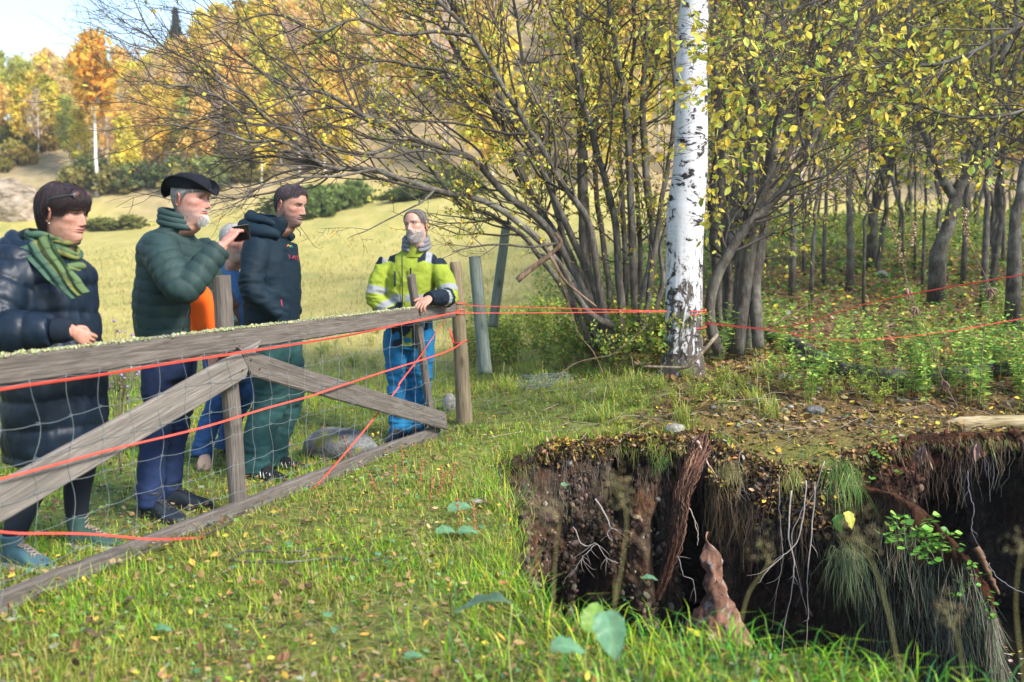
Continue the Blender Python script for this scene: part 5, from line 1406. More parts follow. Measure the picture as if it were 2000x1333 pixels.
# ---- dry stalks
def dry_stalk(label, pix, d, head=1, r0=.004, cols=((.30, .20, .12),), seed=0, cat='dry stalk', knots=()):
    r = np.random.default_rng(seed); pa = spline([P(u, v, d) for u, v in pix], 30)
    org = pa[0].copy(); org[2] = h1(org[0], org[1]) if pa[0][2] - h1(pa[0][0], pa[0][1]) < .3 else pa[0][2]
    t = thing('dry_stalk', label, cat, tuple(org)); pa = pa - org
    mb = MB(); tube(mb, pa, np.linspace(r0, r0 * .4, 30), 5, C=(.16, .10, .07)); mb.build('stem', M['twig'], t)
    mb = MB(); V, T = ICO[1]; n = 160 * head; k = r.uniform(20, 29, n).astype(int); p = pa[k] + r.normal(0, .012, (n, 3))
    s_ = r.uniform(.003, .009, n); scatter(mb, V, None, T, rotmats(r.uniform(0, 6, n), r.uniform(0, 6, n), r.uniform(0, 6, n)) * s_[:, None, None] * np.array([1, 1, .5]), p, palette(n, [(.38, .26, .14), (.22, .13, .08), (.50, .38, .22)], .2, None, r))
    mb.build('seed_head', M['twig'], t, kind='stuff')
    mb = MB()
    for kn_ in knots:
        for q in range(14):
            k = int(kn_ * 29); e = pa[k] + np.array([r.normal(0, .03), r.normal(0, .03), -r.uniform(.03, .12)]); tube(mb, spline([pa[k], (pa[k] + e) / 2 + r.normal(0, .01, 3), e], 5), [.006, .008, .007, .004, .001], 4, C=np.array([.22, .13, .10]) * r.uniform(.6, 1.4))
    if knots: mb.build('withered_leaf', M['twig'], t, kind='stuff')
    return t, pa
dry_stalk('tallest dry brown weed stalk with feathery seed head, right of the nettles', [(1912, 812), (1918, 700), (1925, 620), (1935, 570), (1915, 520), (1890, 470), (1883, 430), (1886, 405)], 7.9, 1, .005, seed=1, knots=(.45,))
dry_stalk('dry weed stalk with tangled withered leaves leaning left in the nettles', [(1880, 812), (1840, 740), (1825, 690), (1800, 620), (1775, 570), (1760, 500), (1745, 450), (1730, 425)], 7.9, 1, .005, seed=2, knots=(.15, .5, .62))
dry_stalk('short dry stalk ending in a loose spray beside the tangled one', [(1790, 600), (1770, 545), (1772, 500), (1782, 470), (1786, 430)], 7.9, 1, .003, seed=3)
dry_stalk('upright dry stalk with brown tips in the middle of the nettles', [(1720, 700), (1708, 640), (1700, 600), (1695, 578)], 8.2, 0, .003, seed=4)
# thistle by the woman
th = thing('thistle', 'dry purple thistle growing between the woman and the man in the hat', 'thistle', tuple(P(228, 690, 6.3)))
th.location.z = h1(th.location.x, th.location.y); st, hd = MB(), MB(); r = np.random.default_rng(8)
for i in range(16):
    a = r.uniform(0, 6.28); h = r.uniform(.5, .98); R_ = r.uniform(.03, .20); pa = spline([(0, 0, 0), (R_ * .3 * math.cos(a), R_ * .3 * math.sin(a), h * .6), (R_ * math.cos(a), R_ * math.sin(a), h)], 8)
    tube(st, pa, np.linspace(.004, .0015, 8), 4, C=(.22, .20, .10)); V, T = ICO[1]; hd.add(V * .011 + pa[-1], None, T, (.30, .20, .38))
    for q in range(5): e = pa[5] + r.normal(0, .05, 3) + np.array([0, 0, .07]); tube(st, np.array([pa[4 + q % 3], e]), .0015, 3, C=(.22, .2, .1)); hd.add(V * r.uniform(.006, .012) + e, None, T, (.34, .25, .40) if q % 2 else (.20, .15, .12))
st.build('stem', M['twig'], th); hd.build('flower_heads', M['twig'], th, kind='stuff')

# reddish dock spikes in the turf
for i, (u, v) in enumerate([(742, 975), (690, 905), (770, 965), (820, 960), (845, 985), (870, 968), (790, 930), (905, 1045), (930, 1060), (835, 1000), (880, 960), (640, 880)]):
    p = G(u, v); mb = MB(); r = np.random.default_rng(i + 40); lean = r.normal(0, .05, 2); pa = np.array([(0, 0, 0), (lean[0] * .5, lean[1] * .5, .08), (lean[0], lean[1], .17)]); pa = spline(pa, 8)
    tube(mb, pa, .0022, 4, C=(.30, .14, .06)); V, T = ICO[1]; n = 70; k = r.integers(3, 8, n)
    scatter(mb, V, None, T, np.tile(np.eye(3) * .0035, (n, 1, 1)), pa[k] + r.normal(0, .004, (n, 3)), palette(n, [(.36, .14, .06), (.26, .10, .05)], .2, None, r))
    tag(link('dock_spike', mb.mesh('dock_spike', M['twig']), None, tuple(p)), 'rusty red dried plantain spike in the turf before the gate', 'dry stalk', 'rusty spikes before the gate')

# burdock leaves: large, wavy, bluish green
def big_leaf(label, u, v, d, size, yaw, pitch, roll, col, seed, name='burdock_leaf', notch=.18, z=None):
    r = np.random.default_rng(seed); n, m_ = 18, 11; V, C = [], []
    for i in range(n):
        t = i / (n - 1); w = .34 * math.sin(math.pi * min(1, t * .93 + .07) ** .75) ** .75 if i < n - 1 else .01
        for j in range(m_):
            s = (j / (m_ - 1) - .5) * 2; wv = .03 * math.sin(t * 17 + s * 3 + seed) * abs(s)
            V.append((t - notch * (1 - abs(s)) * 0 , w * s * (1 + .06 * math.sin(t * 26)), .16 * t * (1 - t) * 2 + .10 * abs(s) ** 1.5 * w * 2 - .22 * t * t + wv))
            vein = 1.25 if abs(s) < .06 or abs((t * 7 - abs(s) * 2.2) % 1 - .5) < .06 else 1; C.append(np.array(col) * vein)
    i = np.arange(n - 1)[:, None] * m_; j = np.arange(m_ - 1)[None]
    mb = MB(); mb.add(np.array(V) * size, np.stack([i + j, i + m_ + j, i + m_ + j + 1, i + j + 1], -1).reshape(-1, 4), None, np.array(C))
    p = P(u, v, d)
    t = thing(name, label, 'leaf', tuple(p), rot=(roll, pitch, yaw)); mb.build('blade', M['leaf'], t)
    g = h1(p[0], p[1]); mbs = MB(); Minv = np.array(Euler((roll, pitch, yaw)).to_matrix()).T
    dn = Minv @ np.array([0.02, .01, g - p[2]]); tube(mbs, spline([np.zeros(3), dn * .5 + Minv @ np.array([-.02, 0, .02]), dn], 8), .003 * size / .2, 5, C=(.34, .40, .10)); mbs.build('stalk', M['twig'], t)
BL = (.22, .42, .24)
big_leaf('large bluish burdock leaf curling left at the near lip of the hole', 1000, 1180, 3.0, .17, 3.0, .0, .5, (.24, .38, .28), 1)
big_leaf('large two toned burdock leaf hanging down at the near lip of the hole', 1180, 1195, 2.95, .14, -1.2, .9, .3, (.13, .27, .15), 2)
big_leaf('broad pale green leaf standing behind the hanging burdock leaf', 1150, 1235, 3.05, .11, 1.1, -.8, .4, (.18, .30, .06), 3)
big_leaf('pointed bluish leaf in the turf left of the hole', 878, 998, 5.1, .13, .4, -.2, .3, (.14, .28, .15), 4)
big_leaf('rounded bluish leaf, left one of a pair in the turf', 852, 1040, 4.75, .10, .2, -.1, .3, (.14, .28, .15), 5)
big_leaf('rounded bluish leaf, right one of a pair in the turf', 895, 1040, 4.75, .10, .1, -.1, .3, (.14, .28, .15), 6)
big_leaf('narrow bluish leaf lying low in the near grass', 1075, 1265, 2.75, .10, .0, .0, .3, (.14, .28, .15), 7)
SML = ['small leaf beside the dead leaves at the bottom of the turf, upper of two', 'small leaf beside the dead leaves at the bottom of the turf, lower of two', 'small bluish leaf at the bottom edge below the burdock', 'small leaf left of the pair of rounded bluish leaves',
       'small leaf beside the forked grey branch in the grass', 'small leaf between the forked branch and the pair of bluish leaves', 'small leaf on the lip of the hole under its left corner', 'small leaf right of the pair of rounded bluish leaves',
       'small leaf among the rusty spikes, left one', 'small leaf among the rusty spikes, right one', 'small leaf by the lower end of the falling red tape', 'small leaf on the crumbling wall above the near lip', 'small leaf in the turf at the lower left', 'small leaf in the middle of the turf below the middle post']
for i, (u, v) in enumerate([(640, 1205), (660, 1225), (790, 1285), (770, 1060), (470, 1110), (740, 1085), (1100, 950), (930, 1030), (740, 920), (790, 905), (700, 950), (1255, 1130), (300, 1230), (560, 1060)]):
    p = G(u, v); big_leaf(SML[i], u, v, p[1] * 1.0, hr.uniform(.05, .08), hr.uniform(0, 6.28), -.1, .1, (.13, .27, .14), 20 + i)
for i, (u, v, c) in enumerate([(1503, 868, (.62, .50, .06)), (1553, 858, (.60, .46, .06)), (1370, 1255, (.62, .48, .05)), (1345, 905, (.60, .50, .06)), (1160, 865, (.40, .42, .12)), (960, 985, (.55, .50, .10)), (1610, 976, (.62, .24, .04)), (1640, 1190, (.6, .4, .05)), (1280, 1310, (.55, .38, .06)), (620, 1130, (.55, .33, .12)), (560, 1100, (.6, .42, .10)), (540, 1185, (.45, .25, .12)), (1140, 870, (.3, .42, .1)), (330, 1010, (.5, .32, .1))]):
    p = G(u, v) if not 900 < v < 1200 or u < 900 else P(u, v, 6.6)
    mb = MB(); mb.add(LF4[0] * .055, LF4[1], None, np.array(c)); o = link('fallen_leaf', mb.mesh('leaf', M['tree_leaf'], False), None, tuple(p + np.array([0, 0, .02])), (.4 * math.sin(i * 3), -.3, i * 1.3))
    if u > 1000 and 900 < v < 1200: bpy.data.objects.remove(o); continue
    tag(o, 'fallen leaf lying face up on the turf round the hole', 'leaf', 'fallen leaves round the hole')

# grass panicles close to the lens (blurred in the photo)
def panicle(label, pix, d, seed, spread=.02, n=170):
    n = int(n * .7)
    r = np.random.default_rng(seed); pa = spline([P(u, v, d) for u, v in pix], 30); b = pa[0].copy(); g = h1(b[0], b[1]); 
    if inside_pit(np.array([b[0]]), np.array([b[1]]), 0)[0]: g = -1.5
    pa = np.vstack([[b[0] * .97, b[1], min(g, b[2])], pa]) if g > -1 else np.vstack([[.9, 2.3, h1(.9, 2.3)], pa]); pa = spline(pa, 44); org = pa[0].copy(); pa = pa - org
    t = thing('grass_stalk', label, 'grass stalk', tuple(org)); mb = MB(); tube(mb, pa, np.linspace(.0009, .0004, 44), 4, C=(.34, .30, .12)); mb.build('stem', M['twig'], t)
    mb = MB(); k = r.uniform(33, 43, n).astype(int); w = spread * 1.2 * np.sin((k - 31) / 13 * math.pi); p = pa[k] + r.normal(0, 1, (n, 3)) * w[:, None]
    s_ = r.uniform(.0008, .0019, n) * (d / 1.25); scatter(mb, ICO[1][0], None, ICO[1][1], rotmats(r.uniform(0, 6, n), r.uniform(0, 6, n), r.uniform(0, 6, n)) * (s_[:, None, None] * np.array([1.2, .5, .5])), p, palette(n, [(.26, .20, .10), (.34, .27, .14)], .15, None, r)); mb.build('seed_head', M['twig'], t, kind='stuff')
panicle('blurred grass plume rising left of centre in front of the hole', [(1200, 1190), (1218, 1080), (1222, 1000), (1195, 930)], 1.9, 1, .020, 200)
panicle('blurred grass plume leaning left in front of the crumbling wall', [(1080, 1190), (1085, 1080), (1090, 1010), (1050, 990)], 2.0, 2, .020, 160)
panicle('tall blurred grass plume in front of the hanging roots', [(1760, 1333), (1735, 1200), (1700, 1090), (1650, 1010)], 1.8, 3, .024, 220)
panicle('blurred grass plume bending right at the lower right', [(1900, 1420), (1880, 1300), (1865, 1230), (1840, 1180)], 1.8, 4, .016, 130)
panicle('pale grass stalk at the right edge low down', [(2010, 1400), (1985, 1200), (1992, 1090), (1998, 1060)], 1.8, 5, .016, 100)
panicle('short blurred plume between the two lobes of the wall', [(1440, 1250), (1462, 1160), (1500, 1100), (1480, 1060)], 2.0, 6, .016, 90)
panicle('bare straw stalk bending in the grass below the wall corner', [(870, 1333), (850, 1200), (830, 1100), (805, 1030)], 2.4, 7, .006, 60)
# bare branches lying in the grass in front of the gate
ground_limb('fallen_branch', 'thin dark branch lying in the grass near the bottom rail', [(400, 1062), (440, 1042), (480, 1010), (520, 985)], .006, .003, lift=.04)
ground_limb('fallen_branch', 'forked grey branch lying in the grass in front of the gate', [(450, 1108), (480, 1090), (540, 1092), (610, 1088), (660, 1072)], .006, .003, lift=.03)
ground_limb('fallen_branch', 'long grey twig in the grass right of the forked branch', [(450, 1110), (560, 1112), (640, 1104), (720, 1108), (800, 1095), (890, 1090)], .005, .002, lift=.03)
ground_limb('fallen_branch', 'short dark twig in the grass at the lower left', [(185, 1262), (210, 1245), (235, 1228)], .005, .002, lift=.03)
# ================================================================ INSIDE THE SINKHOLE
pr_ = np.random.default_rng(55)
far_s = np.where((rimS[:, 1] > 4.0) & (rimS[:, 0] < 4.3) & ((rimS[:, 1] > 5.8) | (rimS[:, 0] < .4)))[0]
# crumbs and clods standing proud of the wall
n = 26000; s_i = far_s[pr_.integers(0, len(far_s), n)]; k_i = 1 + (149 * pr_.random(n) ** .9).astype(int); dep = k_i / 149 * 2.0
p = np.stack([WX[s_i, k_i], WY[s_i, k_i], WZ[s_i, k_i]], 1); dn = fbm(p * np.array([4, 4, 3]), 71, 3); k = dn > pr_.normal(.02, .18, n)
p, s_i, k_i = p[k], s_i[k], k_i[k]; n = len(p)
p = p - np.stack([rimN[s_i, 0], rimN[s_i, 1], 0 * s_i], 1) * pr_.uniform(-.004, .012, n)[:, None] + pr_.normal(0, .01, (n, 3))
sz = pr_.gamma(2, .0048, n) + .003
Cw = WT[s_i, k_i] * palette(n, [(.05, .036, .026), (.09, .066, .048), (.03, .02, .015), (.15, .12, .09)], .25, [3, 3, 3, 1], pr_)
mb = MB(); scatter(mb, ICO[1][0] * np.array([1.2, .9, .8]), None, ICO[1][1], rotmats(pr_.uniform(0, 6, n), pr_.uniform(0, 6, n), pr_.uniform(0, 6, n)) * sz[:, None, None], p, Cw)
M['clod'] = mat_attr('clod', .95, 60, .4, .6, .004, 80, .1)
mb.build('soil_clods', M['clod'], kind='stuff', smooth=False)
def hang(mb, u, v, d, L_, r0, C, seed, wig=.05, n=12, lean=0.0, kink=True):
    r = np.random.default_rng(seed); p0 = P(u, v, d); z = np.linspace(0, 1, n); pa = np.stack([p0[0] + lean * z * L_ + wig * L_ * np.cumsum(r.normal(0, .35, n)) * z, p0[1] + wig * L_ * np.cumsum(r.normal(0, .35, n)) * .6, p0[2] - z * L_], 1)
    tube(mb, pa, np.linspace(r0, r0 * .3, n), 4 if r0 > .002 else 3, C=C, cap=False); return pa
# fine rootlets: curtains of brown fibre
mb = MB(); k = 0
for (u0, u1, v0, v1, m_, L0, L1, dd, cols) in [(1090, 1200, 960, 1060, 260, .08, .30, 6.95, [(.11, .09, .08), (.16, .13, .11)]), (1395, 1500, 850, 1000, 620, .10, .50, 6.75, [(.16, .10, .055), (.22, .15, .085), (.10, .07, .04)]),
        (1500, 1640, 860, 960, 380, .10, .55, 6.7, [(.10, .075, .055), (.17, .13, .10)]), (1300, 1400, 1000, 1100, 160, .1, .4, 7.0, [(.09, .07, .06)]), (1330, 1400, 860, 960, 160, .05, .2, 7.1, [(.20, .11, .06)]),
        (1000, 1100, 900, 1000, 240, .05, .2, 6.5, [(.13, .11, .09)]), (1160, 1300, 860, 920, 300, .05, .18, 7.1, [(.14, .10, .07)]), (1700, 2000, 860, 900, 420, .06, .32, 7.25, [(.09, .055, .04), (.14, .085, .06)]),
        (1900, 2000, 920, 980, 120, .1, .4, 7.5, [(.11, .11, .11)]), (980, 1040, 920, 1050, 200, .03, .12, 5.9, [(.15, .12, .09)])]:
    for q in range(int(m_ * (.75 if 1390 < u0 < 1420 else .38))):
        u = pr_.uniform(u0, u1); wp, wn = wall_at(u, pr_.uniform(.02, .45)) if dd > 6.6 else (None, None)
        if wp is not None:
            pp = wp + wn * pr_.uniform(.0, .03); L_ = pr_.uniform(L0, L1); z = np.linspace(0, 1, 6); a = np.cumsum(pr_.normal(0, .05, 6)) * L_; b = np.cumsum(pr_.normal(0, .05, 6)) * L_
            pa = np.stack([pp[0] + a, pp[1] + b + wn[1] * .03 * z, pp[2] - z * L_], 1); tube(mb, pa, np.linspace(.0022, .0008, 6) * pr_.uniform(.6, 1.3), 3, C=palette(1, cols, .25, None, pr_)[0], cap=False)
        else: hang(mb, u, pr_.uniform(v0, v1), dd, pr_.uniform(L0, L1), .0013, palette(1, cols, .25, None, pr_)[0], k, .06, 6)
        k += 1
mb.build('hanging_rootlets', M['twig'], kind='stuff')
# the pale roots one can follow by eye
PALE = (.34, .29, .25)
def root(label, pix, d, r0, C=PALE, seed=0, side=3):
    r = np.random.default_rng(seed); pa = spline([P(u, v, d) for u, v in pix], 26); pa = pa + .006 * np.stack([vnoise(np.stack([np.arange(26) * .8, np.full(26, seed), np.full(26, q_)], 1), 3) for q_ in range(3)], 1)
    org = pa[0].copy(); mb = MB(); tube(mb, pa - org, np.linspace(r0, r0 * .4, 26), 6, C=C, wob=.2, seed=seed)
    for q in range(side):
        k = r.integers(4, 22); e = pa[k] - org + np.array([r.normal(0, .07), r.normal(0, .03), -r.uniform(.02, .14)]); tube(mb, spline([pa[k] - org, (pa[k] - org + e) / 2 + r.normal(0, .012, 3), e], 7), np.linspace(r0 * .5, .0006, 7), 4, C=C, cap=False)
    o = link('root', mb.mesh('root', M['twig']), None, tuple(org)); tag(o, label, 'root'); return o
root('pale root hanging straight in the black hollow, its lower end near the water', [(1546, 960), (1540, 1040), (1550, 1100), (1546, 1160), (1530, 1230), (1527, 1290)], 6.5, .006, seed=1)
root('pale root hanging in the black hollow right of the straight one', [(1592, 950), (1586, 1040), (1577, 1120), (1578, 1200), (1573, 1290)], 6.5, .0055, seed=2)
root('pale root branching left across the black hollow', [(1575, 940), (1568, 1010), (1556, 1060), (1530, 1085), (1503, 1110), (1480, 1142)], 6.45, .005, seed=3)
root('thin pale root crossing the hollow from upper right to lower left', [(1610, 900), (1590, 960), (1560, 1010), (1545, 1060), (1560, 1130), (1575, 1200)], 6.55, .0035, seed=4)
root('grey root hanging at the left edge of the black hollow', [(1520, 930), (1523, 1010), (1528, 1090), (1518, 1150), (1508, 1230)], 6.55, .004, (.24, .20, .17), seed=5)
root('short knobbly grey root hanging on the left part of the wall', [(1163, 975), (1180, 1000), (1190, 1030), (1187, 1045), (1197, 1058)], 6.85, .008, (.26, .22, .20), seed=6)
root('twisting grey root low on the left part of the wall', [(1120, 1030), (1135, 1060), (1150, 1066), (1165, 1062), (1180, 1085), (1206, 1102)], 6.8, .0045, (.28, .25, .23), seed=7, side=6)
root('fan of grey roots beside the dark gap low on the left wall', [(1165, 1062), (1140, 1085), (1125, 1110), (1110, 1130)], 6.8, .0035, (.26, .23, .21), seed=8, side=8)
root('long thin root hanging beside the rotten wood in the crack', [(1333, 972), (1350, 1000), (1362, 1040), (1363, 1066)], 6.7, .005, (.40, .33, .27), seed=9, side=1)
root('pale bare stick leaning in the mouth of the dark crack', [(1362, 862), (1375, 890), (1388, 915), (1399, 932)], 6.7, .010, (.42, .28, .20), seed=10, side=0)
root('dark root looping down from the crack to the red earth', [(1305, 1060), (1325, 1090), (1335, 1125), (1355, 1135), (1358, 1180)], 6.8, .0045, (.20, .17, .16), seed=11)
root('thin root arching right from the slumped bank', [(1930, 1100), (1950, 1130), (1990, 1155), (2030, 1170)], 6.1, .003, (.22, .22, .24), seed=12, side=0)
root('dark thick root end sticking out of the slumped bank', [(1905, 1070), (1925, 1105), (1940, 1140), (1952, 1160)], 6.0, .022, (.16, .09, .05), seed=13, side=0)
root('slender root hanging in the dark cavity at the far right', [(1890, 920), (1893, 960), (1902, 1000), (1898, 1040), (1925, 1090)], 7.0, .004, (.16, .15, .16), seed=14)
root('grey root hanging left of the slumped bank', [(1448, 880), (1442, 900), (1446, 940), (1443, 980)], 6.6, .004, (.20, .17, .14), seed=15, side=4)
# rotten red wood running down the wall
rt = thing('rotten_root', 'rotten reddish brown root running down the wall beside the black crack', 'root', tuple(P(1365, 850, 6.85)))
org = np.array(rt.location); pa = spline([P(1374, 852, 6.95), P(1368, 876, 6.78), P(1352, 915, 6.62), P(1335, 955, 6.60), P(1328, 1000, 6.62), P(1318, 1060, 6.7), P(1300, 1120, 6.8), P(1285, 1170, 6.9)], 60) - org
rad = np.interp(np.linspace(0, 1, 60), [0, .15, .4, .55, .7, 1], [.020, .042, .034, .028, .030, .012])
t_, N_, B_ = frames(pa); a = np.linspace(0, 2 * math.pi, 40, endpoint=False); pp = np.stack([np.tile(np.cos(a) * 3, 60), np.tile(np.sin(a) * 3, 60), np.repeat(np.arange(60) * .08, 40)], 1)
rr = rad[:, None] * (1 + .9 * fbm(pp * [1.5, 1.5, .8], 5, 4).reshape(60, 40)); V = pa[:, None] + rr[:, :, None] * (np.cos(a)[None, :, None] * N_[:, None] + np.sin(a)[None, :, None] * B_[:, None])
i = np.arange(59)[:, None] * 40; j = np.arange(40)[None]; jj = (j + 1) % 40
RC = np.array((.09, .045, .030)) * (1 + .6 * fbm(pp * [2, 2, 3], 9, 3))[:, None]
mb = MB(); mb.add(V.reshape(-1, 3), np.stack([i + j, i + jj, i + 40 + jj, i + 40 + j], -1).reshape(-1, 4), None, np.clip(RC, .01, 1)); mb.build('core', M['clod'], rt)
mb = MB()
for q in range(420):
    k = pr_.integers(0, 52); m_ = min(60, k + pr_.integers(5, 14)); aa = pr_.uniform(0, 6.28); seg_ = pa[k:m_] + (rad[k:m_] * pr_.uniform(.8, 1.9))[:, None] * (math.cos(aa) * N_[k:m_] + math.sin(aa) * B_[k:m_]) + pr_.normal(0, .004, (m_ - k, 3))
    tube(mb, seg_, np.linspace(.005, .0015, m_ - k) * pr_.uniform(.5, 1.4), 3, C=palette(1, [(.14, .065, .04), (.09, .045, .03), (.22, .12, .075), (.05, .03, .025)], .2, None, pr_)[0], cap=False)
mb.build('splinters', M['twig'], rt, kind='stuff')
# spike of red clay standing in the crack
sp_ = thing('clay_spike', 'pinkish red clay spike standing at the bottom of the crack', 'clay', tuple(P(1405, 1240, 5.9))); org = np.array(sp_.location)
K, n = 46, 40; V, C = [], []
for q in range(K):
    t = q / (K - 1); v = 1345 - 305 * t; uc = 1396 + 26 * (1 - t) ** 2 - 14 * t - 5 * math.sin(t * 7); hw = np.interp(t, [0, .15, .34, .54, .68, .85, 1], [74, 66, 54, 34, 14, 7, 2]) / FPX * 5.95
    c = P(uc, v, 5.95) - org
    for a_ in np.linspace(0, 2 * math.pi, n, endpoint=False): V.append(c + np.array([hw * math.cos(a_), hw * .8 * math.sin(a_), 0])); C.append(1)
V = np.array(V); w_ = fbm(V * np.array([9, 9, 5]), 3, 5); V[:, :2] += V[:, :2] * 0; V += (.09 * w_ * np.minimum(1, (V[:, 2].max() - V[:, 2]) * 6))[:, None] * np.stack([np.tile(np.cos(np.linspace(0, 2 * math.pi, n, endpoint=False)), K), np.tile(np.sin(np.linspace(0, 2 * math.pi, n, endpoint=False)), K), np.zeros(K * n)], 1)
V += .028 * np.stack([fbm(V * 26, 61, 4), fbm(V * 26, 62, 4), .4 * fbm(V * 26, 63, 4)], 1); cm = fbm(V * 14, 8, 4)[:, None]; C = np.array((.17, .09, .06)) * (1 + .9 * cm) + np.where(cm > .40, 1, 0) * np.array((.08, .02, -.02)); C[fbm(V * 40, 4, 2) > .35] = (.24, .21, .19)
i = np.arange(K - 1)[:, None] * n; j = np.arange(n)[None]; jj = (j + 1) % n
mb = MB(); mb.add(V, np.stack([i + j, i + jj, i + n + jj, i + n + j], -1).reshape(-1, 4), None, np.clip(C, .01, 1)); mb.build('clay', M['clod'], sp_)
# slumped bank of turf on the right
bk = thing('slumped_bank', 'slumped bank of earth and hanging grass sloping down to the right inside the hole', 'earth bank', tuple(P(1790, 1150, 6.1))); org = np.array(bk.location)
rdg = spline([P(1655, 945, 6.75), P(1700, 965, 6.5), P(1760, 980, 6.3), P(1820, 1012, 6.2), P(1870, 1052, 6.1), P(1915, 1105, 6.0), P(1945, 1170, 5.95), P(1960, 1260, 5.95)], 90) - org
K = 60; V, C = [], []
back = np.array([.05, .75, -.02])
for q in range(90):
    for w in range(K):
        t = w / (K - 1)
        if t < .3: f = (.3 - t) / .3; p = rdg[q] + back * f + np.array([0, 0, -.05 * f * f])
        else: f = (t - .3) / .7; zb = -1.65 - org[2]; p = rdg[q] + np.array([0, -.10 * math.sin(min(1, f * 1.6) * 1.57) + .25 * f ** 2, (zb - rdg[q][2]) * f ** 1.15])
        V.append(p)
        C.append((1.3, .80, .58) if t < .42 else (.55, .52, .42))
V = np.array(V); V += .07 * np.stack([fbm(V * 4, 31, 4), fbm(V * 4, 32, 4), fbm(V * 4, 33, 4)], 1) + .02 * np.stack([fbm(V * 17, 34, 3)] * 3, 1)
i = np.arange(89)[:, None] * K; j = np.arange(K - 1)[None]; mb = MB(); mb.add(V, np.stack([i + j, i + j + 1, i + K + j + 1, i + K + j], -1).reshape(-1, 4), None, np.array(C)); mb.build('earth', M['soil'], bk)
Vg = V.reshape(90, K, 3); mb = MB(); n = 5200; qi, wi = pr_.integers(2, 88, n), pr_.integers(20, 56, n); kk = pr_.random(n) < (fbm(Vg[qi, wi] * 3, 44, 2) + .75) * (1 - .35 * (wi < 26)); qi, wi = qi[kk], wi[kk]; n = len(qi)
p = Vg[qi, wi]; h = pr_.uniform(.10, .32, n); Mx = np.zeros((n, 3, 3)); Mx[:, :, 0] = np.array([1, 0, 0]) * pr_.uniform(.0015, .003, n)[:, None]
Mx[:, :, 1] = (np.array([0, -.25, .0]) + .12 * pr_.normal(size=(n, 3))) * h[:, None]; Mx[:, :, 2] = (np.array([0, -.12, -1]) + .18 * pr_.normal(size=(n, 3))) * h[:, None]
scatter(mb, blade2V, blade2Q, blade2T, Mx, p, palette(n, [(.10, .15, .08), (.16, .20, .12), (.22, .19, .13), (.08, .11, .07), (.28, .24, .17)], .25, None, pr_), blade2C); mb.build('hanging_grass', M['grass'], bk, smooth=False, kind='stuff')
# bright small leaved herb on the bank
hb = thing('trailing_herb', 'bright green herb with many small round leaves growing on the slumped bank', 'plant', tuple(P(1790, 1050, 6.05))); org = np.array(hb.location); mbs = MB(); LFM = [MB().add(LEAF_R[0], LEAF_R[1], None, c).mesh('leaf', M['leaf'], False) for c in [(.13, .34, .04), (.20, .44, .06), (.30, .50, .08), (.10, .26, .04)]]
def sprig(parent, mbs, org, u, v, d, count, spread, size, r):
    p0 = P(u, v, d) - org
    for q in range(count):
        e = p0 + np.array([r.normal(0, spread), r.normal(-.02, .02), r.normal(0, spread * .8)]); o = link('leaf', LFM[r.integers(4)], parent); s_ = size * r.uniform(.7, 1.3)
        o.matrix_basis = Matrix.Translation(e) @ Euler((r.uniform(-.2, .9), r.uniform(-.5, .5), r.uniform(0, 6.28))).to_matrix().to_4x4() @ Matrix.Scale(s_, 4)
        tube(mbs, spline([p0 + np.array([0, .03, -.02]), (p0 + e) / 2, e], 4), .001, 3, C=(.16, .24, .06), cap=False)
r = np.random.default_rng(12)
for (u, v, c_, s_) in [(1745, 1015, 16, .035), (1790, 1040, 26, .05), (1830, 1060, 22, .045), (1755, 1050, 20, .045), (1800, 1080, 18, .04), (1850, 1040, 12, .03), (1730, 1045, 8, .02), (1860, 1070, 6, .02), (1815, 1015, 8, .03)]: sprig(hb, mbs, org, u, v, 5.98, c_, s_, .045, r)
mbs.build('stems', M['twig'], hb, kind='stuff')
h2 = thing('trailing_herb', 'sparser green herb trailing down the right end of the slumped bank', 'plant', tuple(P(1900, 1130, 5.95))); org = np.array(h2.location); mbs = MB()
for (u, v, c_, s_) in [(1895, 1105, 7, .025), (1880, 1140, 6, .02), (1860, 1160, 5, .02), (1935, 1170, 6, .02), (1930, 1200, 6, .02), (1912, 1125, 5, .02)]: sprig(h2, mbs, org, u, v, 5.88, c_, s_, .030, r)
mbs.build('stems', M['twig'], h2, kind='stuff')
h3 = thing('trailing_herb', 'thin green runner climbing over the rim above the grass tuft', 'plant', tuple(P(1700, 880, 6.7))); org = np.array(h3.location); mbs = MB()
for (u, v, c_, s_) in [(1700, 885, 5, .02), (1720, 900, 4, .02), (1698, 935, 4, .015), (1640, 945, 8, .03), (1725, 850, 6, .03), (1690, 845, 5, .03), (1758, 920, 3, .01)]: sprig(h3, mbs, org, u, v, 6.55, c_, s_, .032, r)
mbs.build('stems', M['twig'], h3, kind='stuff')
# green grass tuft hanging over the rim
def tuft_of(label, u, v, d, n, L_, cols, seed, out=(0, -.35, .2), w=.0035, down=-1.0):
    r = np.random.default_rng(seed); t = thing('grass_tuft', label, 'grass tuft', tuple(P(u, v, d))); p = r.normal(0, .035, (n, 3)); h = L_ * r.uniform(.5, 1.15, n); Mx = np.zeros((n, 3, 3)); a = r.normal(0, .5, n)
    Mx[:, :, 0] = np.stack([np.cos(a), np.sin(a), 0 * a], 1) * w; Mx[:, :, 1] = (np.array([0, -.3, down * .9]) + .2 * r.normal(size=(n, 3))) * h[:, None]; Mx[:, :, 2] = (np.array(out) + .28 * r.normal(size=(n, 3))) * h[:, None]
    mb = MB(); scatter(mb, blade2V, blade2Q, blade2T, Mx, p, palette(n, cols, .2, None, r), blade2C); mb.build('blades', M['grass'], t, smooth=False, kind='stuff')
G1 = [(.08, .20, .03), (.12, .24, .04), (.05, .13, .025), (.20, .22, .07)]
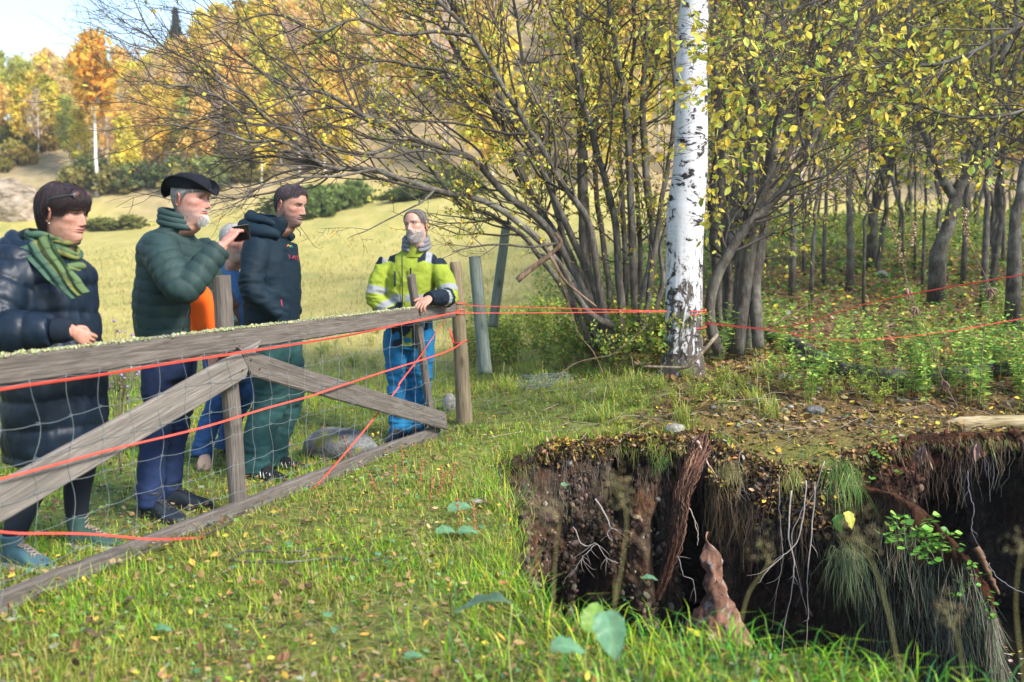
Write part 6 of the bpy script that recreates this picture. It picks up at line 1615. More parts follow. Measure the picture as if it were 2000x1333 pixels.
tuft_of('long green grass tuft hanging over the rim into the hole', 1640, 912, 6.55, 260, .30, G1, 1)
tuft_of('small grass tuft on the overhanging turf left of the rotten root', 1290, 905, 6.85, 120, .13, G1, 2, (0, -.3, .5), down=-.6)
tuft_of('small yellowish grass tuft at the rim above the crumbling wall', 1275, 875, 6.95, 90, .12, [(.36, .36, .06), (.25, .32, .05)], 3, (0, -.3, .6), down=-.5)
tuft_of('dry grass fringe hanging beside the black hollow', 1545, 925, 6.6, 110, .13, [(.34, .30, .08), (.22, .20, .07), (.28, .34, .06)], 4, (0, -.3, .1))
tuft_of('mossy grass fringe on the brown lobe right of the crack', 1425, 915, 6.6, 140, .14, [(.18, .20, .05), (.26, .22, .08), (.14, .12, .05)], 5, (0, -.25, .1))
tuft_of('dark green tuft low on the slumped bank', 1650, 1080, 6.35, 260, .34, [(.12, .18, .07), (.20, .22, .10), (.08, .12, .05)], 6)
big_leaf('green dock leaf hanging in the hole under the long tuft', 1640, 1005, 6.35, .12, -1.9, 1.1, .6, (.16, .36, .06), 31)
big_leaf('yellow lobed leaf hanging in the hole beside the green dock leaf', 1652, 1000, 6.3, .11, -.9, 1.0, .3, (.52, .50, .08), 32)
for i, (u, v) in enumerate([(1803, 905), (1908, 895)]):
    t = thing('withered_leaf', ['pinkish brown withered leaf hanging under the rim, left one', 'brown withered leaf hanging under the rim, right one'][i], 'leaf', tuple(P(u, v - 30, 6.95))); mb = MB()
    nq = 11; a3 = pr_.uniform(0, 6.28, nq); Mh = np.zeros((nq, 3, 3)); Mh[:, :, 0] = np.stack([.25 * np.cos(a3), .25 * np.sin(a3), -np.ones(nq)], 1); Mh[:, :, 1] = np.stack([np.sin(a3), -np.cos(a3), 0 * a3], 1) * .45; Mh[:, :, 2] = np.stack([np.cos(a3), np.sin(a3), .2 + 0 * a3], 1) * pr_.uniform(.6, 1.8, nq)[:, None]
    scatter(mb, LF4[0], LF4[1], None, Mh * pr_.uniform(.07, .15, nq)[:, None, None], pr_.normal(0, .01, (nq, 3)), palette(nq, [(.20, .13, .10), (.14, .085, .065), (.26, .18, .14)], .2, None, pr_)); tube(mb, np.array([(0, .02, .10), (0, 0, 0)]), .002, 4, C=(.1, .06, .04))
    mb.build('folds', M['litter'], t, smooth=False)
for u, v, s_, lab in [(1063, 988, .022, 'white stone stuck in the left part of the wall'), (1270, 958, .016, 'upper of two white pebbles in the wall beside the crack'), (1291, 980, .020, 'lower of two white pebbles in the wall beside the crack'), (1118, 905, .03, 'dark clod like stone under the lip of the hole')]:
    s0 = rim_u(u); best = None
    for kq in range(2, 140):
        q_ = np.array([WX[s0, kq], WY[s0, kq], WZ[s0, kq]]); vv = 498 + (CAM_Z - q_[2]) / q_[1] * FPX
        if vv > v: best = q_; break
    if best is not None: stone('stone', lab, u, v, (s_, s_ * .8, s_ * .9), 'pebble', int(u), .5, 'stone', None, 3, best + np.array([0, -.015, 0]))
# leaves floating on the black water
mb = MB(); n = 900; x = pr_.uniform(.4, 4.2, n); y = pr_.uniform(5.2, 7.6, n); k = inside_pit(x, y, .1) & (pr_.random(n) < .35 + .65 * (vnoise(np.stack([x * 2, y * 2, x * 0], 1), 9) > -.1)); x, y = x[k], y[k]; n = len(x)
Mx = rotmats(pr_.uniform(0, 6.28, n), pr_.normal(0, .08, n), pr_.normal(0, .08, n)) * pr_.uniform(.03, .06, n)[:, None, None]
scatter(mb, LF3[0], LF3[1], None, Mx, np.stack([x, y, np.full(n, WATER_Z + .006)], 1), palette(n, [(.50, .36, .05), (.42, .24, .06), (.30, .16, .07), (.45, .40, .32), (.16, .09, .05)], .2, None, pr_)); mb.build('floating_leaves', M['litter'], smooth=False, kind='stuff')
# ================================================================ PEOPLE
def mat_skin():
    m = NT('skin'); c = m.attr(); o = m.coord('Object'); n = m.noise(o, 55, 4, .6)
    c2 = m.mix(1.0, c, m.ramp(n, [(.3, (.80, .74, .72)), (.7, (1.12, 1.10, 1.10))]), 'MULTIPLY')
    m.set(c2, .58); m.b.inputs['Specular IOR Level'].default_value = .4
    m.b.inputs['Subsurface Weight'].default_value = .12; m.b.inputs['Subsurface Radius'].default_value = (.012, .005, .003); m.b.inputs['Subsurface Scale'].default_value = 1.0
    m.bump(m.noise(o, 220, 3, .6), .12, .002); return m.m
M['skin'] = mat_skin()
def mat_cloth(name, rough=.8, sheen=.0, wr=(8, .5, .006), weave=0.0, spec=.3, mott=.15):
    m = NT(name); c = m.attr(); o = m.coord('Object')
    n = m.noise(o, wr[0], 6, .6, .8); c2 = m.mix(1.0, c, m.ramp(m.noise(o, 14, 5, .65), [(.3, 1 - mott), (.7, 1 + mott)]), 'MULTIPLY')
    m.set(c2, rough); m.b.inputs['Specular IOR Level'].default_value = spec
    h = m.math('ADD', n, m.math('MULTIPLY', m.noise(o, 120 if not weave else 500, 3, .6), .12 + weave)); m.bump(h, wr[1], wr[2]); return m.m
M['nylon'] = mat_cloth('puffer_nylon', .46, wr=(14, .45, .006), spec=.28)
M['nylon_matt'] = mat_cloth('matt_puffer', .62, wr=(16, .45, .005), spec=.2)
M['shell'] = mat_cloth('softshell', .7, wr=(9, .6, .010), spec=.15)
M['cotton'] = mat_cloth('trouser_cloth', .85, wr=(12, .6, .008), weave=.1)
M['denim'] = mat_cloth('denim', .85, wr=(13, .6, .008), weave=.2, mott=.3)
M['leather'] = mat_cloth('leather', .5, wr=(14, .5, .006))
M['knit'] = mat_cloth('scarf_cloth', .9, wr=(20, .6, .006), weave=.3)
M['felt'] = mat_cloth('felt', .9, wr=(20, .2, .003), spec=.15)
M['hair'] = mat_attr('hair', .55, 120, .35, .3, .002, 200, .35)
m = NT('eye_white'); m.set(m.attr(), .12); m.b.inputs['Specular IOR Level'].default_value = .6; M['eye'] = m.m
m = NT('phone_glass'); m.set((.008, .008, .01), .15); M['phone'] = m.m
m = NT('metal_trim'); m.set((.5, .48, .42), .3, Metallic=.9); M['trim'] = m.m

def vox(mb, voxel, smooth_it=2):
    """one closed skin round overlapping closed pieces; returns V, faces"""
    o = link('tmp', mb.mesh('tmp', None, True, False)); md = o.modifiers.new('r', 'REMESH'); md.mode = 'VOXEL'; md.voxel_size = voxel; md.use_smooth_shade = True
    bpy.context.view_layer.update()
    ev = o.evaluated_get(bpy.context.evaluated_depsgraph_get()); me = ev.to_mesh()
    n = len(me.vertices); V = np.empty(n * 3, np.float32); me.vertices.foreach_get('co', V); V = V.reshape(-1, 3).astype(float)
    F = np.empty(len(me.loops), np.int32); me.loops.foreach_get('vertex_index', F)
    cnt = np.empty(len(me.polygons), np.int32); me.polygons.foreach_get('loop_total', cnt)
    assert (cnt == 4).all(); F = F.reshape(-1, 4).astype(np.int64)
    ev.to_mesh_clear(); me0 = o.data; bpy.data.objects.remove(o); bpy.data.meshes.remove(me0)
    for _ in range(smooth_it): V = lap(V, F)
    return V, F
def lap(V, F, k=.6):
    acc = np.zeros_like(V); c = np.zeros(len(V))
    for a, b in ((0, 1), (1, 2), (2, 3), (3, 0)):
        np.add.at(acc, F[:, a], V[F[:, b]]); np.add.at(c, F[:, a], 1); np.add.at(acc, F[:, b], V[F[:, a]]); np.add.at(c, F[:, b], 1)
    return V * (1 - k) + acc / c[:, None] * k
def normals(V, F):
    n = np.cross(V[F[:, 2]] - V[F[:, 0]], V[F[:, 3]] - V[F[:, 1]]); N = np.zeros_like(V)
    for a in range(4): np.add.at(N, F[:, a], n)
    return N / (np.linalg.norm(N, axis=1)[:, None] + 1e-12)
def near_poly(V, poly):
    """distance from V to a polyline and the arc length at the nearest point"""
    poly = np.asarray(poly, float); best = np.full(len(V), 9.0); s = np.zeros(len(V)); L0 = 0
    for a, b in zip(poly[:-1], poly[1:]):
        ab = b - a; L_ = np.linalg.norm(ab); t = np.clip(((V - a) @ ab) / (L_ ** 2 + 1e-12), 0, 1); d = np.linalg.norm(V - a - t[:, None] * ab, axis=1)
        k = d < best; best[k] = d[k]; s[k] = L0 + t[k] * L_; L0 += L_
    return best, s
def rings(mb, rows, seg=40, C=None, n=None, caps=True):
    """rows: (cx, cy, z, hx, hy, p[, front_extra]) horizontal superellipse rings, bottom to top, spline interpolated"""
    rows = np.array([list(r) + [0] * (7 - len(r)) for r in rows], float); R_ = spline(rows, n or len(rows) * 6)
    a = np.linspace(0, 2 * math.pi, seg, endpoint=False); V = []
    for cx, cy, z, hx, hy, p, tilt in R_:
        c, s = np.cos(a), np.sin(a); x = np.sign(c) * np.abs(c) ** (2 / p) * hx; y = np.sign(s) * np.abs(s) ** (2 / p) * hy
        V.append(np.stack([cx + x, cy + y, z + tilt * x], 1))
    k = len(R_); V = np.vstack(V); i = np.arange(k - 1)[:, None] * seg; j = np.arange(seg)[None]; jj = (j + 1) % seg
    Q = np.stack([i + j, i + jj, i + seg + jj, i + seg + j], -1).reshape(-1, 4)
    V = np.vstack([V, V[:seg].mean(0), V[-seg:].mean(0)]); j = np.arange(seg); jj = (j + 1) % seg
    T = np.vstack([np.stack([np.full(seg, k * seg), jj, j], 1), np.stack([np.full(seg, k * seg + 1), (k - 1) * seg + j, (k - 1) * seg + jj], 1)])
    mb.add(V, Q, T, C)
def limb(mb, pts, rads, n=28, sides=18, C=None, cap=True):
    pr = spline(np.hstack([np.asarray(pts, float), np.asarray(rads, float)[:, None]]), n); tube(mb, pr[:, :3], pr[:, 3], sides, C=C, cap=cap)
    return pr[:, :3]

# ---- head
ZT = np.array([-.16, -.10, -.05, -.02, -.004, .012, .03, .045, .06, .075, .09, .11, .125, .145, .15])
XF = np.array([.055, .038, .040, .050, .078, .089, .091, .088, .092, .090, .089, .089, .088, .095, .095])
XB = np.array([-.080, -.074, -.072, -.071, -.070, -.070, -.071, -.074, -.079, -.085, -.091, -.098, -.101, -.103, -.103])
WW = np.array([.075, .060, .057, .056, .054, .057, .062, .066, .069, .071, .073, .076, .077, .078, .078])
def headsurf(phi, z, o):
    """surface of the head at azimuth phi (0 = nose) and height z over the chin"""
    f = np.where(z > .15, np.sqrt(np.clip(1 - ((z - .15) / .084) ** 2, 0, 1)), 1); zc = np.minimum(z, .15)
    xf, xb, w = np.interp(zc, ZT, XF) * f, np.interp(zc, ZT, XB) * f, np.interp(zc, ZT, WW) * f ** .9 * o.get('wide', 1.0)
    c, s = np.cos(phi), np.sin(phi); pf = 2.25
    cx = -.012
    x = np.where(c > 0, cx + (xf - cx) * np.abs(c) ** (2 / pf), cx - (cx - xb) * np.abs(c) ** (2 / 2.1))
    y = np.sign(s) * w * np.abs(s) ** (2 / 2.15)
    jaw = sstep(.06, -.01, z) * sstep(-.04, 0, z); y = y * (1 - .28 * jaw * np.clip(c, 0, 1) ** 1.0)
    fr_ = np.clip(c, 0, 1) ** .5
    g = lambda yy, zz, sy, sz: np.exp(-((y - yy) / sy) ** 2 - ((z - zz) / sz) ** 2)
    ns = o.get('nose', 1.0)
    Nz = np.interp(z, [.066, .070, .076, .082, .092, .105, .120, .132, .142], [0, .004, .018, .027, .024, .017, .009, .004, 0]) * ns
    Ns = np.interp(z, [.066, .082, .105, .13], [.014, .0125, .0085, .009])
    dx = Nz * np.exp(-(y / Ns) ** 2)
    for sg in (-1, 1):
        dx = dx + .008 * ns * g(sg * .0135, .0775, .006, .0065)                      # nostril wing
        dx = dx - .0115 * g(sg * .031, .1235, .014, .0095) + .0045 * g(sg * .030, .1405, .020, .006) + .004 * g(sg * .034, .1125, .014, .006)  # socket, brow, lower lid
        dx = dx + .005 * g(sg * .046, .098, .016, .014) - .0035 * g(sg * .047, .060, .016, .02)
        dx = dx - .0030 * np.exp(-((y - sg * (.020 + (.085 - z) * .45)) / .004) ** 2) * sstep(.045, .06, z) * sstep(.095, .08, z)
    lip = np.exp(-(y / .021) ** 4)
    dx = dx + lip * (.0050 * np.exp(-((z - .0595) / .0045) ** 2) + .0055 * np.exp(-((z - .0495) / .0050) ** 2) - .0050 * np.exp(-((z - .0545) / .0022) ** 2) - .004 * np.exp(-((z - .039) / .005) ** 2)) + .005 * g(0, .020, .016, .011)
    x = x + dx * fr_
    for sg in (-1, 1): y = y + sg * .0045 * np.exp(-((z - .098) / .014) ** 2 - ((x - .055) / .02) ** 2) * (np.sign(y) == sg)
    beard = o.get('beard')
    if beard is not None:
        b = beard(x, y, z) * .007; r_ = np.hypot(x + .02, y) + 1e-6; x = x + b * (x + .02) / r_; y = y + b * y / r_; z = z - b * .4 * sstep(.03, .0, z)
    return np.stack([x, y, z], -1)
def head_grid(o):
    t = np.linspace(-1, 1, 151); phi = math.pi * (0.45 * t + .55 * t ** 3)[:-1] if False else math.pi * (.5 * t + .5 * t ** 3)[:-1]
    z = np.concatenate([np.linspace(-.16, -.02, 12)[:-1], np.linspace(-.02, .15, 92)[:-1], .15 + .084 * np.sin(np.linspace(0, math.pi / 2, 24))]); z[-1] -= 1e-6
    return phi, z
def head_paint(p, o):
    """skin colour of a head at head-local points, shade painted into the eye sockets"""
    x, y, z = p[:, 0], p[:, 1], p[:, 2]; sk = np.array(o.get('skin', (.52, .28, .20))); C = np.tile(sk, (len(p), 1))
    g = lambda yy, zz, sy, sz: np.exp(-((np.abs(y) - yy) / sy) ** 2 - ((z - zz) / sz) ** 2) * (x > .02)
    red = np.clip(.55 * g(.045, .095, .022, .02) + .7 * g(0, .08, .014, .014), 0, 1)[:, None]; C = C * (1 - red * np.array([.0, .28, .30]))
    lp = (np.exp(-(y / .022) ** 6) * np.exp(-((z - .0545) / .0085) ** 4) * (x > .05))[:, None]; C = C * (1 - lp) + lp * np.array(o.get('lips', (.40, .15, .13)))
    ln = (np.exp(-(y / .022) ** 4) * np.exp(-((z - .0545) / .0016) ** 2) * (x > .05))[:, None]; C = C * (1 - .8 * ln)
    br = 1.0 * (np.exp(-((np.abs(y) - .031) / .017) ** 4 - ((z - .1420 - .05 * (np.abs(y) - .03)) / .0055) ** 2) * (x > .03))[:, None] * 1.3 * o.get('brow_amt', .8); C = C * (1 - br) + br * np.array(o.get('brow', (.10, .06, .04)))
    nst = (np.exp(-((np.abs(y) - .008) / .0035) ** 2 - ((z - .0725) / .0030) ** 2) * (x > .08))[:, None]; C = C * (1 - .85 * nst)
    socket_shade = (np.exp(-((np.abs(y) - .031) / .019) ** 4 - ((z - .1245) / .0105) ** 2) * (x > .03))[:, None]; C = C * (1 - socket_shade * np.array([.38, .46, .48]))  # shade of the eye sockets painted into the skin colour
    for f, col in o.get('paint', []): 
        a = np.clip(f(x, y, z), 0, 1)[:, None]; C = C * (1 - a) + a * np.array(col)
    return C
def build_body(person, o, Hm, hpos, arms, legs):
    """body mesh: head, neck, trunk core, limbs and hands in one object. Hm 3x3 head rotation, hpos chin origin in person space"""
    mb = MB(); phi, z = head_grid(o); PH, ZZ = np.meshgrid(phi, z); p = headsurf(PH.ravel(), ZZ.ravel(), o); C = head_paint(p, o)
    hz = p[:, 2:3]; W = p @ Hm.T + hpos
    # below the jaw the neck bends back into the upright trunk
    nb = sstep(-.03, -.16, hz); up = p.copy(); base = np.array(o.get('neck_base', (hpos[0] - .03, hpos[1], hpos[2] - .16)))
    W = W * (1 - nb) + nb * (p * np.array([1, 1, 0]) + np.array([base[0], base[1], 0]) + np.array([0, 0, 1.]) * (base[2] + (hz + .16)))
    m_ = len(phi); k = len(z); i = np.arange(k - 1)[:, None] * m_; j = np.arange(m_)[None]; jj = (j + 1) % m_
    mb.add(W, np.stack([i + j, i + jj, i + m_ + jj, i + m_ + j], -1).reshape(-1, 4), None, C)
    sk = np.array(o.get('skin', (.52, .28, .20)))
    # ears: shell, rolled rim, lobe
    for sg in (-1, 1):
        e0 = np.array([-.012, sg * .0785 * o.get('wide', 1), .108]); V, T = ICO[3]; E = V * np.array([.017, .0045, .030]); E[:, 0] += .15 * E[:, 2]
        ear_shade = np.exp(-((E[:, 0] - .001) / .008) ** 2 - ((E[:, 2] - .002) / .015) ** 2); E[:, 1] -= 0; ec = sk * np.array([1.0, .80, .76])
        Cc = np.tile(ec, (len(E), 1)) * (1 - .55 * ear_shade[:, None]); a_ = sg * .45; Rz = np.array([[math.cos(a_), -math.sin(a_), 0], [math.sin(a_), math.cos(a_), 0], [0, 0, 1]])  # shade of the ear hollow is painted on, the shell stays smooth
        mb.add(((E @ Rz.T) + e0 + np.array([-.004, sg * .004, 0])) @ Hm.T + hpos, None, T, Cc)
        a = np.linspace(-1.9, 2.6, 20); rim = np.stack([-.016 * np.cos(a - .4) * 1 + .005 * np.sin(a), sg * .003 + 0 * a, .030 * np.sin(a)], 1); rim[:, 0] = -.0165 * np.cos(a) + .15 * rim[:, 2]
        rp_ = ((rim @ Rz.T) + e0 + np.array([-.004, sg * .006, 0])) @ Hm.T + hpos; tube(mb, rp_, np.linspace(.0028, .0045, 20), 6, C=ec)
    # trunk core
    t0 = base[2]; zl = [.84, .95, 1.1, 1.25, t0 - .06, t0 + .02]
    tc_ = o.get('trunk', (0, 0)); rings(mb, [(0, 0, .80 * o['s'], .09, .14, 2.2), (0, 0, 1.0 * o['s'], .09, .13, 2.2), (base[0] * .5, 0, 1.25 * o['s'], .10, .15, 2.2), (base[0], base[1], t0 - .02, .06, .10, 2), (base[0], base[1], t0 + .03, .045, .055, 2)], 24, sk)
    for a in arms:
        limb(mb, a['pts'], [.030, .034, .027], 20, 12, sk)
        if 'hand' in a: hand(mb, a, sk)
    for l in legs: limb(mb, l, [.060, .036, .030, .025][:len(l)], 20, 12, sk)
    b = mb.build('body', M['skin'], person)
    # eyes
    for sg in (-1, 1):
        c0 = headsurf(np.array([sg * .345]), np.array([.1245]), o)[0]; c0 = np.array([c0[0] - .0075, sg * .031, .1245]); V, T = ICO[3]; E = V * .0122
        look = unit(np.array(o.get('look', (1, 0, -.1)))); dd = V @ look
        Cc = np.where(dd[:, None] > .955, np.array([.01, .01, .01]), np.where(dd[:, None] > .84, np.array(o.get('iris', (.07, .09, .10))), np.array([.50, .46, .43])))
        mbe = MB(); mbe.add((E + c0) @ Hm.T + hpos, None, T, Cc); mbe.build('eye', M['eye'], person)
        # upper and lower lid as thin folds
        mbl = MB(); a = np.linspace(-1.2, 1.2, 12)
        for up_, rr_ in ((1, .0029), (-1, .0020)):
            th_ = np.radians(26 if up_ > 0 else -27) * np.cos(a * 1.1); R_ = .0134
            q = np.stack([R_ * np.cos(a) * np.cos(th_), R_ * np.sin(a), R_ * np.sin(th_)], 1) + c0; tube(mbl, q @ Hm.T + hpos, rr_, 6, C=sk * .80)
            if up_ > 0: tube(mbl, (q + np.array([.0012, 0, -.0022])) @ Hm.T + hpos, .0009, 4, C=(.03, .02, .02))
        mbl.build('eyelid', M['skin'], person)
    whiskers(person, o, Hm, hpos, 260, brow_reg, .009, .0007, [np.array(o.get('brow', (.10, .06, .04)))], 5, 'eyebrow')
    return b
def hand(mb, a, sk):
    """palm, four fingers, thumb. a: wrist point, 'dir' along the palm, 'nrm' out of the back of the hand, 'curl' per finger, 'thumb' side (+1/-1)"""
    w = np.array(a['pts'][-1], float); d = unit(np.array(a['hand']['dir'], float)); nr = np.array(a['hand']['nrm'], float); nr = unit(nr - d * np.dot(nr, d)); sd_ = np.cross(d, nr) * a['hand'].get('side', 1)
    S_ = a['hand'].get('s', 1.0); cu = a['hand'].get('curl', [.5, .55, .6, .65]); sk2 = sk * np.array([1.08, .95, .92])
    def T_(v): return w + (v[0] * d + v[1] * sd_ + v[2] * nr) * S_
    rws = [(-.03, .026, .020), (0, .028, .019), (.03, .036, .018), (.06, .041, .016), (.085, .041, .0135), (.095, .034, .010)]; R_ = spline(np.array(rws), 16); ang = np.linspace(0, 2 * math.pi, 16, endpoint=False); V = []
    for x_, hw, ht in R_:
        for q in ang: V.append(T_((x_, math.copysign(abs(math.cos(q)) ** .85, math.cos(q)) * hw, math.sin(q) * ht)))
    k = 16; i = np.arange(len(R_) - 1)[:, None] * k; j = np.arange(k)[None]; jj = (j + 1) % k; V = np.array(V + [T_((-.03, 0, 0)), T_((.098, 0, 0))]); j1 = np.arange(k); n_ = len(R_)
    mb.add(V, np.stack([i + j, i + jj, i + k + jj, i + k + j], -1).reshape(-1, 4), np.vstack([np.stack([np.full(k, n_ * k), (j1 + 1) % k, j1], 1), np.stack([np.full(k, n_ * k + 1), (n_ - 1) * k + j1, (n_ - 1) * k + (j1 + 1) % k], 1)]), sk2)
    for f, (y_, L_) in enumerate(((.030, .073), (.0105, .080), (-.0095, .075), (-.0285, .060))):
        ca = cu[f] * 1.5; pts = [np.array([.078, y_, .002]), np.array([.092, y_ * 1.06, .002])]; an = 0
        for s_, fr2 in ((.45, .55), (.30, 1.0), (.25, .8)):
            an += ca * fr2; pts.append(pts[-1] + np.array([math.cos(an), .04 * np.sign(y_), -math.sin(an)]) * L_ * s_)
        limb(mb, [T_(p) for p in pts], np.array([.0088, .0092, .0088, .0080, .0062]) * S_, 16, 10, sk2 * (1.0 if f % 2 else .96))
        tip = T_(pts[-1]); V, T = ICO[1]; mb.add(V * .0066 * S_ + tip, None, T, sk2)
    tp = a['hand'].get('thumb', [(.01, .022, -.006), (.035, .046, -.014), (.062, .054, -.024), (.085, .050, -.034)])
    limb(mb, [T_(np.array(p)) for p in tp], np.array([.015, .0125, .0105, .0075]) * S_, 16, 10, sk2)

def strands(person, o, Hm, hpos, n, zend, off, ln, w, cols, seed, name='hair', ztop=.232, jit=.004, front=None, lift=.0, region=None, cap_off=None, curl=.0):
    """hair: a close cap and strands lying over it"""
    r = np.random.default_rng(seed); mb = MB()
    phi = np.linspace(-math.pi, math.pi, 73)[:-1]; k = 30; tt_ = np.linspace(0, 1, k)
    ze = np.array([zend(p) for p in phi]); Zg = ztop - (ztop - ze[None]) * (tt_[:, None] ** .9); PHg = np.tile(phi, (k, 1))
    Zc = np.minimum(Zg, .2339); p = headsurf(PHg.ravel(), Zc.ravel(), {**o, 'beard': None, 'nose': 0}); nn = p - np.array([-.01, 0, .12]); nn[:, 2] *= .8; nn /= np.linalg.norm(nn, axis=1)[:, None] + 1e-9
    co = off if cap_off is None else cap_off
    edge = sstep(0, .45, 1 - tt_)[:, None] * np.ones(len(phi)); th = np.array([co(a_) for a_ in phi])[None] * edge
    p = p + nn * (th.ravel() * (1 + .25 * fbm(np.stack([p[:, 0] * 40, p[:, 1] * 40, p[:, 2] * 14], 1), seed, 3)))[:, None] + nn * .0015
    p[:72] = p[:72].mean(0) + np.array([0, 0, .0]); p[72:144] = p[72:144] * .8 + p[72:144].mean(0) * .2
    i = np.arange(k - 1)[:, None] * 72; j = np.arange(72)[None]; jj = (j + 1) % 72
    c = np.array(cols[0]); mb.add(p @ Hm.T + hpos, np.stack([i + j, i + 72 + j, i + 72 + jj, i + jj], -1).reshape(-1, 4), None, palette(len(p), cols, .15, None, r) * .85)
    tw = MB()
    for q in range(n):
        a0 = r.uniform(-math.pi, math.pi); z1 = zend(a0); z0_ = r.uniform(z1, ztop); s_ = 6; L_ = ln * r.uniform(.6, 1.3)
        zz = np.linspace(z0_, max(z1 - .006, z0_ - L_), s_); aa = a0 + np.linspace(0, r.normal(0, curl + .02), s_)
        p = headsurf(aa, np.minimum(zz, .2335), {**o, 'beard': None, 'nose': 0}); nn = p - np.array([-.01, 0, .12]); nn /= np.linalg.norm(nn, axis=1)[:, None]
        fade = sstep(0, .3, (zz - z1) / (ztop - z1))
        p = p + nn * (off(a0) * (.35 + .65 * fade) * r.uniform(.7, 1.12) + np.linspace(0, lift, s_) + .001)[:, None] + r.normal(0, jit * .25, (s_, 3)); p[:, 2] = np.where(zz > .2335, p[:, 2] + 0, p[:, 2])
        tube(tw, p @ Hm.T + hpos, np.linspace(w, w * .35, s_) * .62, 3, C=palette(1, cols, .2, None, r)[0], cap=False)
    o_ = mb.build(name, M['hair'], person); tw.build(name + '_strands' if False else 'hair_strands', M['hair'], o_, kind='stuff'); return o_

def whiskers(person, o, Hm, hpos, n, region, ln, w, cols, seed, name='beard', down=.8, parent=None):
    """short hairs standing off the skin where region(x, y, z) > random"""
    r = np.random.default_rng(seed); ph_ = r.uniform(-2.2, 2.2, n * 8); z = r.uniform(-.02, .16, n * 8); p = headsurf(ph_, z, o); k = region(p[:, 0], p[:, 1], p[:, 2]) > r.random(n * 8) * 1.0 + .05
    p, ph_, z = p[k][:n], ph_[k][:n], z[k][:n]
    if not len(p): return
    q = headsurf(ph_ + .01, z, o) - headsurf(ph_ - .01, z, o); v = headsurf(ph_, z + .002, o) - headsurf(ph_, z - .002, o); nn = np.cross(q, v); nn /= np.linalg.norm(nn, axis=1)[:, None] + 1e-9
    d = nn * (1 - down) + np.array([0, 0, -1.]) * down + .25 * r.normal(size=p.shape); d /= np.linalg.norm(d, axis=1)[:, None]
    if name == 'eyebrow': d = nn * .25 + np.stack([0 * z - .2, np.sign(p[:, 1]), 0 * z + .15], 1) + .2 * r.normal(size=p.shape); d /= np.linalg.norm(d, axis=1)[:, None]
    side = np.cross(d, nn); side /= np.linalg.norm(side, axis=1)[:, None] + 1e-9; L_ = (ln * r.uniform(.6, 1.3, len(p)))[:, None]
    Mx = np.stack([side * w, nn * w, d * L_], 2); tV = np.array([(-1, 0, 0), (1, 0, 0), (0, 1.2, 0), (0, .4, 1)], float); tT = [[0, 1, 3], [1, 2, 3], [2, 0, 3]]
    mb = MB(); scatter(mb, tV @ np.eye(3), None, tT, np.einsum('ij,njk->nik', Hm, Mx), (p - nn * .0006) @ Hm.T + hpos, palette(len(p), cols, .2, None, r)); mb.build(name, M['hair'], parent or person, smooth=False, kind='stuff')
brow_reg = lambda x, y, z: np.exp(-((np.abs(y) - .031) / .018) ** 6 - ((z - .1415 + .06 * (np.abs(y) - .03)) / .0050) ** 2) * (x > .03)
def puff(V, N, arms, zs=.075, zoff=0.0, amp=.012, arm_r=.085, armsp=.07, slope=0.0, seedz=3, wr=.004):
    """quilting: seams round the trunk by height, round the sleeves by arm length"""
    d = np.full(len(V), 9.0); s = np.zeros(len(V)); 
    for poly, r_ in arms:
        dd, ss = near_poly(V, poly); k = (dd < r_) & (ss > .06) & (dd < d); d[k] = dd[k]; s[k] = ss[k]
    isarm = d < 9
    par = np.where(isarm, s / armsp, (V[:, 2] + zoff + slope * V[:, 0] + .008 * np.sin(np.arctan2(V[:, 1], V[:, 0]) * 3)) / zs)
    f = par - np.floor(par); prof = 1 - np.abs(2 * f - 1) ** 3.2; seam = np.exp(-(np.minimum(f, 1 - f) / .06) ** 2)
    nz_ = fbm(V * np.array([28, 28, 9]), seedz, 3); n2 = fbm(V * 7, seedz + 4, 3)
    dsp = amp * (prof - .75) * (1 + .5 * n2) + wr * nz_ * (.6 + .8 * (1 - prof)) + .008 * n2
    return V + N * dsp[:, None], seam
def wrinkle(V, N, amp=.006, joints=(), seed=3, diag=(1, 1, 1), base=1.0):
    Vw = V + .05 * np.stack([vnoise(V * 4, seed + 20), vnoise(V * 4, seed + 21), vnoise(V * 4, seed + 22)], 1); a = fbm(Vw * np.array([6, 6, 7]) * base, seed, 4); ridg = 1 - np.abs(a) * 2.8
    d = amp * (ridg - .5) * 1.3 + amp * .7 * fbm(V * np.array([3, 3, 3.5]), seed + 9, 2)
    for c, r_, am in joints:
        w = np.exp(-(np.linalg.norm(V - np.array(c), axis=1) / r_) ** 2); t = fbm(Vw * np.array([6, 6, 22]), seed + 5, 3); d = d + w * am * 1.6 * (.6 - np.abs(t) * 3)
    return V + N * d[:, None]
def cloth(name, person, blocks, voxel, disp, colf, mat, smooth_it=2, parent=None):
    mb = MB(); blocks(mb); V, F = vox(mb, voxel, smooth_it); N = normals(V, F); C = colf(V, N) ; r_ = disp(V, N)
    if isinstance(r_, tuple): V2, seam = r_; C = C * (1 - .35 * seam[:, None])
    else: V2 = r_
    m_ = MB(); m_.add(V2, F, None, C); return m_.build(name, mat, parent or person)
def flat(c): return lambda V, N: np.tile(np.array(c, float), (len(V), 1))
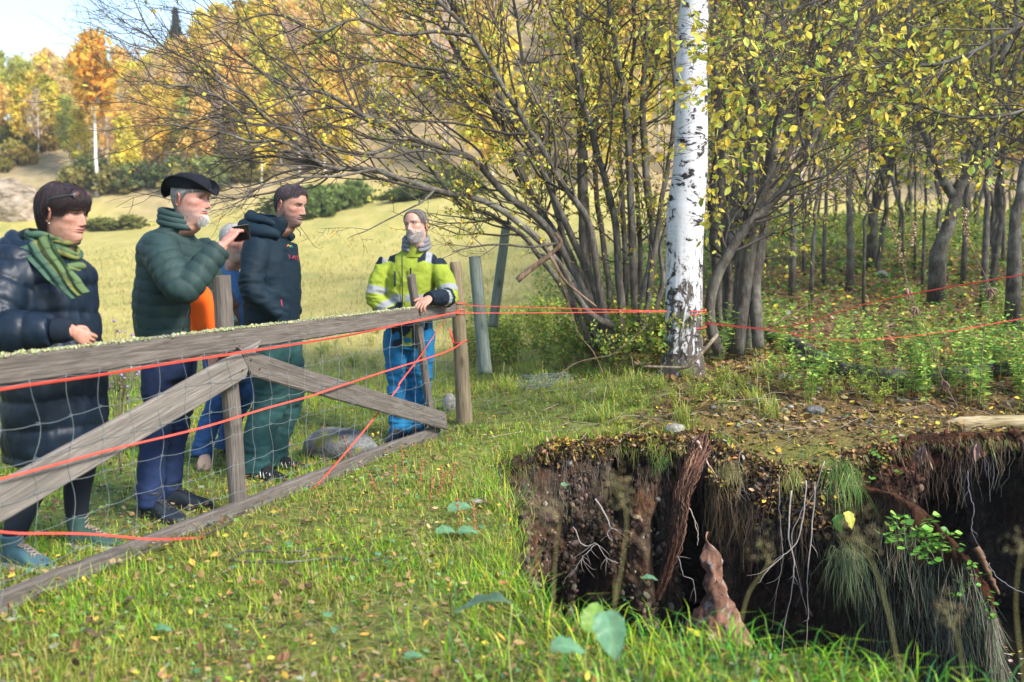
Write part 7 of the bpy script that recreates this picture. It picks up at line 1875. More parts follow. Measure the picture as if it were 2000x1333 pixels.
def shoe(person, foot, yaw, C_up, C_sole, L_=.29, w=.052, shaft=.0, lace=None, mat='leather', hl=.075):
    """shoe or boot with heel at foot - back; foot: ankle point on the ground"""
    ca, sa = math.cos(yaw), math.sin(yaw); Rm = np.array([[ca, -sa, 0], [sa, ca, 0], [0, 0, 1]]); f = np.array([foot[0], foot[1], foot[2]])
    xs = np.array([-.085, -.075, -.04, 0, .05, .10, .15, .185, .20]) * L_ / .29; hw = np.array([.018, .034, .038, .037, .042, .050, .046, .030, .008]) * w / .052; hh = np.array([.045, hl, hl + .015, hl + .018, .088, .062, .048, .038, .028])
    q = spline(np.stack([xs, hw, hh], 1), 34); ang = np.linspace(0, 2 * math.pi, 24, endpoint=False); V = []
    for x_, a_, b_ in q:
        for t in ang: V.append((x_, a_ * math.copysign(abs(math.cos(t)) ** .8, math.cos(t)), b_ / 2 + b_ / 2 * math.copysign(abs(math.sin(t)) ** .65, math.sin(t))))
    V = np.array(V); k = 24; i = np.arange(len(q) - 1)[:, None] * k; j = np.arange(k)[None]; jj = (j + 1) % k
    V = np.vstack([V, V[:k].mean(0), V[-k:].mean(0)]); j1 = np.arange(k); n_ = len(q); mb = MB(); C = np.where((V[:, 2] < .018)[:, None], np.array(C_sole), np.array(C_up))
    mb.add(V @ Rm.T + f, np.stack([i + j, i + k + j, i + k + jj, i + jj], -1).reshape(-1, 4), np.vstack([np.stack([np.full(k, n_ * k), j1, (j1 + 1) % k], 1), np.stack([np.full(k, n_ * k + 1), (n_ - 1) * k + (j1 + 1) % k, (n_ - 1) * k + j1], 1)]), C)
    if shaft: limb(mb, (np.array([(-.035, 0, .04), (-.03, 0, .09), (-.03, 0, shaft)]) @ Rm.T) + f, [.040, .044, .052], 12, 18, C_up)
    s = mb.build('shoe', M[mat], person)
    sl = MB(); qq = q.copy(); qq[:, 1] += .006; vv = []
    for x_, a_, b_ in qq:
        for yy, zz in ((-a_, 0), (a_, 0), (a_, .022), (-a_, .022)): vv.append((x_ + (.004 if x_ > .1 else -.003), yy, zz))
    i = np.arange(len(q) - 1)[:, None] * 4; j = np.arange(4)[None]; jj = (j + 1) % 4; sl.add(np.array(vv) @ Rm.T + f - np.array([0, 0, .004]), np.vstack([np.stack([i + j, i + jj, i + 4 + jj, i + 4 + j], -1).reshape(-1, 4), [[0, 3, 2, 1]], [[len(vv) - 4, len(vv) - 3, len(vv) - 2, len(vv) - 1]]]), None, C_sole)
    sl.build('sole', M['leather'], s, smooth=False)
    if lace is not None:
        lm = MB(); zt = lambda x_: np.interp(x_, q[:, 0], q[:, 2])
        for t in range(5):
            x0, x1 = .02 + t * .019, .036 + t * .019; 
            for sg in (-1, 1): lm_p = np.array([(x0, -.020 * sg, zt(x0) + .003), ((x0 + x1) / 2, 0, zt((x0 + x1) / 2) + .010), (x1, .020 * sg, zt(x1) + .003)]); tube(lm, spline(lm_p, 6) @ Rm.T + f, .0024, 4, C=lace)
        if shaft:
            for t in range(3): z_ = .10 + t * .02; p_ = np.array([(.018, -.018, z_), (.022, .0, z_ + .008), (.018, .018, z_ + .016)]); tube(lm, p_ @ Rm.T + f, .0024, 4, C=lace)
        lm.build('laces', M['knit'], s)
    return s
def rotY(a): c, s = math.cos(a), math.sin(a); return np.array([[c, 0, s], [0, 1, 0], [-s, 0, c]])
def rotZ(a): c, s = math.cos(a), math.sin(a); return np.array([[c, -s, 0], [s, c, 0], [0, 0, 1]])
def rotX(a): c, s = math.cos(a), math.sin(a); return np.array([[1, 0, 0], [0, c, -s], [0, s, c]])
class Person:
    def __init__(s, label, x, y, rz, z=None):
        s.pos = np.array([x, y, h1(x, y) if z is None else z]); s.rz = rz; s.e = thing('person', label, 'person', tuple(s.pos), rz)
    def L(s, u, v, d): return rotZ(-s.rz) @ (P(u, v, d) - s.pos)
    def g(s, u, d): p = s.L(u, 900, d); w = rotZ(s.rz) @ p + s.pos; p[2] = h1(w[0], w[1]) - s.pos[2]; return p

# ================= 1 woman in the long navy puffer coat
pw = Person('woman with short dark hair in a navy puffer coat and green scarf', -2.06, 4.45, math.radians(-14))
hp = np.array([.075, 0, 1.422]); Hm = rotZ(math.radians(-2)) @ rotY(math.radians(7))
o = dict(s=.95, skin=(.40, .215, .155), lips=(.36, .12, .13), brow=(.08, .045, .035), wide=.98, nose=.9, look=(1, -.15, -.25), iris=(.05, .05, .05),
         neck_base=(.0, 0, 1.31), paint=[(lambda x, y, z: .45 * np.exp(-((np.abs(y) - .033) / .018) ** 2 - ((z - .122) / .008) ** 2) * (x > .02), (.20, .10, .09))])
sh_, el_, wr_ = pw.L(25, 520, 4.28), pw.L(-28, 650, 4.12), pw.L(142, 646, 4.10)
arms = [dict(pts=[sh_, el_, wr_], hand=dict(dir=(.75, .35, -.56), nrm=(.1, -1, .35), side=-1, curl=[1.25, 1.3, 1.3, 1.35], s=.80, thumb=[(.01, .022, -.006), (.035, .040, -.022), (.060, .034, -.034), (.078, .022, -.036)])),
        dict(pts=[(-.02, .17, 1.30), (-.02, .20, 1.06), (.0, .18, 1.02)])]
fa, fb = pw.g(28, 4.33), pw.g(158, 4.62)
legs = [[(0, -.09, .8), (.0, -.09, .45), tuple(fa + np.array([-.04, 0, .08]))], [(.02, .09, .8), (.06, .09, .45), tuple(fb + np.array([-.04, 0, .08]))]]
build_body(pw.e, o, Hm, hp, arms, legs)
NAVY = np.array((.006, .013, .025))
def b1(mb):
    rings(mb, [(-.0, 0, .44, .205, .22, 2.3), (-.0, 0, .60, .205, .23, 2.3), (-.0, 0, .8, .20, .235, 2.3), (-.01, 0, 1.0, .19, .23, 2.3), (-.015, 0, 1.16, .18, .22, 2.3), (-.005, 0, 1.28, .17, .22, 2.3), (-.015, 0, 1.35, .12, .15, 2.1), (-.01, 0, 1.395, .085, .095, 2)], 60)
    limb(mb, [sh_ + np.array([0, .04, .03]), (sh_ + el_) / 2, el_, el_ * .55 + wr_ * .45, wr_ * .78 + el_ * .22], [.105, .105, .095, .088, .066], 30, 24)
    limb(mb, [(-.02, .16, 1.30), (-.04, .22, 1.15), (-.04, .23, 1.04), (.04, .20, 1.0)], [.09, .09, .08, .07], 24, 20)
cloth('coat', pw.e, b1, .0105, lambda V, N: puff(V, N, [([sh_, el_, wr_], .125)], .125, .02, .010, armsp=.105, wr=.012), flat(NAVY), M['nylon'])
mb = MB(); limb(mb, [wr_ * .80 + el_ * .20, wr_ * .9 + el_ * .1, wr_ * 1.0], [.052, .050, .040], 14, 20, NAVY * .8); mb.build('cuff', M['knit'], pw.e)
# hood folded on the shoulders
mb = MB()
for q, (rr, zz, th) in enumerate([(.135, 1.365, .040), (.118, 1.402, .032)]):
    a = np.linspace(1.15, 2 * math.pi - 1.15, 26); pa = np.stack([-.03 + rr * np.cos(a) * 1.1, rr * np.sin(a), zz + .03 * -np.cos(a) + .012 * np.sin(a * 5 + q)], 1); tube(mb, pa, th * (1 - .5 * np.abs(np.linspace(-1, 1, 26)) ** 3), 14, C=NAVY * 1.2, wob=.25, seed=q)
mb.build('hood', M['nylon'], pw.e)
# scarf: folds round the neck, tail hanging down the chest
def scarf_col(n, m): pass
mb = MB(); r = np.random.default_rng(3)
SC = [(.05, .10, .065), (.08, .125, .05), (.14, .15, .045), (.04, .085, .06)]
for q in range(10):
    a = np.linspace(-2.2, 2 * math.pi - 2.0, 40); f = q / 9; rx, ry = .092 + .022 * math.sin(q * 1.7) + .02 * f, .085 + .018 * math.cos(q * 2.1) + .02 * f
    pa = np.stack([.015 + rx * np.cos(a) + .012 * f, ry * np.sin(a), 1.445 - .105 * f - .035 * np.cos(a) * (.5 + f) + .006 * np.sin(a * 4 + q)], 1)
    C = np.array([np.array(SC[(q + int(i_ / 7)) % 4]) * (.55 if i_ % 9 < 1 else 1) for i_ in range(40)]); tube(mb, pa, .013 + .004 * np.sin(a * 3 + q), 9, C=C, cap=False)
scarf = mb.build('scarf', M['knit'], pw.e)
tl = MB(); n, k = 40, 16; path = spline([pw.L(72, 470, 4.30), pw.L(95, 505, 4.24), pw.L(128, 545, 4.20), pw.L(160, 578, 4.19)], n); V, C = [], []
ax = unit(pw.L(120, 470, 4.27) - pw.L(80, 490, 4.25))
for i in range(n):
    t = i / (n - 1); wd = .14 * (1 - .45 * t)
    for j in range(k):
        s = j / (k - 1) - .5; V.append(path[i] + ax * wd * s + np.array([0, -1, .1]) * (.010 * math.sin(j * 1.3 + t * 5 + math.sin(t * 9)) + .006 * math.sin(j * 2.7 - t * 4) + .012)); base_c = np.array(SC[0 if j < 7 else 2 if j < 10 else 1]); C.append(base_c * (.5 if (i % 8 == 0 or j in (4, 9)) else 1) * (1 + .1 * math.sin(j * 1.9)))
V = np.array(V); Q = np.stack([np.arange(n - 1)[:, None] * k + np.arange(k - 1)[None], np.arange(n - 1)[:, None] * k + np.arange(k - 1)[None] + 1, (np.arange(n - 1)[:, None] + 1) * k + np.arange(k - 1)[None] + 1, (np.arange(n - 1)[:, None] + 1) * k + np.arange(k - 1)[None]], -1).reshape(-1, 4)
tl.add(V, Q, None, np.array(C)); tl.build('scarf_tail', M['knit'], scarf)
HC = [(.022, .012, .014), (.040, .022, .022), (.014, .009, .012)]
def zeF(a):
    a = abs(a); return float(np.interp(a, [0, .5, .85, 1.1, 1.35, 1.6, 1.9, 2.4, 3.15], [.146, .148, .142, .118, .112, .125, .06, -.02, -.035]))
strands(pw.e, o, Hm, hp, 5200, zeF, lambda a: .017 + .004 * math.cos(a * 3) + .008 * (abs(a) > 1.8), .085, .0017, HC, 5, lift=.004, curl=.10)
# sunglasses pushed up in the hair, ear stud
mb = MB()
for sg in (-1, 1):
    c0 = np.array([.085, sg * .034, .205]); a = np.linspace(0, 2 * math.pi, 18); fr3 = np.stack([.010 * np.sin(a) * -1, .026 * np.cos(a), .018 * np.sin(a)], 1) + c0; tube(mb, fr3 @ Hm.T + hp, .0022, 5, cap=False, C=(.05, .05, .06))
    V_, T_i = ICO[2]; mb.add((V_ * np.array([.006, .025, .017]) + c0) @ Hm.T + hp, None, T_i, (.10, .05, .04))
    tube(mb, spline([(.085, sg * .062, .208), (.03, sg * .092, .190), (-.03, sg * .094, .162)], 10) @ Hm.T + hp, .0020, 5, C=(.03, .06, .06))
tube(mb, spline([(.092, -.010, .207), (.096, 0, .211), (.092, .010, .207)], 6) @ Hm.T + hp, .002, 5, C=(.3, .3, .3))
gl = mb.build('sunglasses', M['eye'], pw.e)
V, T = ICO[2]; mb = MB(); mb.add(V * .0045 + np.array([-.006, -.088, .072]) @ Hm.T + hp, None, T); mb.build('earring', M['trim'], pw.e)
# tights and teal boots
for l, f in zip(legs, (fa, fb)):
    mb = MB(); limb(mb, [(l[0][0], l[0][1], .62), l[1], (np.array(l[1]) + np.array(l[2])) / 2 + np.array([-.01, 0, 0]), np.array(l[2]) + np.array([.005, 0, .02])], [.088, .070, .060, .045], 20, 18, (.008, .012, .020)); mb.build('legging', M['cotton'], pw.e)
shoe(pw.e, fa, math.radians(-8), (.05, .11, .13), (.45, .45, .42), .28, .052, .14, (.34, .25, .20)); shoe(pw.e, fb, math.radians(6), (.035, .075, .065), (.50, .50, .46), .28, .052, .15, (.34, .25, .20))

# ================= 2 man in the black hat
ph = Person('bearded man in a black hat and dark green puffer jacket raising a phone', -1.77, 5.25, math.radians(-20))
hp = np.array([.105, 0, 1.535]); Hm = rotY(math.radians(5))
goatee = lambda x, y, z: sstep(.043, .032, z) * sstep(-.03, -.01, z) * sstep(.045, .07, x) * np.exp(-(y / .024) ** 4) + .55 * np.exp(-((z - .0675) / .004) ** 2) * np.exp(-(y / .028) ** 4) * (x > .05)
o = dict(s=1.02, skin=(.44, .225, .175), lips=(.40, .14, .12), brow=(.25, .20, .17), wide=1.04, nose=1.05, look=(1, -.1, 0), iris=(.06, .08, .10), neck_base=(.0, 0, 1.42), beard=lambda x, y, z: goatee(x, y, z) * 1.3,
         paint=[(lambda x, y, z: .85 * goatee(x, y, z), (.42, .39, .37)), (lambda x, y, z: .8 * sstep(.05, .0, np.abs(x + .03) - .03) * sstep(.16, .15, z) * sstep(.10, .13, z) * (np.abs(y) > .05) * (x < .0), (.34, .32, .33)),
                (lambda x, y, z: .6 * sstep(-.01, -.03, x) * sstep(.04, .07, z), (.36, .34, .35)), (lambda x, y, z: .4 * np.exp(-((z - .03) / .035) ** 2) * (np.abs(y) > .03) * (x > -.01), (.40, .33, .31)),
                (lambda x, y, z: .5 * np.exp(-((z - .057) / .003) ** 2) * np.exp(-(y / .014) ** 4) * (x > .07), (.05, .02, .02))])
sh_, el_, wr_ = ph.L(300, 482, 5.02), ph.L(357, 565, 4.92), ph.L(436, 478, 5.02)
arms = [dict(pts=[sh_, el_, wr_], hand=dict(dir=ph.L(476, 432, 5.10) - ph.L(436, 476, 5.02), nrm=(-.35, -1, .35), side=-1, curl=[.25, .5, .55, .6], s=1.0, thumb=[(.01, .022, -.008), (.035, .045, -.02), (.065, .055, -.035), (.10, .055, -.045)])),
        dict(pts=[(-.02, .18, 1.38), (.02, .25, 1.12), (.10, .22, 1.0)])]
fa, fb = ph.g(303, 5.12), ph.g(338, 5.38)
legs = [[(-.06, -.08, .9), (-.08, -.08, .5), tuple(fa + np.array([-.04, 0, .08]))], [(-.06, .07, .9), (-.07, .07, .5), tuple(fb + np.array([-.04, 0, .08]))]]
build_body(ph.e, o, Hm, hp, arms, legs)
GRN = np.array((.022, .043, .041))
def b2(mb):
    rings(mb, [(-.03, -.01, .90, .145, .195, 2.4), (-.03, -.01, 1.0, .155, .21, 2.4), (-.025, -.01, 1.15, .152, .215, 2.4), (-.015, 0, 1.28, .145, .215, 2.3), (-.02, 0, 1.40, .135, .215, 2.3), (-.03, 0, 1.47, .105, .15, 2.1), (.02, 0, 1.50, .098, .10, 2), (.045, 0, 1.552, .088, .086, 2)], 60)
    limb(mb, [sh_ + np.array([-.02, .06, .0]), (sh_ + el_) / 2, el_, (el_ + wr_) / 2, wr_ * .92 + el_ * .08], [.100, .090, .078, .071, .062], 32, 24)
    limb(mb, [(-.02, .17, 1.41), (.0, .25, 1.25), (.02, .27, 1.12), (.15, .23, .97)], [.10, .09, .08, .06], 24, 20)
cloth('puffer_jacket', ph.e, b2, .010, lambda V, N: puff(V, N, [([sh_, el_, wr_], .118)], .062, .0, .0055, armsp=.055, slope=.12, wr=.007), flat(GRN), M['nylon_matt'])
mb = MB(); a = np.linspace(-2.9, 2.9, 40)
for q in range(3): tube(mb, np.stack([.015 + (.090 - .004 * q) * np.cos(a + math.pi) * 1.05 + .012, (.088 - .004 * q) * np.sin(a + math.pi), 1.520 + .026 * q - .045 * -np.cos(a) * .45], 1), .019, 12, C=GRN * 1.1, wob=.12, seed=q)
mb.build('collar', M['nylon_matt'], ph.e)
mb = MB(); rings(mb, [(.095, .035, .93, .095, .085, 2.2), (.095, .035, 1.05, .095, .085, 2.2), (.085, .035, 1.17, .085, .08, 2.2), (.05, .02, 1.23, .05, .05, 2.2)], 30, (.75, .10, .005)); mb.build('sweater', M['knit'], ph.e)
mb = MB(); tube(mb, spline([ph.L(369, 603, 4.99), ph.L(366, 615, 4.985), ph.L(358, 645, 4.98)], 10), .004, 6, C=(.02, .02, .02)); mb.build('pocket_zip', M['leather'], ph.e)
# hat: dented crown and a wide brim rolled up at the sides
mb = MB(); n, k = 72, 14; V = []; a = np.linspace(0, 2 * math.pi, n, endpoint=False)
for j in range(k):
    t = j / (k - 1); rx = .112 + .046 * t; ry = .094 + .016 * t
    for q in a: sdn = abs(math.sin(q)); V.append((rx * math.cos(q) - .012, ry * math.sin(q), .166 + t * (.058 * sdn ** 1.15 - (.022 if math.cos(q) > 0 else .052) * abs(math.cos(q)) ** 2.5)))
V = np.array(V); top_ = V.copy(); nrm_ = np.array([0, 0, .005]); i = np.arange(k - 1)[:, None] * n; j = np.arange(n)[None]; jj = (j + 1) % n; Q = np.stack([i + j, i + n + j, i + n + jj, i + jj], -1).reshape(-1, 4)
mb.add((V + nrm_) @ Hm.T + hp, Q, None, (.008, .009, .013)); mb.add((V - nrm_ * .3) @ Hm.T + hp, Q[:, ::-1], None, (.008, .009, .013))
edge = V[-n:]; tube(mb, np.vstack([edge, edge[:1]]) @ Hm.T + hp, .0045, 6, C=(.008, .009, .013), cap=False)
hat = mb.build('hat', M['felt'], ph.e)
mb = MB(); V = []; K = 16
for j in range(K):
    t = j / (K - 1); f = math.sqrt(max(0, 1 - (t ** 2.2)))
    for q in a: V.append((.113 * f * math.cos(q) - .012, .094 * f * math.sin(q), .165 + .092 * t ** .8 - .012 * math.exp(-(f * math.sin(q) / .35) ** 2) * t ** 3))
i = np.arange(K - 1)[:, None] * n; mb.add(np.array(V) @ Hm.T + hp, np.stack([i + j * 0 + np.arange(n)[None], i + (np.arange(n)[None] + 1) % n, i + n + (np.arange(n)[None] + 1) % n, i + n + np.arange(n)[None]], -1).reshape(-1, 4), None, (.009, .010, .014)); mb.build('hat_crown', M['felt'], hat)
whiskers(ph.e, o, Hm, hp, 2200, lambda x, y, z: goatee(x, y, z) * 1.2, .016, .0006, [(.52, .50, .48), (.36, .34, .33), (.60, .57, .54)], 7)
whiskers(ph.e, o, Hm, hp, 500, lambda x, y, z: .5 * np.exp(-((z - .03) / .03) ** 2) * (np.abs(y) > .03) * (x > -.01), .005, .0005, [(.5, .48, .46)], 17)
strands(ph.e, o, Hm, hp, 1300, lambda a: float(np.interp(abs(a), [0, 1.2, 1.5, 1.75, 2.0, 3.15], [.165, .150, .108, .10, .055, .040])), lambda a: .006, .03, .0014, [(.22, .21, .21), (.14, .13, .13), (.32, .31, .30)], 6, ztop=.175)
JN = np.array((.007, .018, .06))
def legs_cloth(p_, legs, col, r0=.105, r1=.075, r2=.062, hip=(.0, .155), top=.98, mat='denim', name='trousers', bag=.004, sc=1.0, hem=.05):
    def b(mb):
        rings(mb, [(hip[0], 0, top - .26, .115, .135, 2.3), (hip[0], 0, top - .12, .125, hip[1] + .02, 2.3), (hip[0], 0, top, .12, hip[1] + .01, 2.3)], 40)
        for l in legs:
            h_, k_, f_2 = np.array(l[0]), np.array(l[1]), np.array(l[2]); h_ = h_.copy(); h_[2] = top - .12
            limb(mb, [h_, h_ * .5 + k_ * .5, k_, k_ * .5 + f_2 * .5 + np.array([-.015, 0, 0]), f_2 + np.array([0, 0, hem - .08])], [r0 * 1.04, r0 * .96, r1 * 1.06, r1 * .98, r2 * 1.05], 34, 24)
    jn = [(l[1], .14, .010) for l in legs] + [(np.array(l[2]) + np.array([0, 0, .02]), .11, .012) for l in legs]
    return cloth(name, p_.e, b, .0105, lambda V, N: wrinkle(V, N, bag, jn, seed=len(name) + int(top * 100)), lambda V, N: np.tile(np.array(col), (len(V), 1)) * (1 + .25 * fbm(V * 9, 3, 3))[:, None], M[mat])
legs_cloth(ph, legs, JN, top=.97, r0=.088, r1=.072, r2=.064, hip=(-.05, .125))
for f, y_ in ((fa, -12), (fb, 12)): shoe(ph.e, f, math.radians(y_), (.016, .022, .032), (.02, .02, .02), .31, .056, .14, (.05, .05, .05))
# phone held up in the hand: its own thing
pp = ph.L(468, 455, 5.08); W_ = rotZ(ph.rz) @ pp + ph.pos
phone = thing('phone', 'black phone held up sideways in the hand of the man in the hat', 'phone', tuple(W_), rot=(math.radians(4), math.radians(-6), math.radians(-28)))
mb = MB(); box(mb, (.012, 0, -.004), (.108, .009, .078), bevel=.003); mb.build('phone_body', M['phone'], phone, smooth=False, color=False); mb = MB(); box(mb, (.012, 0, .0355), (.106, .0085, .002)); mb.build('phone_edge', M['trim'], phone, smooth=False, color=False)
mb = MB(); box(mb, (.022, -.0055, .018), (.022, .002, .022)); mb.build('camera_bump', M['phone'], phone, smooth=False, color=False)

# ================= 3 man in the brown jacket
pb = Person('man in brown leather jacket and jeans half hidden behind the raised phone', -1.90, 6.62, math.radians(-34))
hp = np.array([.085, 0, 1.36]); Hm = rotY(math.radians(6))
o = dict(s=.9, skin=(.46, .25, .19), lips=(.45, .17, .15), brow=(.35, .28, .24), nose=1.05, neck_base=(.0, 0, 1.20), look=(1, 0, 0), paint=[(lambda x, y, z: .35 * np.exp(-((z - .03) / .03) ** 2) * (x > -.02), (.55, .48, .44)), (lambda x, y, z: .7 * sstep(0, -.03, x) * sstep(.06, .09, z), (.45, .43, .42))])
arms = [dict(pts=[(-.01, -.2, 1.2), (-.05, -.26, .93), (.08, -.2, .74)], hand=dict(dir=(.2, 0, -1), nrm=(0, -1, 0), side=-1)), dict(pts=[(-.01, .2, 1.2), (-.05, .26, .93), (.08, .2, .74)], hand=dict(dir=(.2, 0, -1), nrm=(0, 1, 0)))]
fa, fb = pb.g(400, 6.58), pb.g(447, 6.9)
legs = [[(0, -.09, .8), (.02, -.09, .45), tuple(fa + np.array([-.04, 0, .08]))], [(.0, .09, .8), (.03, .10, .45), tuple(fb + np.array([-.04, 0, .08]))]]
build_body(pb.e, o, Hm, hp, arms, legs)
def b3(mb):
    rings(mb, [(.0, 0, .74, .135, .19, 2.4), (.0, 0, .95, .145, .20, 2.4), (0, 0, 1.1, .14, .205, 2.3), (-.02, 0, 1.2, .115, .19, 2.3), (-.03, 0, 1.29, .085, .11, 2.1), (-.02, 0, 1.335, .068, .075, 2)], 50)
    for sg in (-1, 1): limb(mb, [(-.01, sg * .18, 1.19), (-.05, sg * .25, .95), (.06, sg * .21, .78)], [.085, .072, .055], 24, 18)
cloth('leather_jacket', pb.e, b3, .011, lambda V, N: wrinkle(V, N, .006, seed=4), flat((.22, .085, .055)), M['leather'])
mb = MB(); rings(mb, [(.045, 0, .80, .095, .05, 2.2), (.05, 0, 1.0, .098, .055, 2.2), (.045, 0, 1.15, .095, .06, 2.2), (.03, 0, 1.29, .070, .066, 2), (.02, 0, 1.345, .068, .066, 2)], 30, (.07, .17, .34)); mb.build('denim_shirt', M['denim'], pb.e)
strands(pb.e, o, Hm, hp, 900, lambda a: float(np.interp(abs(a), [0, 1.0, 1.4, 1.8, 2.2, 3.15], [.2, .17, .11, .09, .04, .02])), lambda a: .006, .03, .0014, [(.40, .38, .36), (.28, .26, .25)], 7)
legs_cloth(pb, legs, (.02, .07, .19), top=.80, r0=.092, r1=.070, r2=.066)
for f, y_ in ((fa, -40), (fb, 10)): shoe(pb.e, f, math.radians(y_), (.42, .28, .20) if f is fa else (.10, .05, .04), (.16, .10, .07), .28, .050, .12)

# ================= 4 man in the dark hooded jacket
pd = Person('man with cropped hair in a dark hooded jacket, looking down', -1.50, 6.25, math.radians(-16))
hp = np.array([.112, 0, 1.570]); Hm = rotZ(math.radians(-8)) @ rotY(math.radians(13))
st_ = lambda x, y, z: np.clip(sstep(.092, .045, z - .25 * np.clip(.05 - x, 0, .1)) * sstep(-.04, .01, x) * sstep(-.03, 0, z), 0, 1) * (1 - .6 * np.exp(-((z - .055) / .008) ** 2) * np.exp(-(y / .02) ** 4)) + .6 * np.exp(-((z - .068) / .006) ** 2) * (np.abs(y) < .03) * (x > .05) + .7 * np.exp(-((x - .01) / .014) ** 2) * sstep(.12, .08, z) * sstep(0, .05, z) * (np.abs(y) > .05)
o = dict(s=1.05, skin=(.38, .20, .15), lips=(.36, .17, .15), brow=(.06, .04, .03), nose=1.15, look=(1, 0, -.6), iris=(.03, .03, .03), neck_base=(.0, 0, 1.435), beard=lambda x, y, z: .15 * st_(x, y, z),
         paint=[(lambda x, y, z: .66 * st_(x, y, z), (.085, .065, .065)), (lambda x, y, z: .75 * sstep(.02, -.01, x) * sstep(.085, .11, z) * (np.abs(y) > .02), (.13, .11, .125)), (lambda x, y, z: .7 * sstep(-.03, -.05, x) * sstep(.02, .06, z), (.13, .11, .125)), (lambda x, y, z: .5 * np.exp(-((np.abs(y) - .030) / .016) ** 2 - ((z - .126) / .009) ** 2) * (x > .03), (.18, .09, .08))])
sh_, el_, wr_ = pd.L(497, 480, 6.05), pd.L(493, 566, 5.98), pd.L(545, 618, 6.05)
arms = [dict(pts=[sh_, el_, wr_]), dict(pts=[(-.02, .21, 1.43), (-.05, .25, 1.15), (.05, .17, 1.0)])]
fa, fb = pd.g(508, 6.12), pd.g(543, 6.40)
legs = [[(0, -.10, .92), (.03, -.10, .5), tuple(fa + np.array([-.04, 0, .08]))], [(.0, .10, .92), (.05, .10, .5), tuple(fb + np.array([-.04, 0, .08]))]]
build_body(pd.e, o, Hm, hp, arms, legs)
DK = np.array((.006, .015, .024))
def b4(mb):
    rings(mb, [(-.01, 0, .90, .148, .195, 2.4), (-.01, 0, 1.0, .150, .20, 2.4), (-.005, 0, 1.15, .155, .21, 2.4), (-.01, 0, 1.30, .158, .22, 2.3), (-.02, 0, 1.42, .132, .205, 2.3), (-.02, 0, 1.48, .105, .14, 2.1), (.025, 0, 1.53, .105, .10, 2), (.06, 0, 1.585, .102, .092, 2), (.072, 0, 1.606, .094, .084, 2)], 60)
    limb(mb, [sh_ + np.array([0, .05, .0]), (sh_ + el_) / 2, el_, (el_ + wr_) / 2, wr_], [.092, .084, .075, .066, .052], 32, 24)
    limb(mb, [(-.02, .17, 1.42), (-.04, .25, 1.25), (-.04, .25, 1.12), (.06, .17, 1.0)], [.10, .085, .075, .05], 24, 20)
def c4(V, N):
    C = np.tile(DK, (len(V), 1)); return C * (1 + .2 * fbm(V * 6, 8, 3))[:, None]
cloth('jacket', pd.e, b4, .0095, lambda V, N: wrinkle(V, N, .0055, [(el_, .14, .010), (wr_, .10, .008)], seed=12, base=.7), c4, M['shell'], 3)
mb = MB()
for q, (rr, zz, th) in enumerate([(.118, 1.515, .058), (.104, 1.585, .034)]):
    a = np.linspace(.75, 2 * math.pi - .75, 30); pa = np.stack([.0 + rr * np.cos(a) * 1.25 - .01, rr * np.sin(a) * .95, zz + .030 * -np.cos(a) + .006 * np.sin(a * 4 + q)], 1); tube(mb, pa, th * (1 - .6 * np.abs(np.linspace(-1, 1, 30)) ** 3), 16, C=DK * 1.15, wob=.2, seed=q + 4)
mb.build('hood', M['shell'], pd.e)
def chest_pt(u, v): return pd.L(u, v, 6.06)
# printed emblem and lettering fragments on the chest
for nm, pts_, col in [('emblem', [(561, 482), (563, 479), (565, 481)], (.75, .18, .02)), ('emblem', [(566, 484), (568, 480), (571, 484)], (.05, .30, .14)), ('lettering', [(564, 498), (566, 506)], (.28, .03, .05)), ('lettering', [(571, 506), (575, 500), (577, 508)], (.28, .03, .05)), ('lettering', [(579, 500), (582, 510)], (.28, .03, .05))]:
    mb = MB(); pts3 = []
    for u, v in pts_:
        # walk towards the camera-side surface of the trunk
        c = pd.L(u, v, 6.2); dr = unit(rotZ(-pd.rz) @ unit(P(u, v, 6.2) - np.array([0, 0, CAM_Z]))); best = None
        for s in np.linspace(-.45, .1, 60):
            q = c + dr * s; ex = (abs(q[0] + .01) / .165) ** 2.35 + (abs(q[1]) / .222) ** 2.35
            if ex < 1: best = q - dr * .006; break
        pts3.append(best if best is not None else c - dr * .15)
    tube(mb, spline(pts3, 6), .0042, 5, C=col); mb.build(nm, M['knit'], pd.e)
mb = MB(); tube(mb, spline([pd.L(549, 586, 6.035), pd.L(551, 600, 6.03)], 6), .004, 5, C=(.35, .03, .06)); mb.build('pocket_zip', M['leather'], pd.e)
mb = MB(); tube(mb, spline([hp + np.array([.07, -.02, -.03]), hp + np.array([.095, -.02, -.055]), hp + np.array([.095, -.02, -.08])], 8), .0025, 5, C=(.02, .02, .02)); mb.build('hood_cord', M['knit'], pd.e)
whiskers(pd.e, o, Hm, hp, 2600, st_, .0035, .0004, [(.05, .035, .035), (.10, .08, .08)], 9)
strands(pd.e, o, Hm, hp, 2600, lambda a: float(np.interp(abs(a), [0, .35, .6, 1.0, 1.35, 1.75, 2.2, 3.15], [.198, .200, .180, .175, .150, .118, .07, .05])), lambda a: float(np.interp(abs(a), [0, .8, 1.5, 3.15], [.018, .010, .005, .006])), .03, .0015, [(.045, .032, .035), (.09, .07, .075), (.03, .022, .026)], 9, lift=.005)
legs_cloth(pd, legs, (.012, .048, .050), top=.98, r0=.118, r1=.098, r2=.084, mat='cotton', bag=.009, hem=.03)
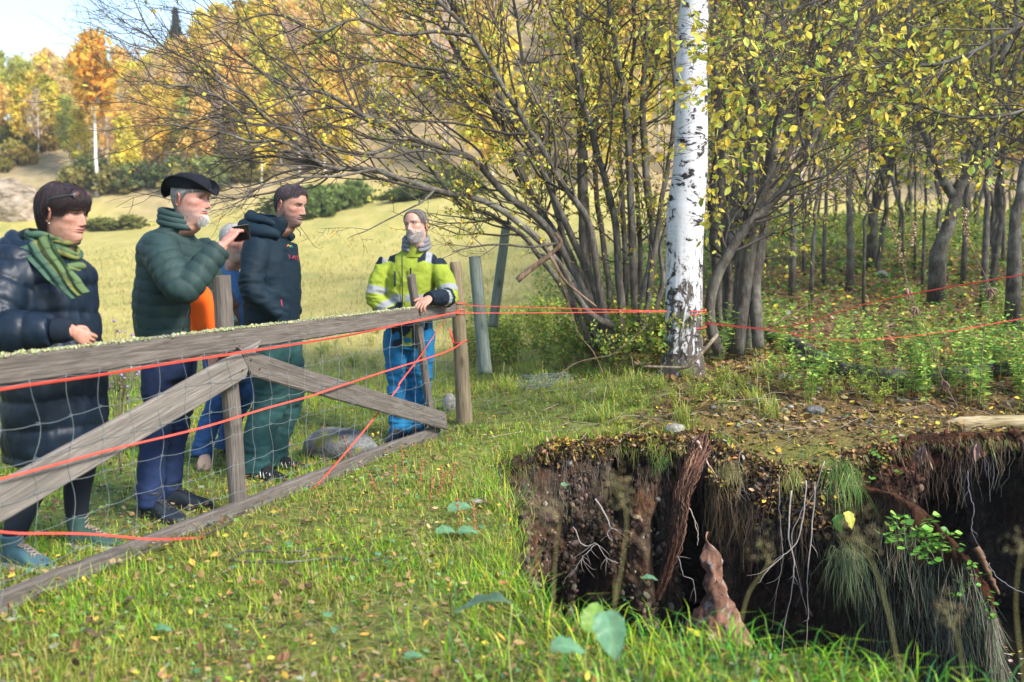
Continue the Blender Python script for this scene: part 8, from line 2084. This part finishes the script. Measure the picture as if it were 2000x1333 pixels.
for f, y_ in ((fa, -14), (fb, 8)):
    s = shoe(pd.e, f, math.radians(y_), (.010, .011, .013), (.012, .012, .012), .30, .052, .0); ca, sa = math.cos(math.radians(y_)), math.sin(math.radians(y_)); Rm = rotZ(math.radians(y_)); mb = MB()
    for q in range(7): x0 = -.05 + q * .026; tube(mb, (np.array([(x0, -.047, .022), (x0 + .012, -.042, .058), (x0 + .022, -.049, .024)]) @ Rm.T) + f, .0026, 4, C=(.75, .75, .75))
    mb.build('white_zigzag', M['knit'], s)

# ================= 5 man in the yellow work jacket
py_ = Person('grey bearded man in yellow and navy work jacket and blue trousers', -.775, 7.50, math.radians(-97))
hp = np.array([.060, .082, 1.480]); Hm = rotZ(math.radians(-18)) @ rotY(math.radians(-3)) @ rotX(math.radians(9))
bd = lambda x, y, z: np.clip(sstep(.090, .050, z - .2 * np.clip(.05 - x, 0, .1)) * sstep(-.02, .03, x) * sstep(-.03, 0, z), 0, 1) * (1 - .75 * np.exp(-((z - .054) / .007) ** 2) * np.exp(-(y / .02) ** 4)) + .7 * np.exp(-((z - .069) / .006) ** 2) * (np.abs(y) < .03) * (x > .05)
o = dict(s=1.02, skin=(.43, .25, .19), lips=(.40, .20, .17), brow=(.22, .17, .15), brow_amt=.6, wide=.94, nose=1.1, look=(1, -.45, .25), iris=(.12, .16, .20), neck_base=(.0, .03, 1.36), beard=lambda x, y, z: .9 * bd(x, y, z),
         paint=[(lambda x, y, z: .72 * bd(x, y, z), (.27, .255, .24)), (lambda x, y, z: .8 * bd(x, y, z) * np.exp(-((z - .02) / .018) ** 2) * np.exp(-(y / .018) ** 2), (.20, .17, .15)), (lambda x, y, z: .8 * sstep(.03, .0, x) * sstep(.09, .11, z), (.26, .23, .21))])
sh_r, el_r, wr_r = py_.L(748, 512, 7.50), py_.L(735, 582, 7.46), py_.L(778, 636, 7.36)
sh_l, el_l, wr_l = py_.L(862, 516, 7.46), py_.L(876, 580, 7.36), py_.L(838, 583, 7.12)
arms = [dict(pts=[sh_r, el_r, wr_r]), dict(pts=[sh_l, el_l, wr_l], hand=dict(dir=py_.L(820, 592, 7.02) - py_.L(838, 583, 7.12) + np.array([.0, 0, -.02]), nrm=(.55, 0, .85), side=1, curl=[.62, .58, .55, .6], s=1.05, thumb=[(.01, .022, -.006), (.030, .048, -.004), (.052, .066, -.004), (.070, .078, -.010)]))]
fa, fb = py_.g(779, 7.42), py_.g(812, 7.52)
legs = [[(0, -.10, .9), (.02, -.09, .48), tuple(fa + np.array([-.03, 0, .08]))], [(.0, .10, .9), (.02, .09, .48), tuple(fb + np.array([-.03, 0, .08]))]]
build_body(py_.e, o, Hm, hp, arms, legs)
YL, NV, RF = np.array((.24, .29, .03)), np.array((.008, .015, .026)), np.array((.24, .25, .26))
def b5(mb):
    rings(mb, [(.0, 0, .70, .125, .165, 2.4), (.0, 0, .95, .13, .175, 2.4), (.0, 0.01, 1.15, .13, .185, 2.4), (0, .02, 1.27, .125, .195, 2.3), (-.01, .03, 1.36, .10, .18, 2.2), (-.01, .045, 1.41, .085, .12, 2.1), (.0, .05, 1.45, .075, .085, 2)], 60)
    limb(mb, [sh_r + np.array([0, .05, .0]), (sh_r + el_r) / 2, el_r, (el_r + wr_r) / 2, wr_r], [.078, .076, .072, .064, .054], 32, 22)
    limb(mb, [sh_l + np.array([0, -.05, .0]), (sh_l + el_l) / 2, el_l, (el_l + wr_l) / 2, wr_l], [.078, .075, .070, .060, .050], 32, 22)
def c5(V, N):
    C = np.tile(YL, (len(V), 1)) * (1 + .16 * fbm(V * 5, 8, 3))[:, None]
    dr, sr = near_poly(V, [sh_r, el_r, wr_r]); dl, sl_ = near_poly(V, [sh_l, el_l, wr_l]); ar, al = (dr < .10) & (sr > .045), (dl < .10) & (sl_ > .045); tr = ~(ar | al)
    z, y = V[:, 2], V[:, 1]
    def put(m, c): C[m] = c * (1 + .1 * fbm(V[m] * 12, 3, 2))[:, None] if m.any() else C[m]
    put(tr & (z < 1.03) & (np.abs(y - 0.01) > .035) , NV); put(tr & (z > .70) & (z < .86) & (y > -.02) & (y < .05), YL * .8)
    put(tr & (z > 1.03) & (z < 1.085), RF); put(tr & (z > 1.03) & (z < 1.085) & (np.abs(y + .015) < .012), YL)
    put((z > 1.335 - .32 * np.abs(np.abs(y) - .13)) & (np.abs(y) > .085) & (z > 1.31), NV)
    put((z > 1.335 - .32 * np.abs(np.abs(y) - .13)) & (np.abs(y) > .145) & (np.abs(y) < .185) & (z > 1.31), RF)
    put(ar & (sr > .20) & (sr < .26), RF); put(ar & (sr > .36) & (sr < .42), RF); put(ar & (sr > .43), NV)
    put(al & (sl_ > .20) & (sl_ < .25), RF); put(al & (sl_ > .30), NV); put(al & (sl_ > .335) & (sl_ < .37), RF)
    return C
cloth('work_jacket', py_.e, b5, .0080, lambda V, N: wrinkle(V, N, .009, [(el_r, .12, .010), (el_l, .10, .010)], seed=31), c5, M['shell'])
# zip, pocket zips, collar, hoodie
def front(y, z, e=.004): return np.array([.0 + .136 * (1 - (abs(y - .015) / .205) ** 2.4) ** (1 / 2.4) + e, y, z])
mb = MB(); tube(mb, np.array([front(-.018, z, .008) for z in np.linspace(.95, 1.38, 16)]), .004, 5, C=NV); mb.build('zip', M['leather'], py_.e)
for y_, z0_, z1_ in ((-.075, 1.15, 1.26), (.045, 1.23, 1.285)):
    mb = MB(); tube(mb, np.array([front(y_, z, .007) for z in np.linspace(z0_, z1_, 6)]), .0065, 6, C=NV * .8); mb.build('pocket_zip', M['leather'], py_.e)
mb = MB()
for q in range(3):
    a = np.linspace(.35, 2 * math.pi - .35, 36); tube(mb, np.stack([.0 + (.086 + .006 * q) * np.cos(a) + .008, .06 + (.088 + .006 * q) * np.sin(a), 1.500 - .030 * q - .030 * np.cos(a)], 1),   .017 - .001 * q, 12, C=(.15, .145, .16), wob=.2, seed=q)
mb.build('hoodie_collar', M['knit'], py_.e)
mb = MB(); rings(mb, [(.01, .045, 1.36, .090, .105, 2), (.012, .055, 1.42, .088, .092, 2), (.014, .06, 1.455, .086, .090, 2)], 30, YL * .9); mb.build('collar', M['shell'], py_.e)
whiskers(py_.e, o, Hm, hp, 3000, bd, .011, .0006, [(.36, .34, .32), (.20, .18, .17), (.46, .44, .42)], 8)
strands(py_.e, o, Hm, hp, 2200, lambda a: float(np.interp(abs(a), [0, .5, .9, 1.2, 1.5, 1.8, 2.2, 3.15], [.214, .212, .190, .13, .115, .10, .05, .03])), lambda a: float(np.interp(abs(a), [0, .8, 1.3, 3.15], [.004, .006, .010, .010])), .035, .0014, [(.14, .12, .11), (.22, .20, .19), (.09, .075, .07)], 10, lift=.002)
legs_cloth(py_, legs, (.006, .115, .25), top=.93, r0=.102, r1=.080, r2=.072, mat='cotton', bag=.008)
for f, y_ in ((fa, -8), (fb, 8)): shoe(py_.e, f, math.radians(y_), (.02, .022, .03), (.02, .02, .02), .29, .052, .0, (.12, .12, .12))
# ================================================================ AIR
m = bpy.data.materials.new('haze'); m.use_nodes = True; m.node_tree.nodes.clear()
v_ = m.node_tree.nodes.new('ShaderNodeVolumePrincipled'); v_.inputs['Color'].default_value = (.96, .97, 1, 1); v_.inputs['Density'].default_value = .0008; v_.inputs['Anisotropy'].default_value = .2
o_ = m.node_tree.nodes.new('ShaderNodeOutputMaterial'); m.node_tree.links.new(v_.outputs[0], o_.inputs['Volume'])
V = np.array([[x, y, z] for x in (-340, 400) for y in (-120, 640) for z in (-6, 150)], float)
hz = MB(); hz.add(V, [[0, 1, 3, 2], [4, 6, 7, 5], [0, 4, 5, 1], [2, 3, 7, 6], [0, 2, 6, 4], [1, 5, 7, 3]]); hz.build('haze', m, smooth=False, color=False, kind='stuff')
